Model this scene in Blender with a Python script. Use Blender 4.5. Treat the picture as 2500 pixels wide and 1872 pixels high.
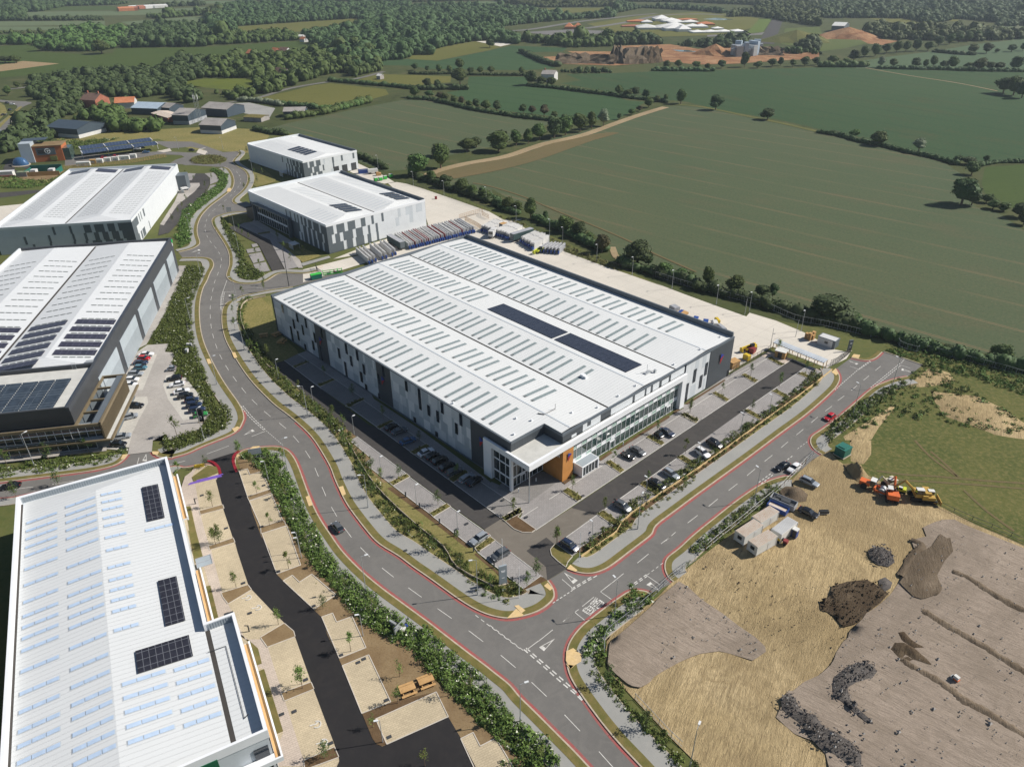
import bpy, bmesh, math, random
import numpy as np
from mathutils import Vector, Matrix
from mathutils.geometry import tessellate_polygon
from math import sin, cos, radians, pi, hypot, atan2, sqrt
SC = bpy.context.scene
COL = SC.collection
for o in list(bpy.data.objects): bpy.data.objects.remove(o)
# ---------------------------------------------------------------- camera
H = 115.0; FPX = 1786.0; PCX, PCY = 1250.0, 936.0
_p = radians(30.5); _r = radians(-0.5)
FW = Vector((0, cos(_p), -sin(_p))); UP0 = Vector((0, sin(_p), cos(_p))); RT0 = Vector((1, 0, 0))
RT = RT0*cos(_r) + UP0*sin(_r); UP = -RT0*sin(_r) + UP0*cos(_r)
cam = bpy.data.cameras.new('camera'); camo = bpy.data.objects.new('camera', cam); COL.objects.link(camo)
camo.matrix_world = Matrix(((RT.x, UP.x, -FW.x, 0), (RT.y, UP.y, -FW.y, 0), (RT.z, UP.z, -FW.z, H), (0, 0, 0, 1)))
cam.sensor_width = 36; cam.lens = 36*FPX/2500.0; cam.clip_start = 1; cam.clip_end = 30000
SC.camera = camo
# ---------------------------------------------------------------- sky and sun
SUN_EL, SUN_ANG = radians(40.0), radians(9.5)       # direction to the sun, angle from +x towards +y
W = bpy.data.worlds.new('World'); SC.world = W; W.use_nodes = True
nt = W.node_tree; bg = nt.nodes['Background']
sky = nt.nodes.new('ShaderNodeTexSky'); sky.sky_type = 'NISHITA'; sky.sun_disc = False
sky.sun_elevation = SUN_EL; sky.sun_rotation = radians(90) - SUN_ANG
sky.air_density = 1.0; sky.dust_density = 0.6; sky.ozone_density = 1.5
nt.links.new(sky.outputs[0], bg.inputs[0]); bg.inputs[1].default_value = 0.055
sl = bpy.data.lights.new('sun', 'SUN'); sl.energy = 4.6; sl.angle = radians(0.5); sl.color = (1.0, 0.94, 0.86)
so = bpy.data.objects.new('sun', sl); COL.objects.link(so)
sd = Vector((cos(SUN_EL)*cos(SUN_ANG), cos(SUN_EL)*sin(SUN_ANG), sin(SUN_EL)))
so.rotation_euler = sd.to_track_quat('Z', 'Y').to_euler(); so.location = (0, 0, 300)
SC.view_settings.view_transform = 'Standard'; SC.view_settings.look = 'None'
SC.view_settings.gamma = 1.0; SC.view_settings.exposure = 0.45
SC.render.engine = 'CYCLES'
SC.cycles.max_bounces = 5; SC.cycles.volume_bounces = 0
# ---------------------------------------------------------------- projection helpers (photo pixel -> metres)
def G(px, py, z=0.0):
    d = RT*(px-PCX) + UP*(PCY-py) + FW*FPX
    t = (H-z)/-d.z
    return (d.x*t, d.y*t)
def T(ox, oy, s):
    "pixels read off an enlarged tile of the photograph (4.416 x) whose corner is ox, oy"
    out = []
    for w in s.split():
        a, b = w.split(',')
        out.append((ox+float(a)/4.416, oy+float(b)/4.416))
    return out
def S(s): return [tuple(float(v) for v in w.split(',')) for w in s.split()]
def GL(pts, z=0.0): return [G(p[0], p[1], z) for p in pts]
def smooth(P, n=5, closed=False):
    out = []; N = len(P)
    rng = range(N) if closed else range(N-1)
    for i in rng:
        if closed: p0, p1, p2, p3 = P[i-1], P[i], P[(i+1) % N], P[(i+2) % N]
        else: p0, p1, p2, p3 = P[max(i-1, 0)], P[i], P[i+1], P[min(i+2, N-1)]
        for k in range(n):
            t = k/n; t2 = t*t; t3 = t2*t
            out.append(tuple(0.5*(2*p1[j]+(-p0[j]+p2[j])*t+(2*p0[j]-5*p1[j]+4*p2[j]-p3[j])*t2+(-p0[j]+3*p1[j]-3*p2[j]+p3[j])*t3) for j in (0, 1)))
    if not closed: out.append(P[-1])
    return out
def relax(P, it=2):
    P = list(P)
    for _ in range(it):
        P = [P[0]] + [((P[i-1][0]+2*P[i][0]+P[i+1][0])/4, (P[i-1][1]+2*P[i][1]+P[i+1][1])/4) for i in range(1, len(P)-1)] + [P[-1]]
    return P
def offset(P, d):
    "offset an open polyline; positive = to the left of travel"
    out = []
    for i in range(len(P)):
        a = P[max(i-1, 0)]; b = P[min(i+1, len(P)-1)]
        dx, dy = b[0]-a[0], b[1]-a[1]; l = hypot(dx, dy) or 1
        out.append((P[i][0]-dy/l*d, P[i][1]+dx/l*d))
    return out
def walk(P, step, start=0.0):
    "points every step metres with their heading"
    out = []; acc = start
    for i in range(len(P)-1):
        a, b = P[i], P[i+1]; l = hypot(b[0]-a[0], b[1]-a[1])
        while acc < l:
            t = acc/l; out.append((a[0]+(b[0]-a[0])*t, a[1]+(b[1]-a[1])*t, atan2(b[1]-a[1], b[0]-a[0]))); acc += step
        acc -= l
    return out
def inside(x, y, P):
    c = False; j = len(P)-1
    for i in range(len(P)):
        if (P[i][1] > y) != (P[j][1] > y) and x < (P[j][0]-P[i][0])*(y-P[i][1])/(P[j][1]-P[i][1])+P[i][0]: c = not c
        j = i
    return c
# ---------------------------------------------------------------- objects
def tag(o, label=None, cat=None, group=None, kind=None):
    if label: o['label'] = label
    if cat: o['category'] = cat
    if group: o['group'] = group
    if kind: o['kind'] = kind
    return o
def thing(name, label, cat, loc=(0, 0, 0), rz=0.0, group=None):
    o = bpy.data.objects.new(name, None); COL.objects.link(o); o.empty_display_size = 0.5
    o.location = loc; o.rotation_euler = (0, 0, rz)
    return tag(o, label, cat, group)
def dup(root, loc, rz=0.0, scale=None, label=None, group=None, swap=None):
    "copy a thing with its parts and sub-parts; swap maps materials"
    def cp(o, parent):
        c = o.copy(); COL.objects.link(c); c.parent = parent
        if swap and c.type == 'MESH':
            for i, s in enumerate(c.material_slots):
                mt = s.material
                if mt in swap: s.link = 'OBJECT'; s.material = swap[mt]
        for ch in o.children: cp(ch, c)
        return c
    r = cp(root, None); r.location = loc; r.rotation_euler = (0, 0, rz)
    if scale is not None: r.scale = scale if hasattr(scale, '__len__') else (scale,)*3
    if label: r['label'] = label
    if group: r['group'] = group
    return r
class MB:
    "collects shapes and links them as ONE mesh object"
    def __init__(s): s.v = []; s.f = []; s.m = []
    def add(s, vs, fs, mi=0, M=None):
        n = len(s.v)
        if M is not None: vs = [tuple(M @ Vector(v)) for v in vs]
        s.v += [tuple(v) for v in vs]; s.f += [tuple(i+n for i in f) for f in fs]; s.m += [mi]*len(fs)
        return s
    def box(s, x0, x1, y0, y1, z0, z1, mi=0, M=None):
        return s.add([(x0,y0,z0),(x1,y0,z0),(x1,y1,z0),(x0,y1,z0),(x0,y0,z1),(x1,y0,z1),(x1,y1,z1),(x0,y1,z1)],
                     [(3,2,1,0),(4,5,6,7),(0,1,5,4),(1,2,6,5),(2,3,7,6),(3,0,4,7)], mi, M)
    def quad(s, a, b, c, d, mi=0): return s.add([a, b, c, d], [(0, 1, 2, 3)], mi)
    def prism(s, P, z0, z1, mi=0, cap=True):
        P = list(P); n = len(P)
        if sum(P[i][0]*P[(i+1) % n][1]-P[(i+1) % n][0]*P[i][1] for i in range(n)) < 0: P.reverse()
        vs = [(p[0], p[1], z0) for p in P]+[(p[0], p[1], z1) for p in P]
        fs = [(i, (i+1) % n, n+(i+1) % n, n+i) for i in range(n)]
        if cap:
            for t in tessellate_polygon([[Vector((p[0], p[1], 0)) for p in P]]):
                a, b, c = t; A, B, C = P[a], P[b], P[c]
                if (B[0]-A[0])*(C[1]-A[1])-(C[0]-A[0])*(B[1]-A[1]) < 0: a, b, c = a, c, b
                fs += [(n+a, n+b, n+c), (c, b, a)]
        return s.add(vs, fs, mi)
    def tube(s, a, b, r, n=6, r2=None, mi=0, cap=True):
        a = Vector(a); b = Vector(b); d = (b-a).normalized(); r2 = r if r2 is None else r2
        u = d.orthogonal().normalized(); w = d.cross(u); vs = []
        for p, q in ((a, r), (b, r2)):
            for k in range(n):
                t = 2*pi*k/n; vs.append(p+(u*cos(t)+w*sin(t))*q)
        fs = [(k, (k+1) % n, n+(k+1) % n, n+k) for k in range(n)]
        if cap: fs += [tuple(range(n-1, -1, -1)), tuple(range(n, 2*n))]
        return s.add(vs, fs, mi)
    def ribbon(s, A, B, z0, z1, mi=0):
        "solid strip between polylines A and B (same length)"
        n = len(A); vs = []
        for a, b in zip(A, B): vs += [(a[0], a[1], z0), (a[0], a[1], z1), (b[0], b[1], z1), (b[0], b[1], z0)]
        fs = []
        for i in range(n-1):
            k = 4*i; fs += [(k+1, k+2, k+6, k+5), (k, k+1, k+5, k+4), (k+2, k+3, k+7, k+6)]
        fs += [(0, 3, 2, 1), (4*n-4, 4*n-3, 4*n-2, 4*n-1)]
        return s.add(vs, fs, mi)
    def build(s, name, mats, parent=None, loc=None, rz=None, smooth_=False, recalc=False):
        me = bpy.data.meshes.new(name); me.from_pydata(s.v, [], s.f)
        if not isinstance(mats, (list, tuple)): mats = [mats]
        for m in mats: me.materials.append(m)
        if len(mats) > 1: me.polygons.foreach_set('material_index', s.m)
        if recalc:
            bm = bmesh.new(); bm.from_mesh(me); bmesh.ops.recalc_face_normals(bm, faces=bm.faces); bm.to_mesh(me); bm.free()
        if smooth_: me.polygons.foreach_set('use_smooth', [True]*len(me.polygons))
        me.update()
        o = bpy.data.objects.new(name, me); COL.objects.link(o)
        if parent: o.parent = parent
        if loc: o.location = loc
        if rz: o.rotation_euler = (0, 0, rz)
        return o
def sheet(name, P, z, m, kind='structure'):
    "flat ground sheet from world points, all triangles facing up"
    P = list(P)
    vs = [(p[0], p[1], z) for p in P]; fs = []
    for a, b, c in tessellate_polygon([[Vector((p[0], p[1], 0)) for p in P]]):
        A, B, C = P[a], P[b], P[c]
        if (B[0]-A[0])*(C[1]-A[1])-(C[0]-A[0])*(B[1]-A[1]) < 0: b, c = c, b
        fs.append((a, b, c))
    mb = MB(); mb.add(vs, fs)
    return tag(mb.build(name, m), kind=kind)
def slab(name, P, z0, z1, m, kind='structure'):
    mb = MB(); mb.prism(P, z0, z1); return tag(mb.build(name, m), kind=kind)
# ---------------------------------------------------------------- materials
class NB:
    def __init__(s, name):
        s.mt = bpy.data.materials.new(name); s.mt.use_nodes = True; s.nt = s.mt.node_tree
        s.b = s.nt.nodes['Principled BSDF']
    def n(s, t, **k):
        x = s.nt.nodes.new('ShaderNode'+t)
        for a, v in k.items(): setattr(x, a, v)
        return x
    def l(s, a, b): s.nt.links.new(a, b)
    def math(s, op, a, b=None, c=None):
        x = s.n('Math', operation=op)
        for i, v in enumerate((a, b, c)):
            if v is None: continue
            if isinstance(v, (int, float)): x.inputs[i].default_value = v
            else: s.l(v, x.inputs[i])
        return x.outputs[0]
    def pos(s): return s.n('NewGeometry').outputs['Position']
    def obj(s): return s.n('TexCoord').outputs['Object']
    def noise(s, scale, detail=4, rough=0.55, vec=None, dist=0.0, dim='3D'):
        x = s.n('TexNoise', noise_dimensions=dim); x.inputs['Scale'].default_value = scale; x.inputs['Detail'].default_value = detail
        x.inputs['Roughness'].default_value = rough; x.inputs['Distortion'].default_value = dist
        s.l(vec if vec is not None else s.pos(), x.inputs['Vector'])
        return x.outputs['Fac']
    def ramp(s, fac, lo, hi):
        x = s.n('MapRange'); x.inputs[1].default_value = lo; x.inputs[2].default_value = hi; s.l(fac, x.inputs[0]); return x.outputs[0]
    def mix(s, fac, a, b, bl='MIX'):
        x = s.n('Mix', data_type='RGBA', blend_type=bl)
        if isinstance(fac, (int, float)): x.inputs[0].default_value = fac
        else: s.l(fac, x.inputs[0])
        for i, v in ((6, a), (7, b)):
            if isinstance(v, (tuple, list)): x.inputs[i].default_value = (*v, 1)
            else: s.l(v, x.inputs[i])
        return x.outputs[2]
    def bump(s, h, dist, st=1.0):
        x = s.n('Bump'); x.inputs['Distance'].default_value = dist; x.inputs['Strength'].default_value = st
        s.l(h, x.inputs['Height']); s.l(x.outputs[0], s.b.inputs['Normal'])
    def fin(s, col, rough=0.8, spec=0.3, metal=0.0):
        if isinstance(col, (tuple, list)): s.b.inputs['Base Color'].default_value = (*col, 1)
        else: s.l(col, s.b.inputs['Base Color'])
        s.b.inputs['Roughness'].default_value = rough; s.b.inputs['Specular IOR Level'].default_value = spec
        s.b.inputs['Metallic'].default_value = metal
        return s.mt
    def stretch(s, ang, sx, sy):
        m = s.n('Mapping'); m.vector_type = 'TEXTURE'; m.inputs['Rotation'].default_value = (0, 0, ang)
        m.inputs['Scale'].default_value = (1/sx, 1/sy, 1); s.l(s.pos(), m.inputs['Vector']); return m.outputs[0]
    def lines(s, ang, period, width, wob=0.0):
        "1 on thin parallel lines running along ang"
        sp = s.n('SeparateXYZ'); s.l(s.pos(), sp.inputs[0])
        c = s.math('ADD', s.math('MULTIPLY', sp.outputs[0], -sin(ang)), s.math('MULTIPLY', sp.outputs[1], cos(ang)))
        if wob: c = s.math('ADD', c, s.math('MULTIPLY', s.noise(0.01, 2), wob))
        m = s.math('FRACT', s.math('DIVIDE', c, period))
        return s.math('LESS_THAN', m, width/period)
def V(c, k): return tuple(min(1, x*k) for x in c)
def rgb(r, g, b):
    f = lambda v: ((v/255+0.055)/1.055)**2.4 if v > 10 else v/255/12.92
    return (f(r), f(g), f(b))
def mground(name, c1, c2, s1=0.05, s2=1.5, c3=None, rough=0.95, bump=0.0, lo=.35, hi=.65, streak=None):
    b = NB(name)
    f1 = b.ramp(b.noise(s1, 5, .6), lo, hi); col = b.mix(f1, c1, c2)
    f2 = b.noise(s2, 6, .7)
    if streak: f2 = b.noise(s2, 5, .7, vec=b.stretch(*streak))
    if c3 is not None: col = b.mix(b.ramp(f2, .45, .72), col, c3)
    g = b.n('Mix', data_type='RGBA', blend_type='MULTIPLY'); g.inputs[0].default_value = 1
    b.l(col, g.inputs[6]); br = b.ramp(f2, 0.25, 0.75); x = b.math('ADD', b.math('MULTIPLY', br, .36), .82)
    cb = b.n('CombineColor'); [b.l(x, cb.inputs[i]) for i in range(3)]; b.l(cb.outputs[0], g.inputs[7])
    if bump: b.bump(f2, bump)
    return b.fin(g.outputs[2], rough, .15)
def msimple(name, c, rough=.5, spec=.4, metal=0., var=.10, s=.35):
    b = NB(name); f = b.ramp(b.noise(s, 4, .6), .3, .7)
    return b.fin(b.mix(f, V(c, 1-var), V(c, 1+var)), rough, spec, metal)
M = {}
M['asphalt'] = mground('asphalt', (.125,.120,.113), (.150,.144,.134), .06, 3.0, None, .9)
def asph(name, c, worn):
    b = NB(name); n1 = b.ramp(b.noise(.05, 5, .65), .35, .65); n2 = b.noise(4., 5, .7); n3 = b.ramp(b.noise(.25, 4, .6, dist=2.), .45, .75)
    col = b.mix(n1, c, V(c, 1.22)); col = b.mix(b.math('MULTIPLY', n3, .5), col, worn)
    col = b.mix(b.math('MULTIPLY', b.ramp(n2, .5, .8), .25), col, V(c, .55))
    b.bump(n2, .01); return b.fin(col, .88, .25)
M['asphalt'] = asph('asphalt', (.130,.125,.117), (.19,.18,.165))
M['asphalt_new'] = asph('asphalt_new', (.017,.016,.017), (.032,.029,.027))
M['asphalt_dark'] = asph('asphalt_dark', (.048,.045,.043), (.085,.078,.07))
M['asphalt_brown'] = asph('asphalt_brown', (.135,.12,.10), (.19,.17,.14))
M['footway'] = asph('footway', (.25,.25,.235), (.32,.31,.28))
M['kerb'] = msimple('kerb_stone', (.42,.36,.28), .9, .1, 0, .15, 1.)
M['kerb_white'] = msimple('edging_stone', (.50,.46,.40), .9, .1, 0, .12, 1.)
M['red_strip'] = mground('red_surfacing', (.34,.085,.08), (.27,.10,.09), .3, 2.5, (.20,.12,.11), .9)
M['buff'] = mground('buff_paving', (.62,.45,.22), (.55,.41,.23), .5, 2., None, .9)
M['paint'] = mground('road_paint', (.62,.61,.57), (.48,.47,.44), 1., 6., None, .8)
M['verge'] = mground('verge_grass', (.12,.115,.035), (.20,.155,.06), .5, 4., (.10,.10,.03), .95, .06)
M['grass'] = mground('short_grass', (.115,.125,.035), (.20,.175,.065), .12, 2.5, (.23,.19,.08), .95, .05)
M['dry_grass'] = mground('dry_grass', (.20,.175,.06), (.14,.14,.045), .05, 1.2, (.26,.21,.09), .95, .1)
M['rough_green'] = mground('rough_grass', (.065,.085,.022), (.105,.11,.032), .04, .9, (.155,.13,.05), .95, .12)
M['park'] = mground('park_ground', (.085,.10,.03), (.13,.13,.045), .02, .6, (.055,.075,.022), .95, .1)
M['bark'] = mground('bark_mulch', (.10,.062,.032), (.15,.10,.055), .4, 5., (.06,.035,.018), .98, .05)
M['soil_bed'] = mground('planting_soil', (.19,.13,.07), (.26,.19,.105), .2, 3., (.12,.08,.04), .98, .05)
def mpaving(name, c, ang, g=.55, cell=.0, lim=.0):
    b = NB(name); n1 = b.ramp(b.noise(.08, 4, .6), .35, .65); n2 = b.noise(1.2, 5, .7); 
    col = b.mix(n1, V(c, .9), V(c, 1.1)); col = b.mix(b.math('MULTIPLY', b.ramp(n2, .45, .75), .4), col, V(c, .72))
    br = b.n('TexBrick'); br.inputs['Scale'].default_value = 1; br.inputs['Brick Width'].default_value = .8; br.inputs['Row Height'].default_value = .4
    br.inputs['Mortar Size'].default_value = .035; br.inputs['Color1'].default_value = (1,1,1,1); br.inputs['Color2'].default_value = (.86,.86,.86,1); br.inputs['Mortar'].default_value = (.62,.62,.62,1)
    b.l(b.stretch(ang, 1, 1), br.inputs['Vector']); col = b.mix(.8, col, br.outputs[0], 'MULTIPLY')
    return b.fin(col, .9, .2)
M['pave_grey'] = mpaving('grey_block_paving', (.30,.285,.275), radians(42.9))
M['pave_dark'] = mpaving('dark_block_paving', (.235,.225,.215), radians(42.9))
M['pave_light'] = mpaving('light_block_paving', (.40,.375,.345), radians(11))
M['pave_bay'] = mpaving('pale_block_paving', (.52,.50,.45), radians(11))
M['pave_tan'] = mpaving('tan_block_paving', (.50,.42,.29), radians(28))
M['pave_pink'] = mpaving('pinkish_paving', (.52,.44,.37), radians(28))
def mconcrete():
    b = NB('concrete_yard'); n1 = b.ramp(b.noise(.03, 5, .65), .35, .65); n2 = b.noise(.9, 6, .75, dist=1.5); n3 = b.ramp(b.noise(.035, 3, .5, vec=b.stretch(radians(133), 1, 4)), .5, .8)
    col = b.mix(n1, (.52,.49,.43), (.60,.56,.49)); col = b.mix(b.math('MULTIPLY', b.ramp(n2, .5, .8), .35), col, (.36,.34,.30))
    col = b.mix(b.math('MULTIPLY', n3, .25), col, (.40,.36,.30))
    st = b.ramp(b.noise(.045, 4, .7), .66, .76); col = b.mix(b.math('MULTIPLY', st, .5), col, (.52,.30,.12))
    for a, p in ((radians(42.9), 6.), (radians(132.9), 6.)): col = b.mix(b.math('MULTIPLY', b.lines(a, p, .12), .35), col, (.25,.23,.2))
    return b.fin(col, .9, .2)
M['concrete'] = mconcrete()
# sandy building site with wheel ruts
def msand(name, c1, c2, c3, ang, k=1.0):
    b = NB(name); n1 = b.ramp(b.noise(.035, 5, .65, dist=1.), .33, .67); n2 = b.noise(.6, 6, .7, vec=b.stretch(ang, 1, 6), dist=.8); n3 = b.noise(.12, 6, .7, dist=2.5)
    n4 = b.noise(2.5, 5, .75)
    n6 = b.ramp(b.noise(.022, 4, .7, dist=1.5), .46, .58); n7 = b.ramp(b.noise(.16, 6, .75, vec=b.stretch(ang, 1, 7), dist=1.2), .45, .6)
    col = b.mix(n1, c1, c2); col = b.mix(b.math('MULTIPLY', n6, .65), col, V(c3, .85)); col = b.mix(b.math('MULTIPLY', n7, .5), col, V(c3, .75)); col = b.mix(b.math('MULTIPLY', b.ramp(n3, .5, .66), .7), col, c3); col = b.mix(b.math('MULTIPLY', b.ramp(n2, .48, .72), .6), col, V(c3, .65))
    col = b.mix(b.math('MULTIPLY', b.ramp(n4, .5, .85), .5), col, V(c3, .45))
    m = b.stretch(ang, 1, 9); n5 = b.noise(.9, 4, .6, vec=m, dist=1.2); ms = b.ramp(b.noise(.03, 3, .5), .45, .62)
    h = b.math('ADD', b.math('MULTIPLY', n2, .9), b.math('ADD', b.math('MULTIPLY', n4, .35), b.math('MULTIPLY', b.math('MULTIPLY', n5, ms), .8)))
    b.bump(h, .35*k); return b.fin(col, .97, .1)
M['sand'] = msand('sandy_earth', (.46,.35,.185), (.54,.42,.24), (.30,.225,.12), radians(60))
M['gravel'] = msand('grey_gravel', (.30,.245,.195), (.34,.28,.225), (.245,.20,.155), radians(-38), .45)
M['soil_dark'] = msand('dark_soil', (.115,.085,.055), (.17,.13,.085), (.06,.042,.026), radians(50), .8)
M['soil_brown'] = msand('brown_soil', (.19,.15,.105), (.24,.19,.14), (.12,.09,.06), radians(70), .8)
M['stones'] = msand('crushed_stone', (.15,.135,.125), (.21,.19,.17), (.07,.065,.065), radians(0), 1.)
M['clay'] = msand('orange_clay', (.36,.20,.10), (.46,.29,.16), (.22,.10,.05), radians(0), 1.2)
M['water'] = msimple('pond_water', (.09,.14,.15), .1, .5)
def mfield(name, c1, c2, c3, ang, period=0, width=.8, lc=None, amt=.6, s1=.006, grain=.8):
    b = NB(name); n1 = b.ramp(b.noise(s1, 5, .6), .35, .65); n2 = b.noise(grain, 3, .8); n3 = b.ramp(b.noise(s1*4, 4, .6, vec=b.stretch(ang, 1, 3)), .55, .78)
    col = b.mix(n1, c1, c2); col = b.mix(b.math('MULTIPLY', n3, .45), col, c3)
    col = b.mix(b.ramp(n2, .56, .72), col, V(c1, .62)); col = b.mix(b.math('MULTIPLY', b.ramp(n2, .46, .32), .6), col, V(c3, 1.25))
    rows = b.noise(.35, 2, .5, vec=b.stretch(ang, .08, 1.6)); col = b.mix(b.math('MULTIPLY', b.ramp(rows, .5, .75), .3), col, V(c1, .75))
    if True: col = b.mix(1.0, col, (.66,.68,.66), 'MULTIPLY')
    if period:
        fade = b.ramp(b.noise(.02, 3, .6), .35, .6)
        ln = b.math('MAXIMUM', b.lines(ang, period, width, 2.), b.math('MULTIPLY', b.lines(ang+.0001, period, width*3.2, 2.), b.math('SUBTRACT', 1, b.lines(ang, period, width*2.2, 2.))))
        col = b.mix(b.math('MULTIPLY', b.math('MULTIPLY', ln, fade), amt), col, lc or V(c1, .5))
    return b.fin(col, .95, .1)
# ================================================================ ground and fields
def ang(a, b):
    p, q = G(*a), G(*b); return atan2(q[1]-p[1], q[0]-p[0])
sheet('ground', [(-7000, -300), (7000, -300), (7000, 9000), (-7000, 9000)], 0, mfield('far_country', (.075,.095,.035), (.115,.125,.05), (.14,.12,.06), .3, s1=.0016, grain=.05))
aB = ang((1399.3, 449.6), (1700, 519.7)); aD = ang((1626, 181), (2000, 244.6)); aC = ang((1113, 226.5), (1500, 272))
FM = {
 'B': mfield('pea_field', (.098,.135,.072), (.125,.145,.078), (.185,.135,.082), aB, 24, .5, (.19,.135,.08), .75, .004, .9),
 'D': mfield('wheat_field', (.052,.105,.045), (.068,.118,.050), (.13,.085,.04), aD, 24, 1.1, (.026,.055,.025), .9, .003, .5),
 'C': mfield('wheat_strip', (.058,.115,.05), (.070,.125,.055), (.09,.11,.045), aC, 24, 1.2, (.026,.055,.025), .95, .005, .5),
 'E': mfield('pale_wheat', (.10,.155,.085), (.12,.17,.09), (.10,.12,.06), .2, 0, 1, None, .5, .004, .4),
 'H': mfield('meadow', (.165,.165,.045), (.195,.185,.055), (.12,.13,.04), .4, 0, 1, None, .5, .008, .3),
 'K': mfield('green_crop', (.075,.115,.030), (.095,.130,.036), (.055,.085,.028), .3, 40, 1.5, None, .4, .003, .3),
 'S': mfield('far_strip', (.15,.20,.105), (.18,.215,.115), (.12,.15,.08), .3, 0, 1, None, .5, .002, .1),
 'T': mfield('ripe_field', (.40,.28,.16), (.44,.32,.19), (.33,.24,.13), .3, 0, 1, None, .5, .004, .3),
 'O': mfield('orchard_rows', (.16,.19,.035), (.19,.21,.04), (.10,.12,.03), 1.0, 7, 3, (.05,.075,.02), .9, .01, .3),
}
P1, P2, P0, P3, P4 = (lambda s: T(500, 0, s)), (lambda s: T(1000, 0, s)), (lambda s: T(0, 0, s)), (lambda s: T(1500, 0, s)), (lambda s: T(2000, 0, s))
Q4 = lambda s: T(2000, 325, s)
fields = [
 ('B', S('1050,437') + P2('1080,1656 1300,1590 1500,1500 1800,1440 2050,1370 2208,1330') + P3('300,1220 560,1150 800,1140 1140,1195 1500,1280 1800,1340 2208,1430') + P4('500,1530 980,1656') + Q4('1000,225 1360,330 1500,420 1580,480 1480,620 1700,800 1960,880 2208,1050') + S('2560,590 2560,930') + T(2000,700,'2208,800 1700,700 1100,545 760,480 300,400') + T(1600,650,'1700,500 1300,440 900,350 400,230 0,90') + T(1200,325,'1700,1440 1380,1300 1050,1050 700,980 500,900 0,600') + T(800,325,'1800,770 1350,580 1150,450 1060,500')),
 ('B', P1('660,1395 900,1330 1300,1250 1650,1170 2208,1065') + P2('300,1100 700,1200 1100,1270 1550,1320 1300,1420 1000,1560 560,1656') + S('1010,390 990,415 940,418 850,385 760,340 690,330')),
 ('C', P2('400,1000 620,960 640,830 1260,830 1280,920 1600,960 2208,1040') + P3('150,1085 330,1100 180,1210 0,1300') + P2('2180,1300 1700,1275 1000,1195 600,1080')),
 ('D', P2('1680,800 1850,870') + P2('1620,900 2208,1000') + P3('0,1010 150,1050 400,1060 590,1080 780,1100 1150,1190 1750,1290') + P4('0,1395 500,1500') + Q4('760,140 1100,200 1400,290 1500,300 1800,320 2208,318') + S('2560,398 2560,178') + P4('2208,780 980,755 500,730 0,730') + P3('1500,750 440,770 0,790')),
 ('E', P4('400,670 700,620 1200,560 1700,480 2208,420') + S('2560,85 2560,165') + P4('2208,750 980,745 400,740')),
 ('K', Q4('1790,370 2208,340') + S('2560,400 2560,520') + Q4('2208,790 2080,805 1900,700 1790,650 1750,540')),
 ('C', P2('0,640 300,660 900,540 1100,495 1700,520 1650,560 1200,570 1580,740 1200,760 200,745 0,710') + S('930,160 870,150')),
 ('H', P2('220,550 450,490 700,450 1100,480 850,545 300,655 0,640 0,605')),
 ('H', P1('540,1070 900,990 1180,920 1350,900 1950,965 1985,1020 1700,1100 1250,1185 1150,1130')),
 ('H', P1('1640,870 1850,800 2208,810') + P2('450,825 440,890 0,930')),
 ('O', P1('0,850 550,850 535,930 300,975 0,945') + S('395,198 395,208')),
 ('K', P0('0,500 390,480 400,560 940,590 1210,580 1250,525 2208,510') + P1('1000,445 1190,500 1180,545 500,600 0,630') + P0('1800,650 1660,720 1000,740 830,800 500,800 0,840')),
 ('T', P0('-200,735 250,660 640,688 -200,800')),
 ('H', P1('330,290 1650,200 1695,235 1050,345 400,352')),
 ('S', P0('270,130 1350,120 2208,80 2208,125 1500,165 320,182')),
 ('S', P0('-100,235 1130,230 1130,270 -100,285')), ('S', P0('1300,240 2208,175 2208,235 1400,275')),
 ('S', P0('-100,290 900,290 740,325 -100,332')), ('K', P0('-100,375 750,362 560,412 -100,410')),
 ('K', P0('-100,80 1200,68 1300,110 -100,125')), ('T', P0('1750,320 2140,305 2130,325 1760,362')),
 ('S', P0('1700,10 2208,-5') + P1('0,15 520,5 500,40 -200,45')), ('S', P2('60,50 960,12 1000,42 560,45 100,80')),
 ('H', P2('1400,95 2208,88') + P3('0,110 0,120') + P2('1750,140 1600,170')), ('S', P3('1350,90 2208,78') + P4('0,90 0,105') + P3('1400,112')),
 ('H', P4('530,200 900,205 1200,262 960,282 700,240')), ('H', P4('1150,205 1500,215 1500,235 1160,225')),
 ('S', P4('1900,285 2300,288 2300,305 1900,300')), ('S', P1('0,80 170,85 30,125 0,120')),
]
fieldW = []
for i, (k, P) in enumerate(fields):
    w = GL(P); fieldW.append(w); sheet('field', w, .01+.003*i, FM[k])
M['track'] = mground('dirt_track', (.36,.27,.17), (.27,.20,.12), .03, .6, (.15,.14,.06), .97)
M['margin'] = mfield('field_margin', (.22,.165,.085), (.19,.155,.08), (.12,.13,.05), .7, s1=.02)
def strip(name, P, w, z, m, n=4):
    c = smooth(GL(P), n); mb = MB(); mb.ribbon(offset(c, w/2), offset(c, -w/2), z-.02, z); return tag(mb.build(name, m), kind='structure')
strip('dirt_track', T(800, 325, '1060,490 1150,420 1500,330 1900,260 2208,160') + T(1200, 325, '600,110 1000,20') + S('1500,303 1560,282 1625,262'), 7, .16, M['track'])
sheet('field_margin', smooth(GL(T(800, 325, '1140,440 1500,350 1900,270 2208,190') + T(1200, 325, '600,120 1160,5 1380,0 1100,80 600,260 300,350 0,420') + T(800, 325, '1500,470 1300,500')), 2, True), .15, M['margin'])
strip('dirt_track', T(1500, 0, '560,1120 900,1150 1150,1195 1500,1270 1800,1330 2208,1425'), 5, .162, M['rough_green'])
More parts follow.
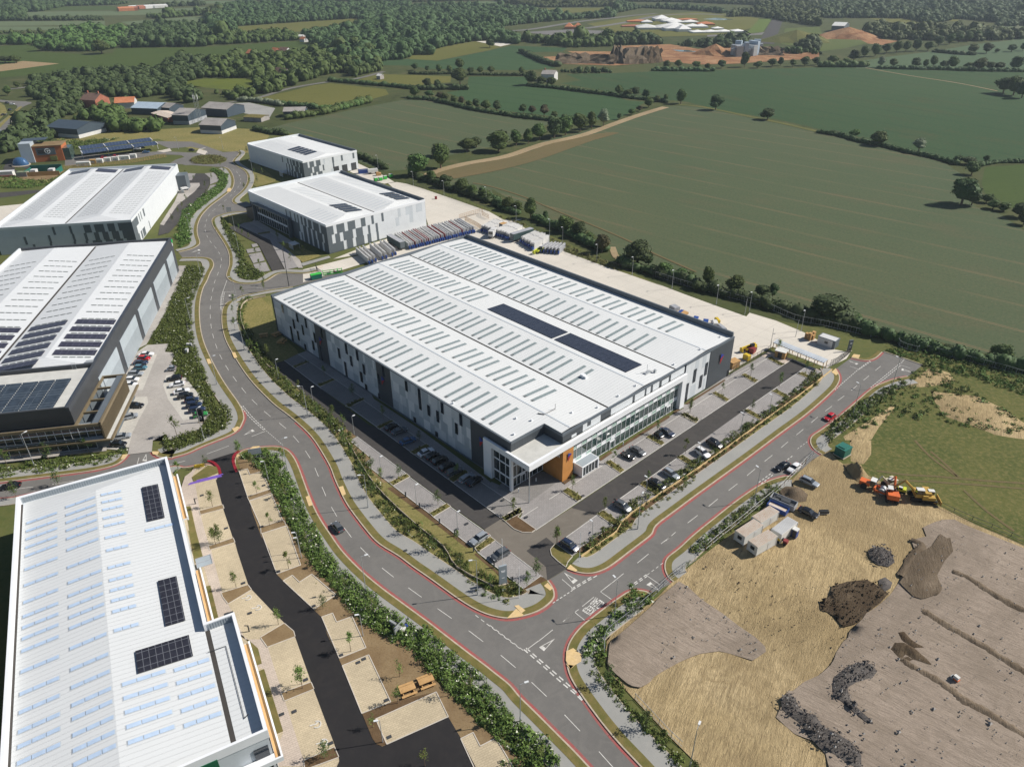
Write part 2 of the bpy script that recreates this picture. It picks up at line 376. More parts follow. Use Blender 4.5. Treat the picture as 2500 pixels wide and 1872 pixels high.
strip('dirt_track', P4('500,735 980,820 1500,900 1920,985'), 2.2, .17, M['track'])
strip('dirt_track', T(1200, 325, '-200,540 0,580 350,690 700,840 1050,980 1450,1150 1750,1300 2208,1500') , 1.2, .17, M['margin'])
strip('dirt_track', T(1200, 325, '1300,1230 1340,1330 1400,1370 1500,1400'), 3, .18, M['track'])
strip('country_lane', P1('100,1130 560,1060 900,960 1300,890 1640,850 1930,775'), 6, .17, M['asphalt'])
# quarry, showground and test track in the distance
sheet('quarry', GL(P3('0,500 600,480 900,530 1500,500 1850,560 2208,570 2208,640 1900,650 1300,690 900,700 500,660 300,690 0,710') + P2('1590,690 1370,620 1830,600 1700,555 2208,560')), .12, M['clay'])
sheet('showground', GL(P3('-300,260 300,170 900,130 1180,150 1560,200 1500,300 1200,380 500,400 0,350')), .13, FM['H'])
sheet('track_tarmac', GL(P3('1545,475 1700,215 1815,230 1720,480')), .16, M['asphalt_dark'])
sheet('track_tarmac', GL(P3('1000,400 1590,380 1620,350 1500,365 1000,380')), .17, M['asphalt'])
sheet('grass', GL(P3('1420,365 1560,210 1700,205 1600,350')), .165, mfield('bright_grass', (.13,.19,.04), (.15,.21,.05), (.2,.2,.06), 0, s1=.02))
strip('track_tarmac', P2('900,345 1300,320 1800,240 2208,195') + P3('200,170 450,150'), 14, .18, M['asphalt'])
strip('track_tarmac', P2('1900,310 2208,265') + P3('200,230 500,170 900,155 1170,165'), 16, .19, M['asphalt'])
sheet('track_tarmac', GL(P2('1200,350 1750,320 2208,340 2000,370 1650,395 1400,370')), .15, M['asphalt'])
sheet('hard_standing', GL(P2('720,450 850,445 1110,475 980,505')), .2, M['concrete'])
sheet('pond', GL(P3('950,210 1100,195 1290,215 1100,222')), .2, M['water'])
sheet('pond', GL(P3('620,540 800,545 900,565 700,560')), .2, M['water'])
sheet('bare_earth', GL(P4('0,400 160,395 300,340 450,345 520,410 850,445 700,490 500,470 0,450')), .13, M['clay'])
sheet('grass', GL(P3('1800,480 1840,310 2208,290') + P4('60,430 400,410 520,470 250,530 0,560') + P3('2208,470 1900,495')), .14, FM['O'] if 0 else mfield('weedy_grass', (.11,.15,.045), (.14,.17,.055), (.2,.17,.07), 0, s1=.02))
# main road on the far left with the slip road
sheet('road', smooth(GL(T(0, 0, '-300,1480 0,1320 180,1170 150,1130 0,1100 -200,1080 -200,1060 60,1085 340,1105 260,1150 200,1200 60,1400 -300,1620')), 3, True), .12, M['asphalt'])
strip('road', T(0, 0, '40,970 270,945 520,920'), 7, .13, M['asphalt'])
sheet('grass', GL(T(0, 0, '-300,1460 0,1290 80,1210 50,1140 0,1110 -300,1090')), .14, M['grass'])
sheet('grass', smooth(GL(T(0, 0, '-40,1420 60,1320 160,1230 240,1155 200,1160 120,1230 -40,1370')), 2, True), .15, M['dry_grass'])
sheet('hard_standing', GL(P1('180,1120 480,1110 760,1170 700,1270 500,1240 380,1215 250,1140')), .12, M['footway'])
sheet('grass', GL(T(0, 0, '1300,1420 1700,1400 2208,1370') + P1('600,1400 700,1470 520,1656 0,1620') + T(0, 0, '2100,1620 1700,1500 1200,1550 700,1560 600,1500')), .1, M['dry_grass'])
# estate ground around the buildings
sheet('estate_ground', GL(S('-200,900 -200,430 120,420 300,330 520,330 610,320 760,330 900,440 1100,470 1400,600 1750,760 2130,820 2600,1010 2600,1500 2600,1990 -200,1990')), .06, M['park'])
# ================================================================ estate roads
def R4(s): return T(400, 325, s)
def R5(s): return T(400, 650, s)
def R6(s): return T(400, 975, s)
def R8(s): return T(800, 1300, s)
def R9(s): return T(1200, 1300, s)
def R9b(s): return T(1200, 1497, s)
def R7(s): return T(1600, 975, s)
def R3(s): return T(2000, 700, s)
ZR, ZP = .12, .24          # road surface, pavement top
def edge(P, n=5, rel=3): return relax(smooth(GL(P), n), rel)
E_west1 = edge(R4('640,372 700,385 745,450 762,520 745,600 690,650 600,720 500,795 420,880 382,950 362,1030 370,1110 392,1170 380,1210 300,1255 160,1290'))
E_west2 = edge(R4('200,1345 400,1340 500,1355 535,1390 540,1440') + R5('500,80 470,160 430,230 400,340 388,450 390,560 405,700 440,830 490,950 560,1090 640,1230 720,1350 800,1460 855,1560 870,1640') + R6('858,240 820,320 720,390 550,460 400,520 250,590 100,630') + T(0, 975, '1850,638 1720,630 1665,600 1640,570'))
E_west3 = edge(T(0, 975, '1385,595 1330,660 1230,720 1000,775 700,815 350,860 0,900 -400,950 -900,1010'))
E_west4 = edge(T(0, 975, '-900,1180 -400,1120 0,1075 170,1060 700,940') + R6('60,730 200,742 330,722 440,705 530,720 580,765 598,820'))
E_south = edge(R6('800,790 772,740 765,680 780,620 830,570 900,540 1050,518 1200,512 1300,532 1370,580 1430,670 1480,790 1530,930 1580,1060 1640,1200 1720,1340') + R8('40,30 150,190 290,340 390,435 500,530 640,640 800,755 950,865 1100,975 1250,1090 1400,1205 1550,1320 1700,1430 1850,1550 1970,1645') + R9b('300,895 450,1040 600,1190 750,1340 900,1490 1040,1640 1250,1870'), 5, 4)
E_se1 = edge(R9b('1900,1990 1600,1656 1480,1530 1350,1390 1200,1210 1080,1050 980,910 880,760 825,640 803,520 803,430 830,330 890,230 980,130 1080,50') + R9('1250,790 1400,685 1480,638 1560,625 1650,632 1720,660'), 5, 4)
E_se2 = edge(R9('1960,540 1905,495 1868,420 1862,350 1880,290 1930,240 2030,165') + R7('400,1470 650,1270 800,1150 950,1040 1100,940 1250,870 1400,830 1470,835'), 5, 4)
E_se3 = edge(R7('1790,600 1725,560 1675,500 1665,440 1690,395 1750,355') + R3('100,1490 250,1370 400,1240 550,1110 650,1055 800,1000 950,970'), 5, 4)
E_end = GL(R3('1010,930 1110,850 900,775 690,705'))
E_ne1 = edge(R3('680,710 640,750 590,785 520,802 430,793 340,772'))
E_ne2 = edge(R3('178,888 215,950 222,1010 195,1070 150,1125 0,1265') + R7('1600,190 1400,335 1200,485 1000,635 800,780 600,925 400,1070 200,1220 0,1370') + R9('1740,20 1600,130 1450,245 1300,360 1200,415 1100,448 1000,450 900,430 820,390'), 5, 4)
E_sw1 = edge(R9('610,520 660,590 685,680 650,750 540,838 400,895 200,935') + R8('1800,915 1650,865 1500,785 1350,685 1200,575 1050,468 900,365 750,250') + T(800, 975, '540,1560 400,1400 300,1270 200,1130 120,970 60,830 20,720') + R6('1650,490 1560,375 1450,270 1330,168 1200,72') + R5('1100,1412 980,1290 880,1165 800,1045 720,910 660,790 628,660 622,560 630,470 665,410 700,385'), 5, 4)
E_sw2 = edge(R5('700,385 760,360 860,320 1100,268 1390,225'), 5, 1)
E_yd = edge(R5('1660,60 1500,90 1260,80 1170,125 1090,170 950,198 800,195 710,160 672,110 690,40') + R4('705,1420 700,1300 640,1180 560,1060 520,985 520,930 580,895 700,862 840,850 960,850'), 5, 3)
E_up = edge(R4('960,790 800,778 740,752 745,710 830,640 888,560 903,480 880,430 850,400 790,365 745,325 745,300 770,270 800,240 810,215 780,200'), 5, 3)
roadP = (E_west1 + E_west2 + E_west3 + E_west4 + E_south + E_se1 + E_se2 + E_se3 + E_end + E_ne1 + E_ne2 + E_sw1 + E_sw2 + GL(S('840,668')) + E_yd + E_up + GL(R4('640,210 420,130 300,95 0,92') + T(0, 325, '1700,90 1690,110 1830,170 2060,150 2208,180') + R4('330,225 130,290 60,330 250,345 640,372')))
sheet('road', roadP, ZR, M['asphalt'])
sheet('road', GL(T(0, 325, '1760,200 1980,210 2120,215 2208,240 2208,340 2000,350 1900,320 2000,265 1950,240 1700,232 1400,290 700,360 700,300 740,250 1000,235')), ZR-.01, M['asphalt'])
sheet('road', smooth(GL(T(0, 325, '40,380 60,340 150,270 250,265 330,330 290,390 180,340 160,400 250,430 100,450 50,430')), 2, True), ZR-.02, M['asphalt_dark'])
sheet('road', smooth(GL(T(0, 325, '-300,665 0,645 200,630 420,615 380,650 0,700 -300,720')), 2, True), ZR-.03, M['asphalt_dark'])
# kerbs, red strips, verges, footways along each kerb line.   side = +1 when the pavement lies left of travel
_kz = [0]
def kerbline(P, side, verge=1.3, foot=3.0, red=True, vergem=None, parts=True):
    _kz[0] += 1; ZP = .24+.0035*_kz[0]; e = .0007*_kz[0]
    side = -side; o = lambda d: offset(P, d*side)
    mb = MB(); mb.ribbon(o(0), o(.28), ZR-.05, ZP+.02); tag(mb.build('kerb', M['kerb']), kind='structure')
    if red:
        mb = MB(); mb.ribbon(o(-.6), o(-.02), ZR-.02, ZR+.004+e/2); tag(mb.build('road_edge_strip', M['red_strip']), kind='structure')
    if verge:
        mb = MB(); mb.ribbon(o(.28), o(.28+verge), ZR-.05, ZP+.03); tag(mb.build('verge', M['verge']), kind='structure')
    if foot:
        mb = MB(); mb.ribbon(o(.28+verge), o(.28+verge+foot), ZR-.05, ZP); tag(mb.build('pavement', M['footway']), kind='structure')
        mb = MB(); mb.ribbon(o(.28+verge+foot), o(.42+verge+foot), ZR-.05, ZP+.015); tag(mb.build('edging', M['kerb']), kind='structure')
def cut(P, a, b): return P[int(len(P)*a):max(int(len(P)*b), int(len(P)*a)+2)]
kerbline(E_west1, 1, 1.4, 2.6, red=False)
kerbline(cut(E_west2, 0, .72), 1, 1.5, 2.8, red=False); 
def redonly(P, side):
    side = -side; o = lambda d: offset(P, d*side); mb = MB(); mb.ribbon(o(-.6), o(-.02), ZR-.02, ZR+.008); tag(mb.build('road_edge_strip', M['red_strip']), kind='structure')
kerbline(cut(E_west2, .70, 1), 1, 1.2, 2.8); redonly(cut(E_west2, .60, .72), 1)
kerbline(E_west3, 1, 1.3, 3.0); kerbline(cut(E_west4, 0, .55), 1, 0, 2.5); kerbline(cut(E_west4, .53, 1), 1, 0, 0, red=True)
kerbline(E_south, 1, 1.5, 3.4)
kerbline(E_se1, 1, 1.6, 3.5); kerbline(E_se2, 1, 1.3, 2.8); kerbline(E_se3, 1, 1.3, 2.8)
kerbline([E_end[1], E_end[2], E_end[3]], 1, 0, 0, red=False); kerbline(E_ne1, 1, 1.2, 0); kerbline(E_ne2, 1, 1.4, 3.2)
kerbline(cut(E_sw1, 0, .66), 1, 1.6, 3.5); kerbline(cut(E_sw1, .655, 1), 1, 1.6, 3.5, red=False)
kerbline(E_sw2, 1, .8, 1.8, red=False); kerbline(E_yd, 1, 1.2, 2.6, red=False); kerbline(E_up, 1, 1.2, 2.4, red=False)
# roundabout island
isl = [(509.8+44*cos(a*pi/12), 390.5+11.5*sin(a*pi/12)) for a in range(24)]
slab('roundabout_island', GL(isl), ZR-.05, ZP+.1, M['rough_green'])
slab('traffic_island', GL(R4('350,215 380,175 470,200 440,240')), ZR-.05, ZP, M['kerb_white'])
slab('traffic_island', GL(T(0, 325, '1690,200 1830,170 1850,195 1760,212')), ZR-.05, ZP, M['kerb_white'])
# buff crossings
for s in ('R9:810,400 850,355 925,415 905,432', 'R9:565,585 605,550 660,612 630,635', 'R9:165,935 265,830 345,895 330,912', 'R9:245,800 290,790 365,848 325,880', 'R9:800,1390 805,1290 880,1255 970,1325 965,1400 880,1450 850,1480', 'R9b:803,560 850,612 895,575',
          'R6:735,325 800,300 822,318 765,362', 'R6:930,540 960,518 1035,512 1030,535 950,552', 'R6:1885,955 1935,942 1965,1030 1925,1052', 'R6:1530,1060 1570,1045 1605,1150 1565,1162', 'R5:735,940 770,935 795,990 760,1000', 'R5:460,1010 495,1005 520,1055 480,1065',
          'R6:770,640 800,600 840,610 830,640 790,655', 'T0:1305,655 1325,608 1380,598 1340,655', 'T0:1650,600 1640,570 1720,570 1700,612', 'R3:130,930 175,890 205,945 180,965', 'R3:345,765 370,735 440,745 420,785', 'R4:690,600 730,600 720,640 680,640'):
    k, q = s.split(':'); f = {'R9': R9, 'R9b': R9b, 'R6': R6, 'R5': R5, 'R3': R3, 'R4': R4, 'T0': (lambda s: T(0, 975, s))}[k]
    sheet('tactile_paving', GL(f(q)), ZP+.12, M['buff'])
# ---------------------------------------------------------------- markings
ZM = ZR+.016
def mark(P, w, z=ZM, name='road_marking'):
    mb = MB(); P = [P[0], P[1]] if len(P) == 2 else P
    mb.ribbon(offset(P, w/2), offset(P, -w/2), z-.01, z); return tag(mb.build(name, M['paint']), kind='structure')
def dashes(P, on, off, w, start=0.):
    c = relax(smooth(GL(P), 6), 3) if len(P) > 2 else GL(P)
    mb = MB(); L = walk(c, on+off, start)
    for x, y, a in L:
        d = (cos(a)*on/2, sin(a)*on/2); n = (-sin(a)*w/2, cos(a)*w/2)
        q = [(x-d[0]-n[0], y-d[1]-n[1]), (x+d[0]-n[0], y+d[1]-n[1]), (x+d[0]+n[0], y+d[1]+n[1]), (x-d[0]+n[0], y-d[1]+n[1])]
        mb.add([(p[0], p[1], ZM) for p in q], [(0, 1, 2, 3)])
    return tag(mb.build('road_marking', M['paint']), kind='structure')
dashes(R4('670,370 760,400 815,460 830,520 800,590 720,680 600,780 500,870 450,970 450,1070 500,1170 570,1250 620,1350 610,1450 550,1600') + R5('525,280 505,390 500,500 510,650 545,800 600,950 690,1110 820,1290 950,1440 1110,1590') + R6('1230,245 1330,330 1425,430 1515,540 1590,660 1650,790 1700,930 1765,1080 1840,1220 1935,1370 2055,1530') + R8('290,90 430,240 590,385 770,525 1190,825 1420,985 1640,1150 1880,1335 2120,1540') + R9b('350,670 580,885 820,1130 1065,1390 1300,1650'), 4., 4.7, .13)
dashes(R9('430,1000 640,1060 650,1060') [:0] + R9b('585,240 710,140') + R9('770,960 900,860'), 4, 3.5, .13)
dashes(R9('1360,495 1490,390 1610,300 1780,160 1940,40') + R7('60,1580 180,1465 340,1340 490,1225 630,1110 770,1000 910,890 1040,780 1165,680 1290,580 1405,480 1515,390 1625,300 1725,215 1830,130 1930,55') + R3('150,1265 255,1190 345,1120 430,1050 515,980 600,910 680,845'), 4., 4.6, .13)
dashes(T(0, 975, '-200,1010 200,965 350,945 620,910 900,860') , 5, 4.4, .13)
dashes(R6('100,700 350,630 590,545 810,460') , 6, 5.5, .13)
def solid(f, q, w=.13): 
    mark(GL(f(q)), w)
for f, q in ((R9, '1175,640 1300,542'), (R9, '1175,640 1292,722'), (R9, '978,798 1105,696'), (R9, '770,962 898,862'), (R9, '898,862 1008,950'), (R9, '760,505 885,612'), (R9, '365,1275 505,1170'), (R6, '945,403 1095,345'),
             (R5, '640,285 755,275'), (R5, '630,520 612,450 618,330 680,155'), (R5, '1000,240 1080,232'), (R3, '875,848 980,880'), (R3, '330,860 430,895'), (R9, '1668,462 1810,560'), (T0 := (lambda s: T(0, 975, s)), '1480,700 1500,630')):
    solid(f, q)
dashes(R9('672,755 880,620'), .6, .4, .2); dashes(R9('885,612 1120,475'), 1.0, .5, .22); dashes(R9('880,598 1060,490'), 1.0, .5, .22)
dashes(R8('1610,905 1800,1050 2110,1280'), .9, .7, .15)
dashes(R9('0,1015 360,1285'), .9, .7, .15); dashes(R9b('370,410 550,565 750,745 900,870 1010,975'), 1.1, .65, .26); dashes(R9b('395,395 580,555 770,720 930,870 1060,1020'), 1.1, .65, .26)
dashes(R9('1510,590 1680,470'), .9, .6, .2); dashes(R9('1690,450 1860,320'), .8, .7, .12); dashes(R9('1500,575 1660,462'), .9, .6, .2)
dashes(R6('840,85 930,200 1090,345'), .9, .5, .2); dashes(R6('860,80 960,200 1105,340'), .9, .5, .2); dashes(R6('1110,345 1290,500'), .6, .4, .13)
dashes(R5('640,285 622,380 622,480'), .9, .7, .2); dashes(R5('655,285 638,380 636,480'), .9, .7, .2)
dashes(R3('175,1110 420,895 550,800'), .8, .5, .2); dashes(R3('435,890 570,800'), .9, .5, .2); dashes(R3('560,1085 870,830'), .9, .5, .2); dashes(R3('580,1095 885,845'), .9, .5, .2); dashes(R3('890,820 915,785'), .8, .5, .2)
dashes(R7('1125,890 1260,790'), .9, .6, .2); dashes(R7('1150,905 1285,800'), .9, .6, .2); dashes(R7('1400,670 1480,610'), .9, .6, .2); dashes(R7('1540,530 1650,450'), .8, .6, .12)
dashes(R4('380,180 450,160'), .7, .6, 1.6)
# give-way triangles
def triangle(f, base1, base2, tip):
    a, b, t = [np.array(G(*p)) for p in f('%s %s %s' % (base1, base2, tip))]
    mb = MB()
    def pt(u, v): return a+(b-a)*u+((t-(a+b)/2)*v)
    A, B, C = a, b, t
    c = (a+b+t)/3; k = .62
    ia, ib, it = [c+(p-c)*k for p in (a, b, t)]; ia = ia+(t-(a+b)/2)*.08; ib = ib+(t-(a+b)/2)*.08
    vs = [(p[0], p[1], ZM) for p in (a, b, t, ia, ib, it)]
    mb.add(vs, [(0, 1, 4, 3), (1, 2, 5, 4), (2, 0, 3, 5)]); tag(mb.build('road_marking', M['paint'], recalc=True), kind='structure')
triangle(R9, '880,555', '930,518', '778,430'); triangle(R9b, '512,368', '565,410', '683,275')
triangle(R9, '1668,565', '1712,535', '1815,632'); triangle(R6, '955,325', '980,345', '860,390'); triangle(T0, '1535,665', '1585,668', '1578,590')
triangle(R5, '700,312', '702,328', '785,315'); triangle(R3, '400,845', '422,832', '315,800'); triangle(R3, '890,882', '885,905', '995,925')
triangle(R4, '380,1255', '398,1268', '300,1290'); triangle(R4, '455,205', '478,220', '462,200')
# KEEP CLEAR
def text(body, size, mat, name='lettering', ext=0.0, parent=None, bold=0.0):
    c = bpy.data.curves.new(name, 'FONT'); c.body = body; c.size = size; c.align_x = 'CENTER'; c.align_y = 'CENTER'; c.extrude = ext; c.offset = bold; c.resolution_u = 3
    t = bpy.data.objects.new(name+'_tmp', c); COL.objects.link(t); bpy.context.view_layer.update()
    me = bpy.data.meshes.new_from_object(t.evaluated_get(bpy.context.evaluated_depsgraph_get())); bpy.data.objects.remove(t)
    me.materials.clear(); me.materials.append(mat); o = bpy.data.objects.new(name, me); COL.objects.link(o)
    if parent: o.parent = parent
    return o
def ground_text(body, f, left, right, tall):
    a, b = [Vector((*G(*p), 0)) for p in f(left+' '+right)]; o = text(body, 1, M['paint'], 'road_marking', 0, None, .012)
    d = b-a; w = max(v.co.x for v in o.data.vertices)-min(v.co.x for v in o.data.vertices)
    o.scale = (d.length/w, tall/.7, 1); o.rotation_euler = (0, 0, atan2(d.y, d.x)); m = (a+b)/2; o.location = (m.x, m.y, ZM+.004)
    return tag(o, kind='structure')
ground_text('KEEP', R9, '1100,862', '1014,806', 2.2); ground_text('CLEAR', R9, '1195,793', '1093,729', 2.3)
# ================================================================ buildings
class Frame:
    def __init__(s, origin_px, z, deg, off=(0, 0)):
        o = G(*origin_px, z); s.a = radians(deg)
        s.o = Vector((o[0]+off[0]*cos(s.a)-off[1]*sin(s.a), o[1]+off[0]*sin(s.a)+off[1]*cos(s.a)))
        s.x = Vector((cos(s.a), sin(s.a))); s.y = Vector((-sin(s.a), cos(s.a)))
    def hz(s, px, py, z=0):                       # pixel on the level z -> local x, y
        g = Vector(G(px, py, z))-s.o; return (g.dot(s.x), g.dot(s.y))
    def vp(s, px, py, ax, c):                     # pixel on the wall x=c or y=c -> other coordinate, height
        d = RT*(px-PCX)+UP*(PCY-py)+FW*FPX; n = s.x if ax == 'x' else s.y
        t = (c+s.o.dot(n))/(d.x*n.x+d.y*n.y); p = Vector((d.x*t, d.y*t)); o = s.y if ax == 'x' else s.x
        return ((p-s.o).dot(o), H+d.z*t)
    def w(s, x, y): p = s.o+s.x*x+s.y*y; return (p.x, p.y)
def mclad(name, c, ang, rough=.45, spec=.4, per=.35, amt=.10, dirty=.1):
    b = NB(name); n1 = b.ramp(b.noise(.15, 4, .6), .3, .7); col = b.mix(n1, V(c, 1-dirty), V(c, 1.04))
    if amt: col = b.mix(b.math('MULTIPLY', b.lines(ang, per, per*.3), amt), col, V(c, .6))
    n2 = b.ramp(b.noise(.8, 4, .7, vec=b.stretch(ang, 1, 1)), .5, .8); col = b.mix(b.math('MULTIPLY', n2, dirty*.8), col, V(c, .75))
    return b.fin(col, rough, spec)
B43 = radians(42.9); B133 = radians(132.9)
M['white'] = msimple('white_cladding', (.62,.65,.67), .45, .4, 0, .04)
M['pale'] = msimple('pale_grey_cladding', (.50,.54,.57), .45, .4, 0, .05)
M['mid'] = msimple('mid_grey_cladding', (.29,.33,.36), .45, .4, 0, .06)
M['mid2'] = msimple('soft_grey_cladding', (.37,.42,.455), .45, .4, 0, .05)
M['char'] = mclad('charcoal_cladding', (.060,.070,.080), B43, .5, .4, .9, .35)
M['charx'] = mclad('charcoal_cladding_side', (.060,.070,.080), B133, .5, .4, .9, .35)
M['slate'] = msimple('slate_grey_cladding', (.105,.125,.14), .5, .4, 0, .06)
M['trim'] = msimple('dark_trim', (.11,.13,.15), .5, .4, 0, .08)
M['trimw'] = msimple('white_trim', (.72,.74,.76), .45, .4, 0, .03)
M['glass'] = msimple('dark_glass', (.018,.028,.032), .06, .9, 0, .2, .3)
M['win'] = msimple('window_glass', (.012,.02,.03), .1, .8, 0, .2)
M['gutter'] = msimple('gutter_lining', (.06,.055,.05), .8, .2)
M['orange'] = msimple('orange_panels', (.46,.21,.06), .6, .3, 0, .08, .8)
M['logo_blue'] = msimple('blue_sign_paint', (.025,.045,.25), .4, .4); M['logo_red'] = msimple('red_sign_paint', (.32,.02,.025), .4, .4); M['logo_white'] = msimple('white_sign_paint', (.8,.8,.8), .4, .4)
M['metal'] = msimple('galvanised_metal', (.38,.40,.41), .45, .5, .3, .08); M['darkmetal'] = msimple('dark_metal', (.045,.048,.052), .5, .5); M['black'] = msimple('black_rubber', (.015,.015,.016), .7, .3)
M['green_sign'] = msimple('green_sign_paint', (.02,.35,.09), .5, .4)
def mroof(name, c, ang, per=1.0, amt=.14):
    b = NB(name); n1 = b.ramp(b.noise(.04, 5, .6), .3, .7); n2 = b.ramp(b.noise(.35, 5, .7, vec=b.stretch(ang, .15, 1.)), .45, .8)
    col = b.mix(n1, V(c, .97), V(c, 1.03)); col = b.mix(b.math('MULTIPLY', n2, .13), col, V(c, .75)); col = b.mix(b.math('MULTIPLY', b.lines(ang, per, .10), amt), col, V(c, .7))
    b.bump(b.lines(ang, per, .12), .05); return b.fin(col, .55, .3)
M['roof'] = mroof('pale_sheet_roof', (.64,.655,.65), B43); M['roofb'] = mroof('pale_sheet_roof_b', (.60,.62,.63), radians(190.5)); M['roof5'] = mroof('white_sheet_roof', (.58,.60,.605), radians(28.4))
M['flatroof'] = msimple('flat_roof_membrane', (.50,.50,.47), .8, .2, 0, .10, .5); M['rooflight'] = msimple('rooflight_sheet', (.25,.30,.30), .3, .6, 0, .12, 1.)
M['rooflight_blue'] = msimple('blue_tinted_rooflight', (.42,.53,.68), .3, .6, 0, .08, 1.); M['rl_dark'] = msimple('rooflight_flashing', (.15,.17,.17), .6, .3)
def mpv(name, ang, c=(.028,.030,.045), lc=(.10,.11,.13), a=1.7, b_=1.05):
    b = NB(name); l = b.math('MAXIMUM', b.lines(ang, a, .11), b.lines(ang+pi/2, b_, .09)); n = b.ramp(b.noise(.7, 2), .3, .7)
    return b.fin(b.mix(b.math('MULTIPLY', l, .7), b.mix(n, V(c, .8), V(c, 1.25)), lc), .25, .5)
M['pv'] = mpv('solar_glass', B43, (.026,.030,.045), (.055,.06,.085)); M['pv5'] = mpv('solar_glass_five', radians(28.4), (.022,.022,.03), (.17,.18,.2)); M['pv4'] = mpv('solar_glass_four', radians(101), (.035,.033,.05), (.10,.10,.13)); M['pv4b'] = mpv('solar_glass_rows', radians(191), (.04,.055,.075), (.14,.17,.20), 1.15, 3.)
M['pvc'] = mpv('canopy_solar_glass', radians(30), (.03,.045,.085), (.2,.24,.3), 2., 2.)
def roof_faces(mb, ax, a0, a1, b0, b1, z, n, rise, hip0=0, hip1=0, mi=0, sag=0.0):
    "n pitched spans side by side between a0..a1, ridges running b0..b1"
    sw = (a1-a0)/n
    P = (lambda a, b, zz: (a, b, zz)) if ax == 'x' else (lambda a, b, zz: (b, a, zz))
    for i in range(n):
        s, e, m = a0+i*sw, a0+(i+1)*sw, a0+(i+.5)*sw
        fs = [(P(s,b0,z), P(m,b0+hip0,z+rise), P(m,b1-hip1,z+rise), P(s,b1,z)), (P(m,b0+hip0,z+rise), P(e,b0,z), P(e,b1,z), P(m,b1-hip1,z+rise))]
        for f in fs: mb.add(f, [(0,1,2,3)], mi)
        mb.add((P(s,b0,z), P(e,b0,z), P(m,b0+hip0,z+rise)), [(0,1,2)], mi); mb.add((P(s,b1,z), P(m,b1-hip1,z+rise), P(e,b1,z)), [(0,1,2)], mi)
def mosaic(root, ax, c, out, L0, L1, z0, z1, rows, choose, wmin, wmax, seed, mats, grid=1.0):
    "cladding of upright panels in courses on a wall; out = outward sign"
    R = random.Random(seed); mb = MB(); h = (z1-z0)/rows
    for r in range(rows):
        p = L0
        while p < L1-.01:
            w = R.randint(wmin, wmax)*grid; q = min(L1, p+w); mi = choose(R, (p+q)/2, r)
            a, b = c, c+out*(.08+.012*mi); lo, hi = min(a, b), max(a, b)
            if ax == 'x': mb.box(lo, hi, p+.01, q-.01, z0+r*h+.01, z0+(r+1)*h-.01, mi)
            else: mb.box(p+.01, q-.01, lo, hi, z0+r*h+.01, z0+(r+1)*h-.01, mi)
            p = q
    return mb.build('cladding', mats, root)
def shell(root, P, z0, z1, m, name='wall'): mb = MB(); mb.prism(P, z0, z1); return mb.build(name, m, root)
def box(root, name, m, *a): mb = MB(); mb.box(*a); return mb.build(name, M[m] if isinstance(m, str) else m, root)
def logo(root, ax, c, out, a, z, s, flip=1):
    P = (lambda u, v, d: (c+out*d, a+flip*u*s, z+v*s)) if ax == 'x' else (lambda u, v, d: (a+flip*u*s, c+out*d, z+v*s))
    for nm, tri, m in (('logo_upper', ((-.5, 1), (.6, .45), (-.5, -.05)), 'logo_blue'), ('logo_lower', ((.55, .38), (-.5, -.15), (-.5, -1.2)), 'logo_red')):
        mb = MB(); n = 3; vs = [P(u, v, .22) for u, v in tri]+[P(u, v, .32) for u, v in tri]
        mb.add(vs, [(0,1,2), (3,4,5), (0,1,4,3), (1,2,5,4), (2,0,3,5)]); mb.build(nm, M[m], root, recalc=True)
def capped(items, build_one, name, m, root, cap):
    "first `cap` items each their own part, the rest one stuff part"
    for it in items[:cap]:
        mb = MB(); build_one(mb, it); mb.build(name, m, root)
    if items[cap:]:
        mb = MB(); [build_one(mb, it) for it in items[cap:]]; tag(mb.build(name, m, root), kind='stuff')
# ---------------------------------------------------------------- main warehouse
FM0 = Frame((1292.6, 1108.5), 13.7, 42.9); ZH = 13.7; XL, YL = 87.4, 127.4
wh = thing('warehouse', 'huge white roofed warehouse in the centre with an orange wall at its near entrance corner', 'warehouse', (*FM0.o, 0), FM0.a)
body = [(11.4, 0), (XL, 0), (XL, YL), (0, YL), (0, 6.4), (11.4, 6.4)]
shell(wh, [(p[0]+(.25 if p[0] == 0 else (-.25 if p[0] == XL else 0)), p[1]+(.25 if p[1] < 1 else (-.25 if p[1] == YL else 0))) for p in body], .1, ZH-.5, M['charx'])
mb = MB(); sp = XL/3
for i in range(3):
    x0, xm, x1 = i*sp, (i+.5)*sp, (i+1)*sp; y0 = .5; r = .75; z = ZH-.25
    if i == 0:
        xs = 11.4; zs = z+r*xs/xm
        mb.add([(.5, 6.4, z), (xs, 6.4, zs), (xs, YL-1, zs), (.5, YL-1, z)], [(0,1,2,3)]); mb.add([(xs, y0, zs), (xm, y0, z+r), (xm, YL-1, z+r), (xs, YL-1, zs)], [(0,1,2,3)])
    else: mb.add([(x0+.3, y0, z), (xm, y0, z+r), (xm, YL-1, z+r), (x0+.3, YL-1, z)], [(0,1,2,3)])
    mb.add([(xm, y0, z+r), (x1-.3, y0, z), (x1-.3, YL-1, z), (xm, YL-1, z+r)], [(0,1,2,3)])
mb.build('roof', M['roof'], wh)
mb = MB()
for i in (1, 2): mb.box(i*sp-.3, i*sp+.3, .5, YL-1, ZH-.7, ZH-.4)
mb.build('valley_gutter', M['gutter'], wh)
mb = MB()
for i in range(3): mb.box((i+.5)*sp-.22, (i+.5)*sp+.22, .6, YL-1.1, ZH+.47, ZH+.56)
mb.build('ridge_cap', M['pale'], wh)
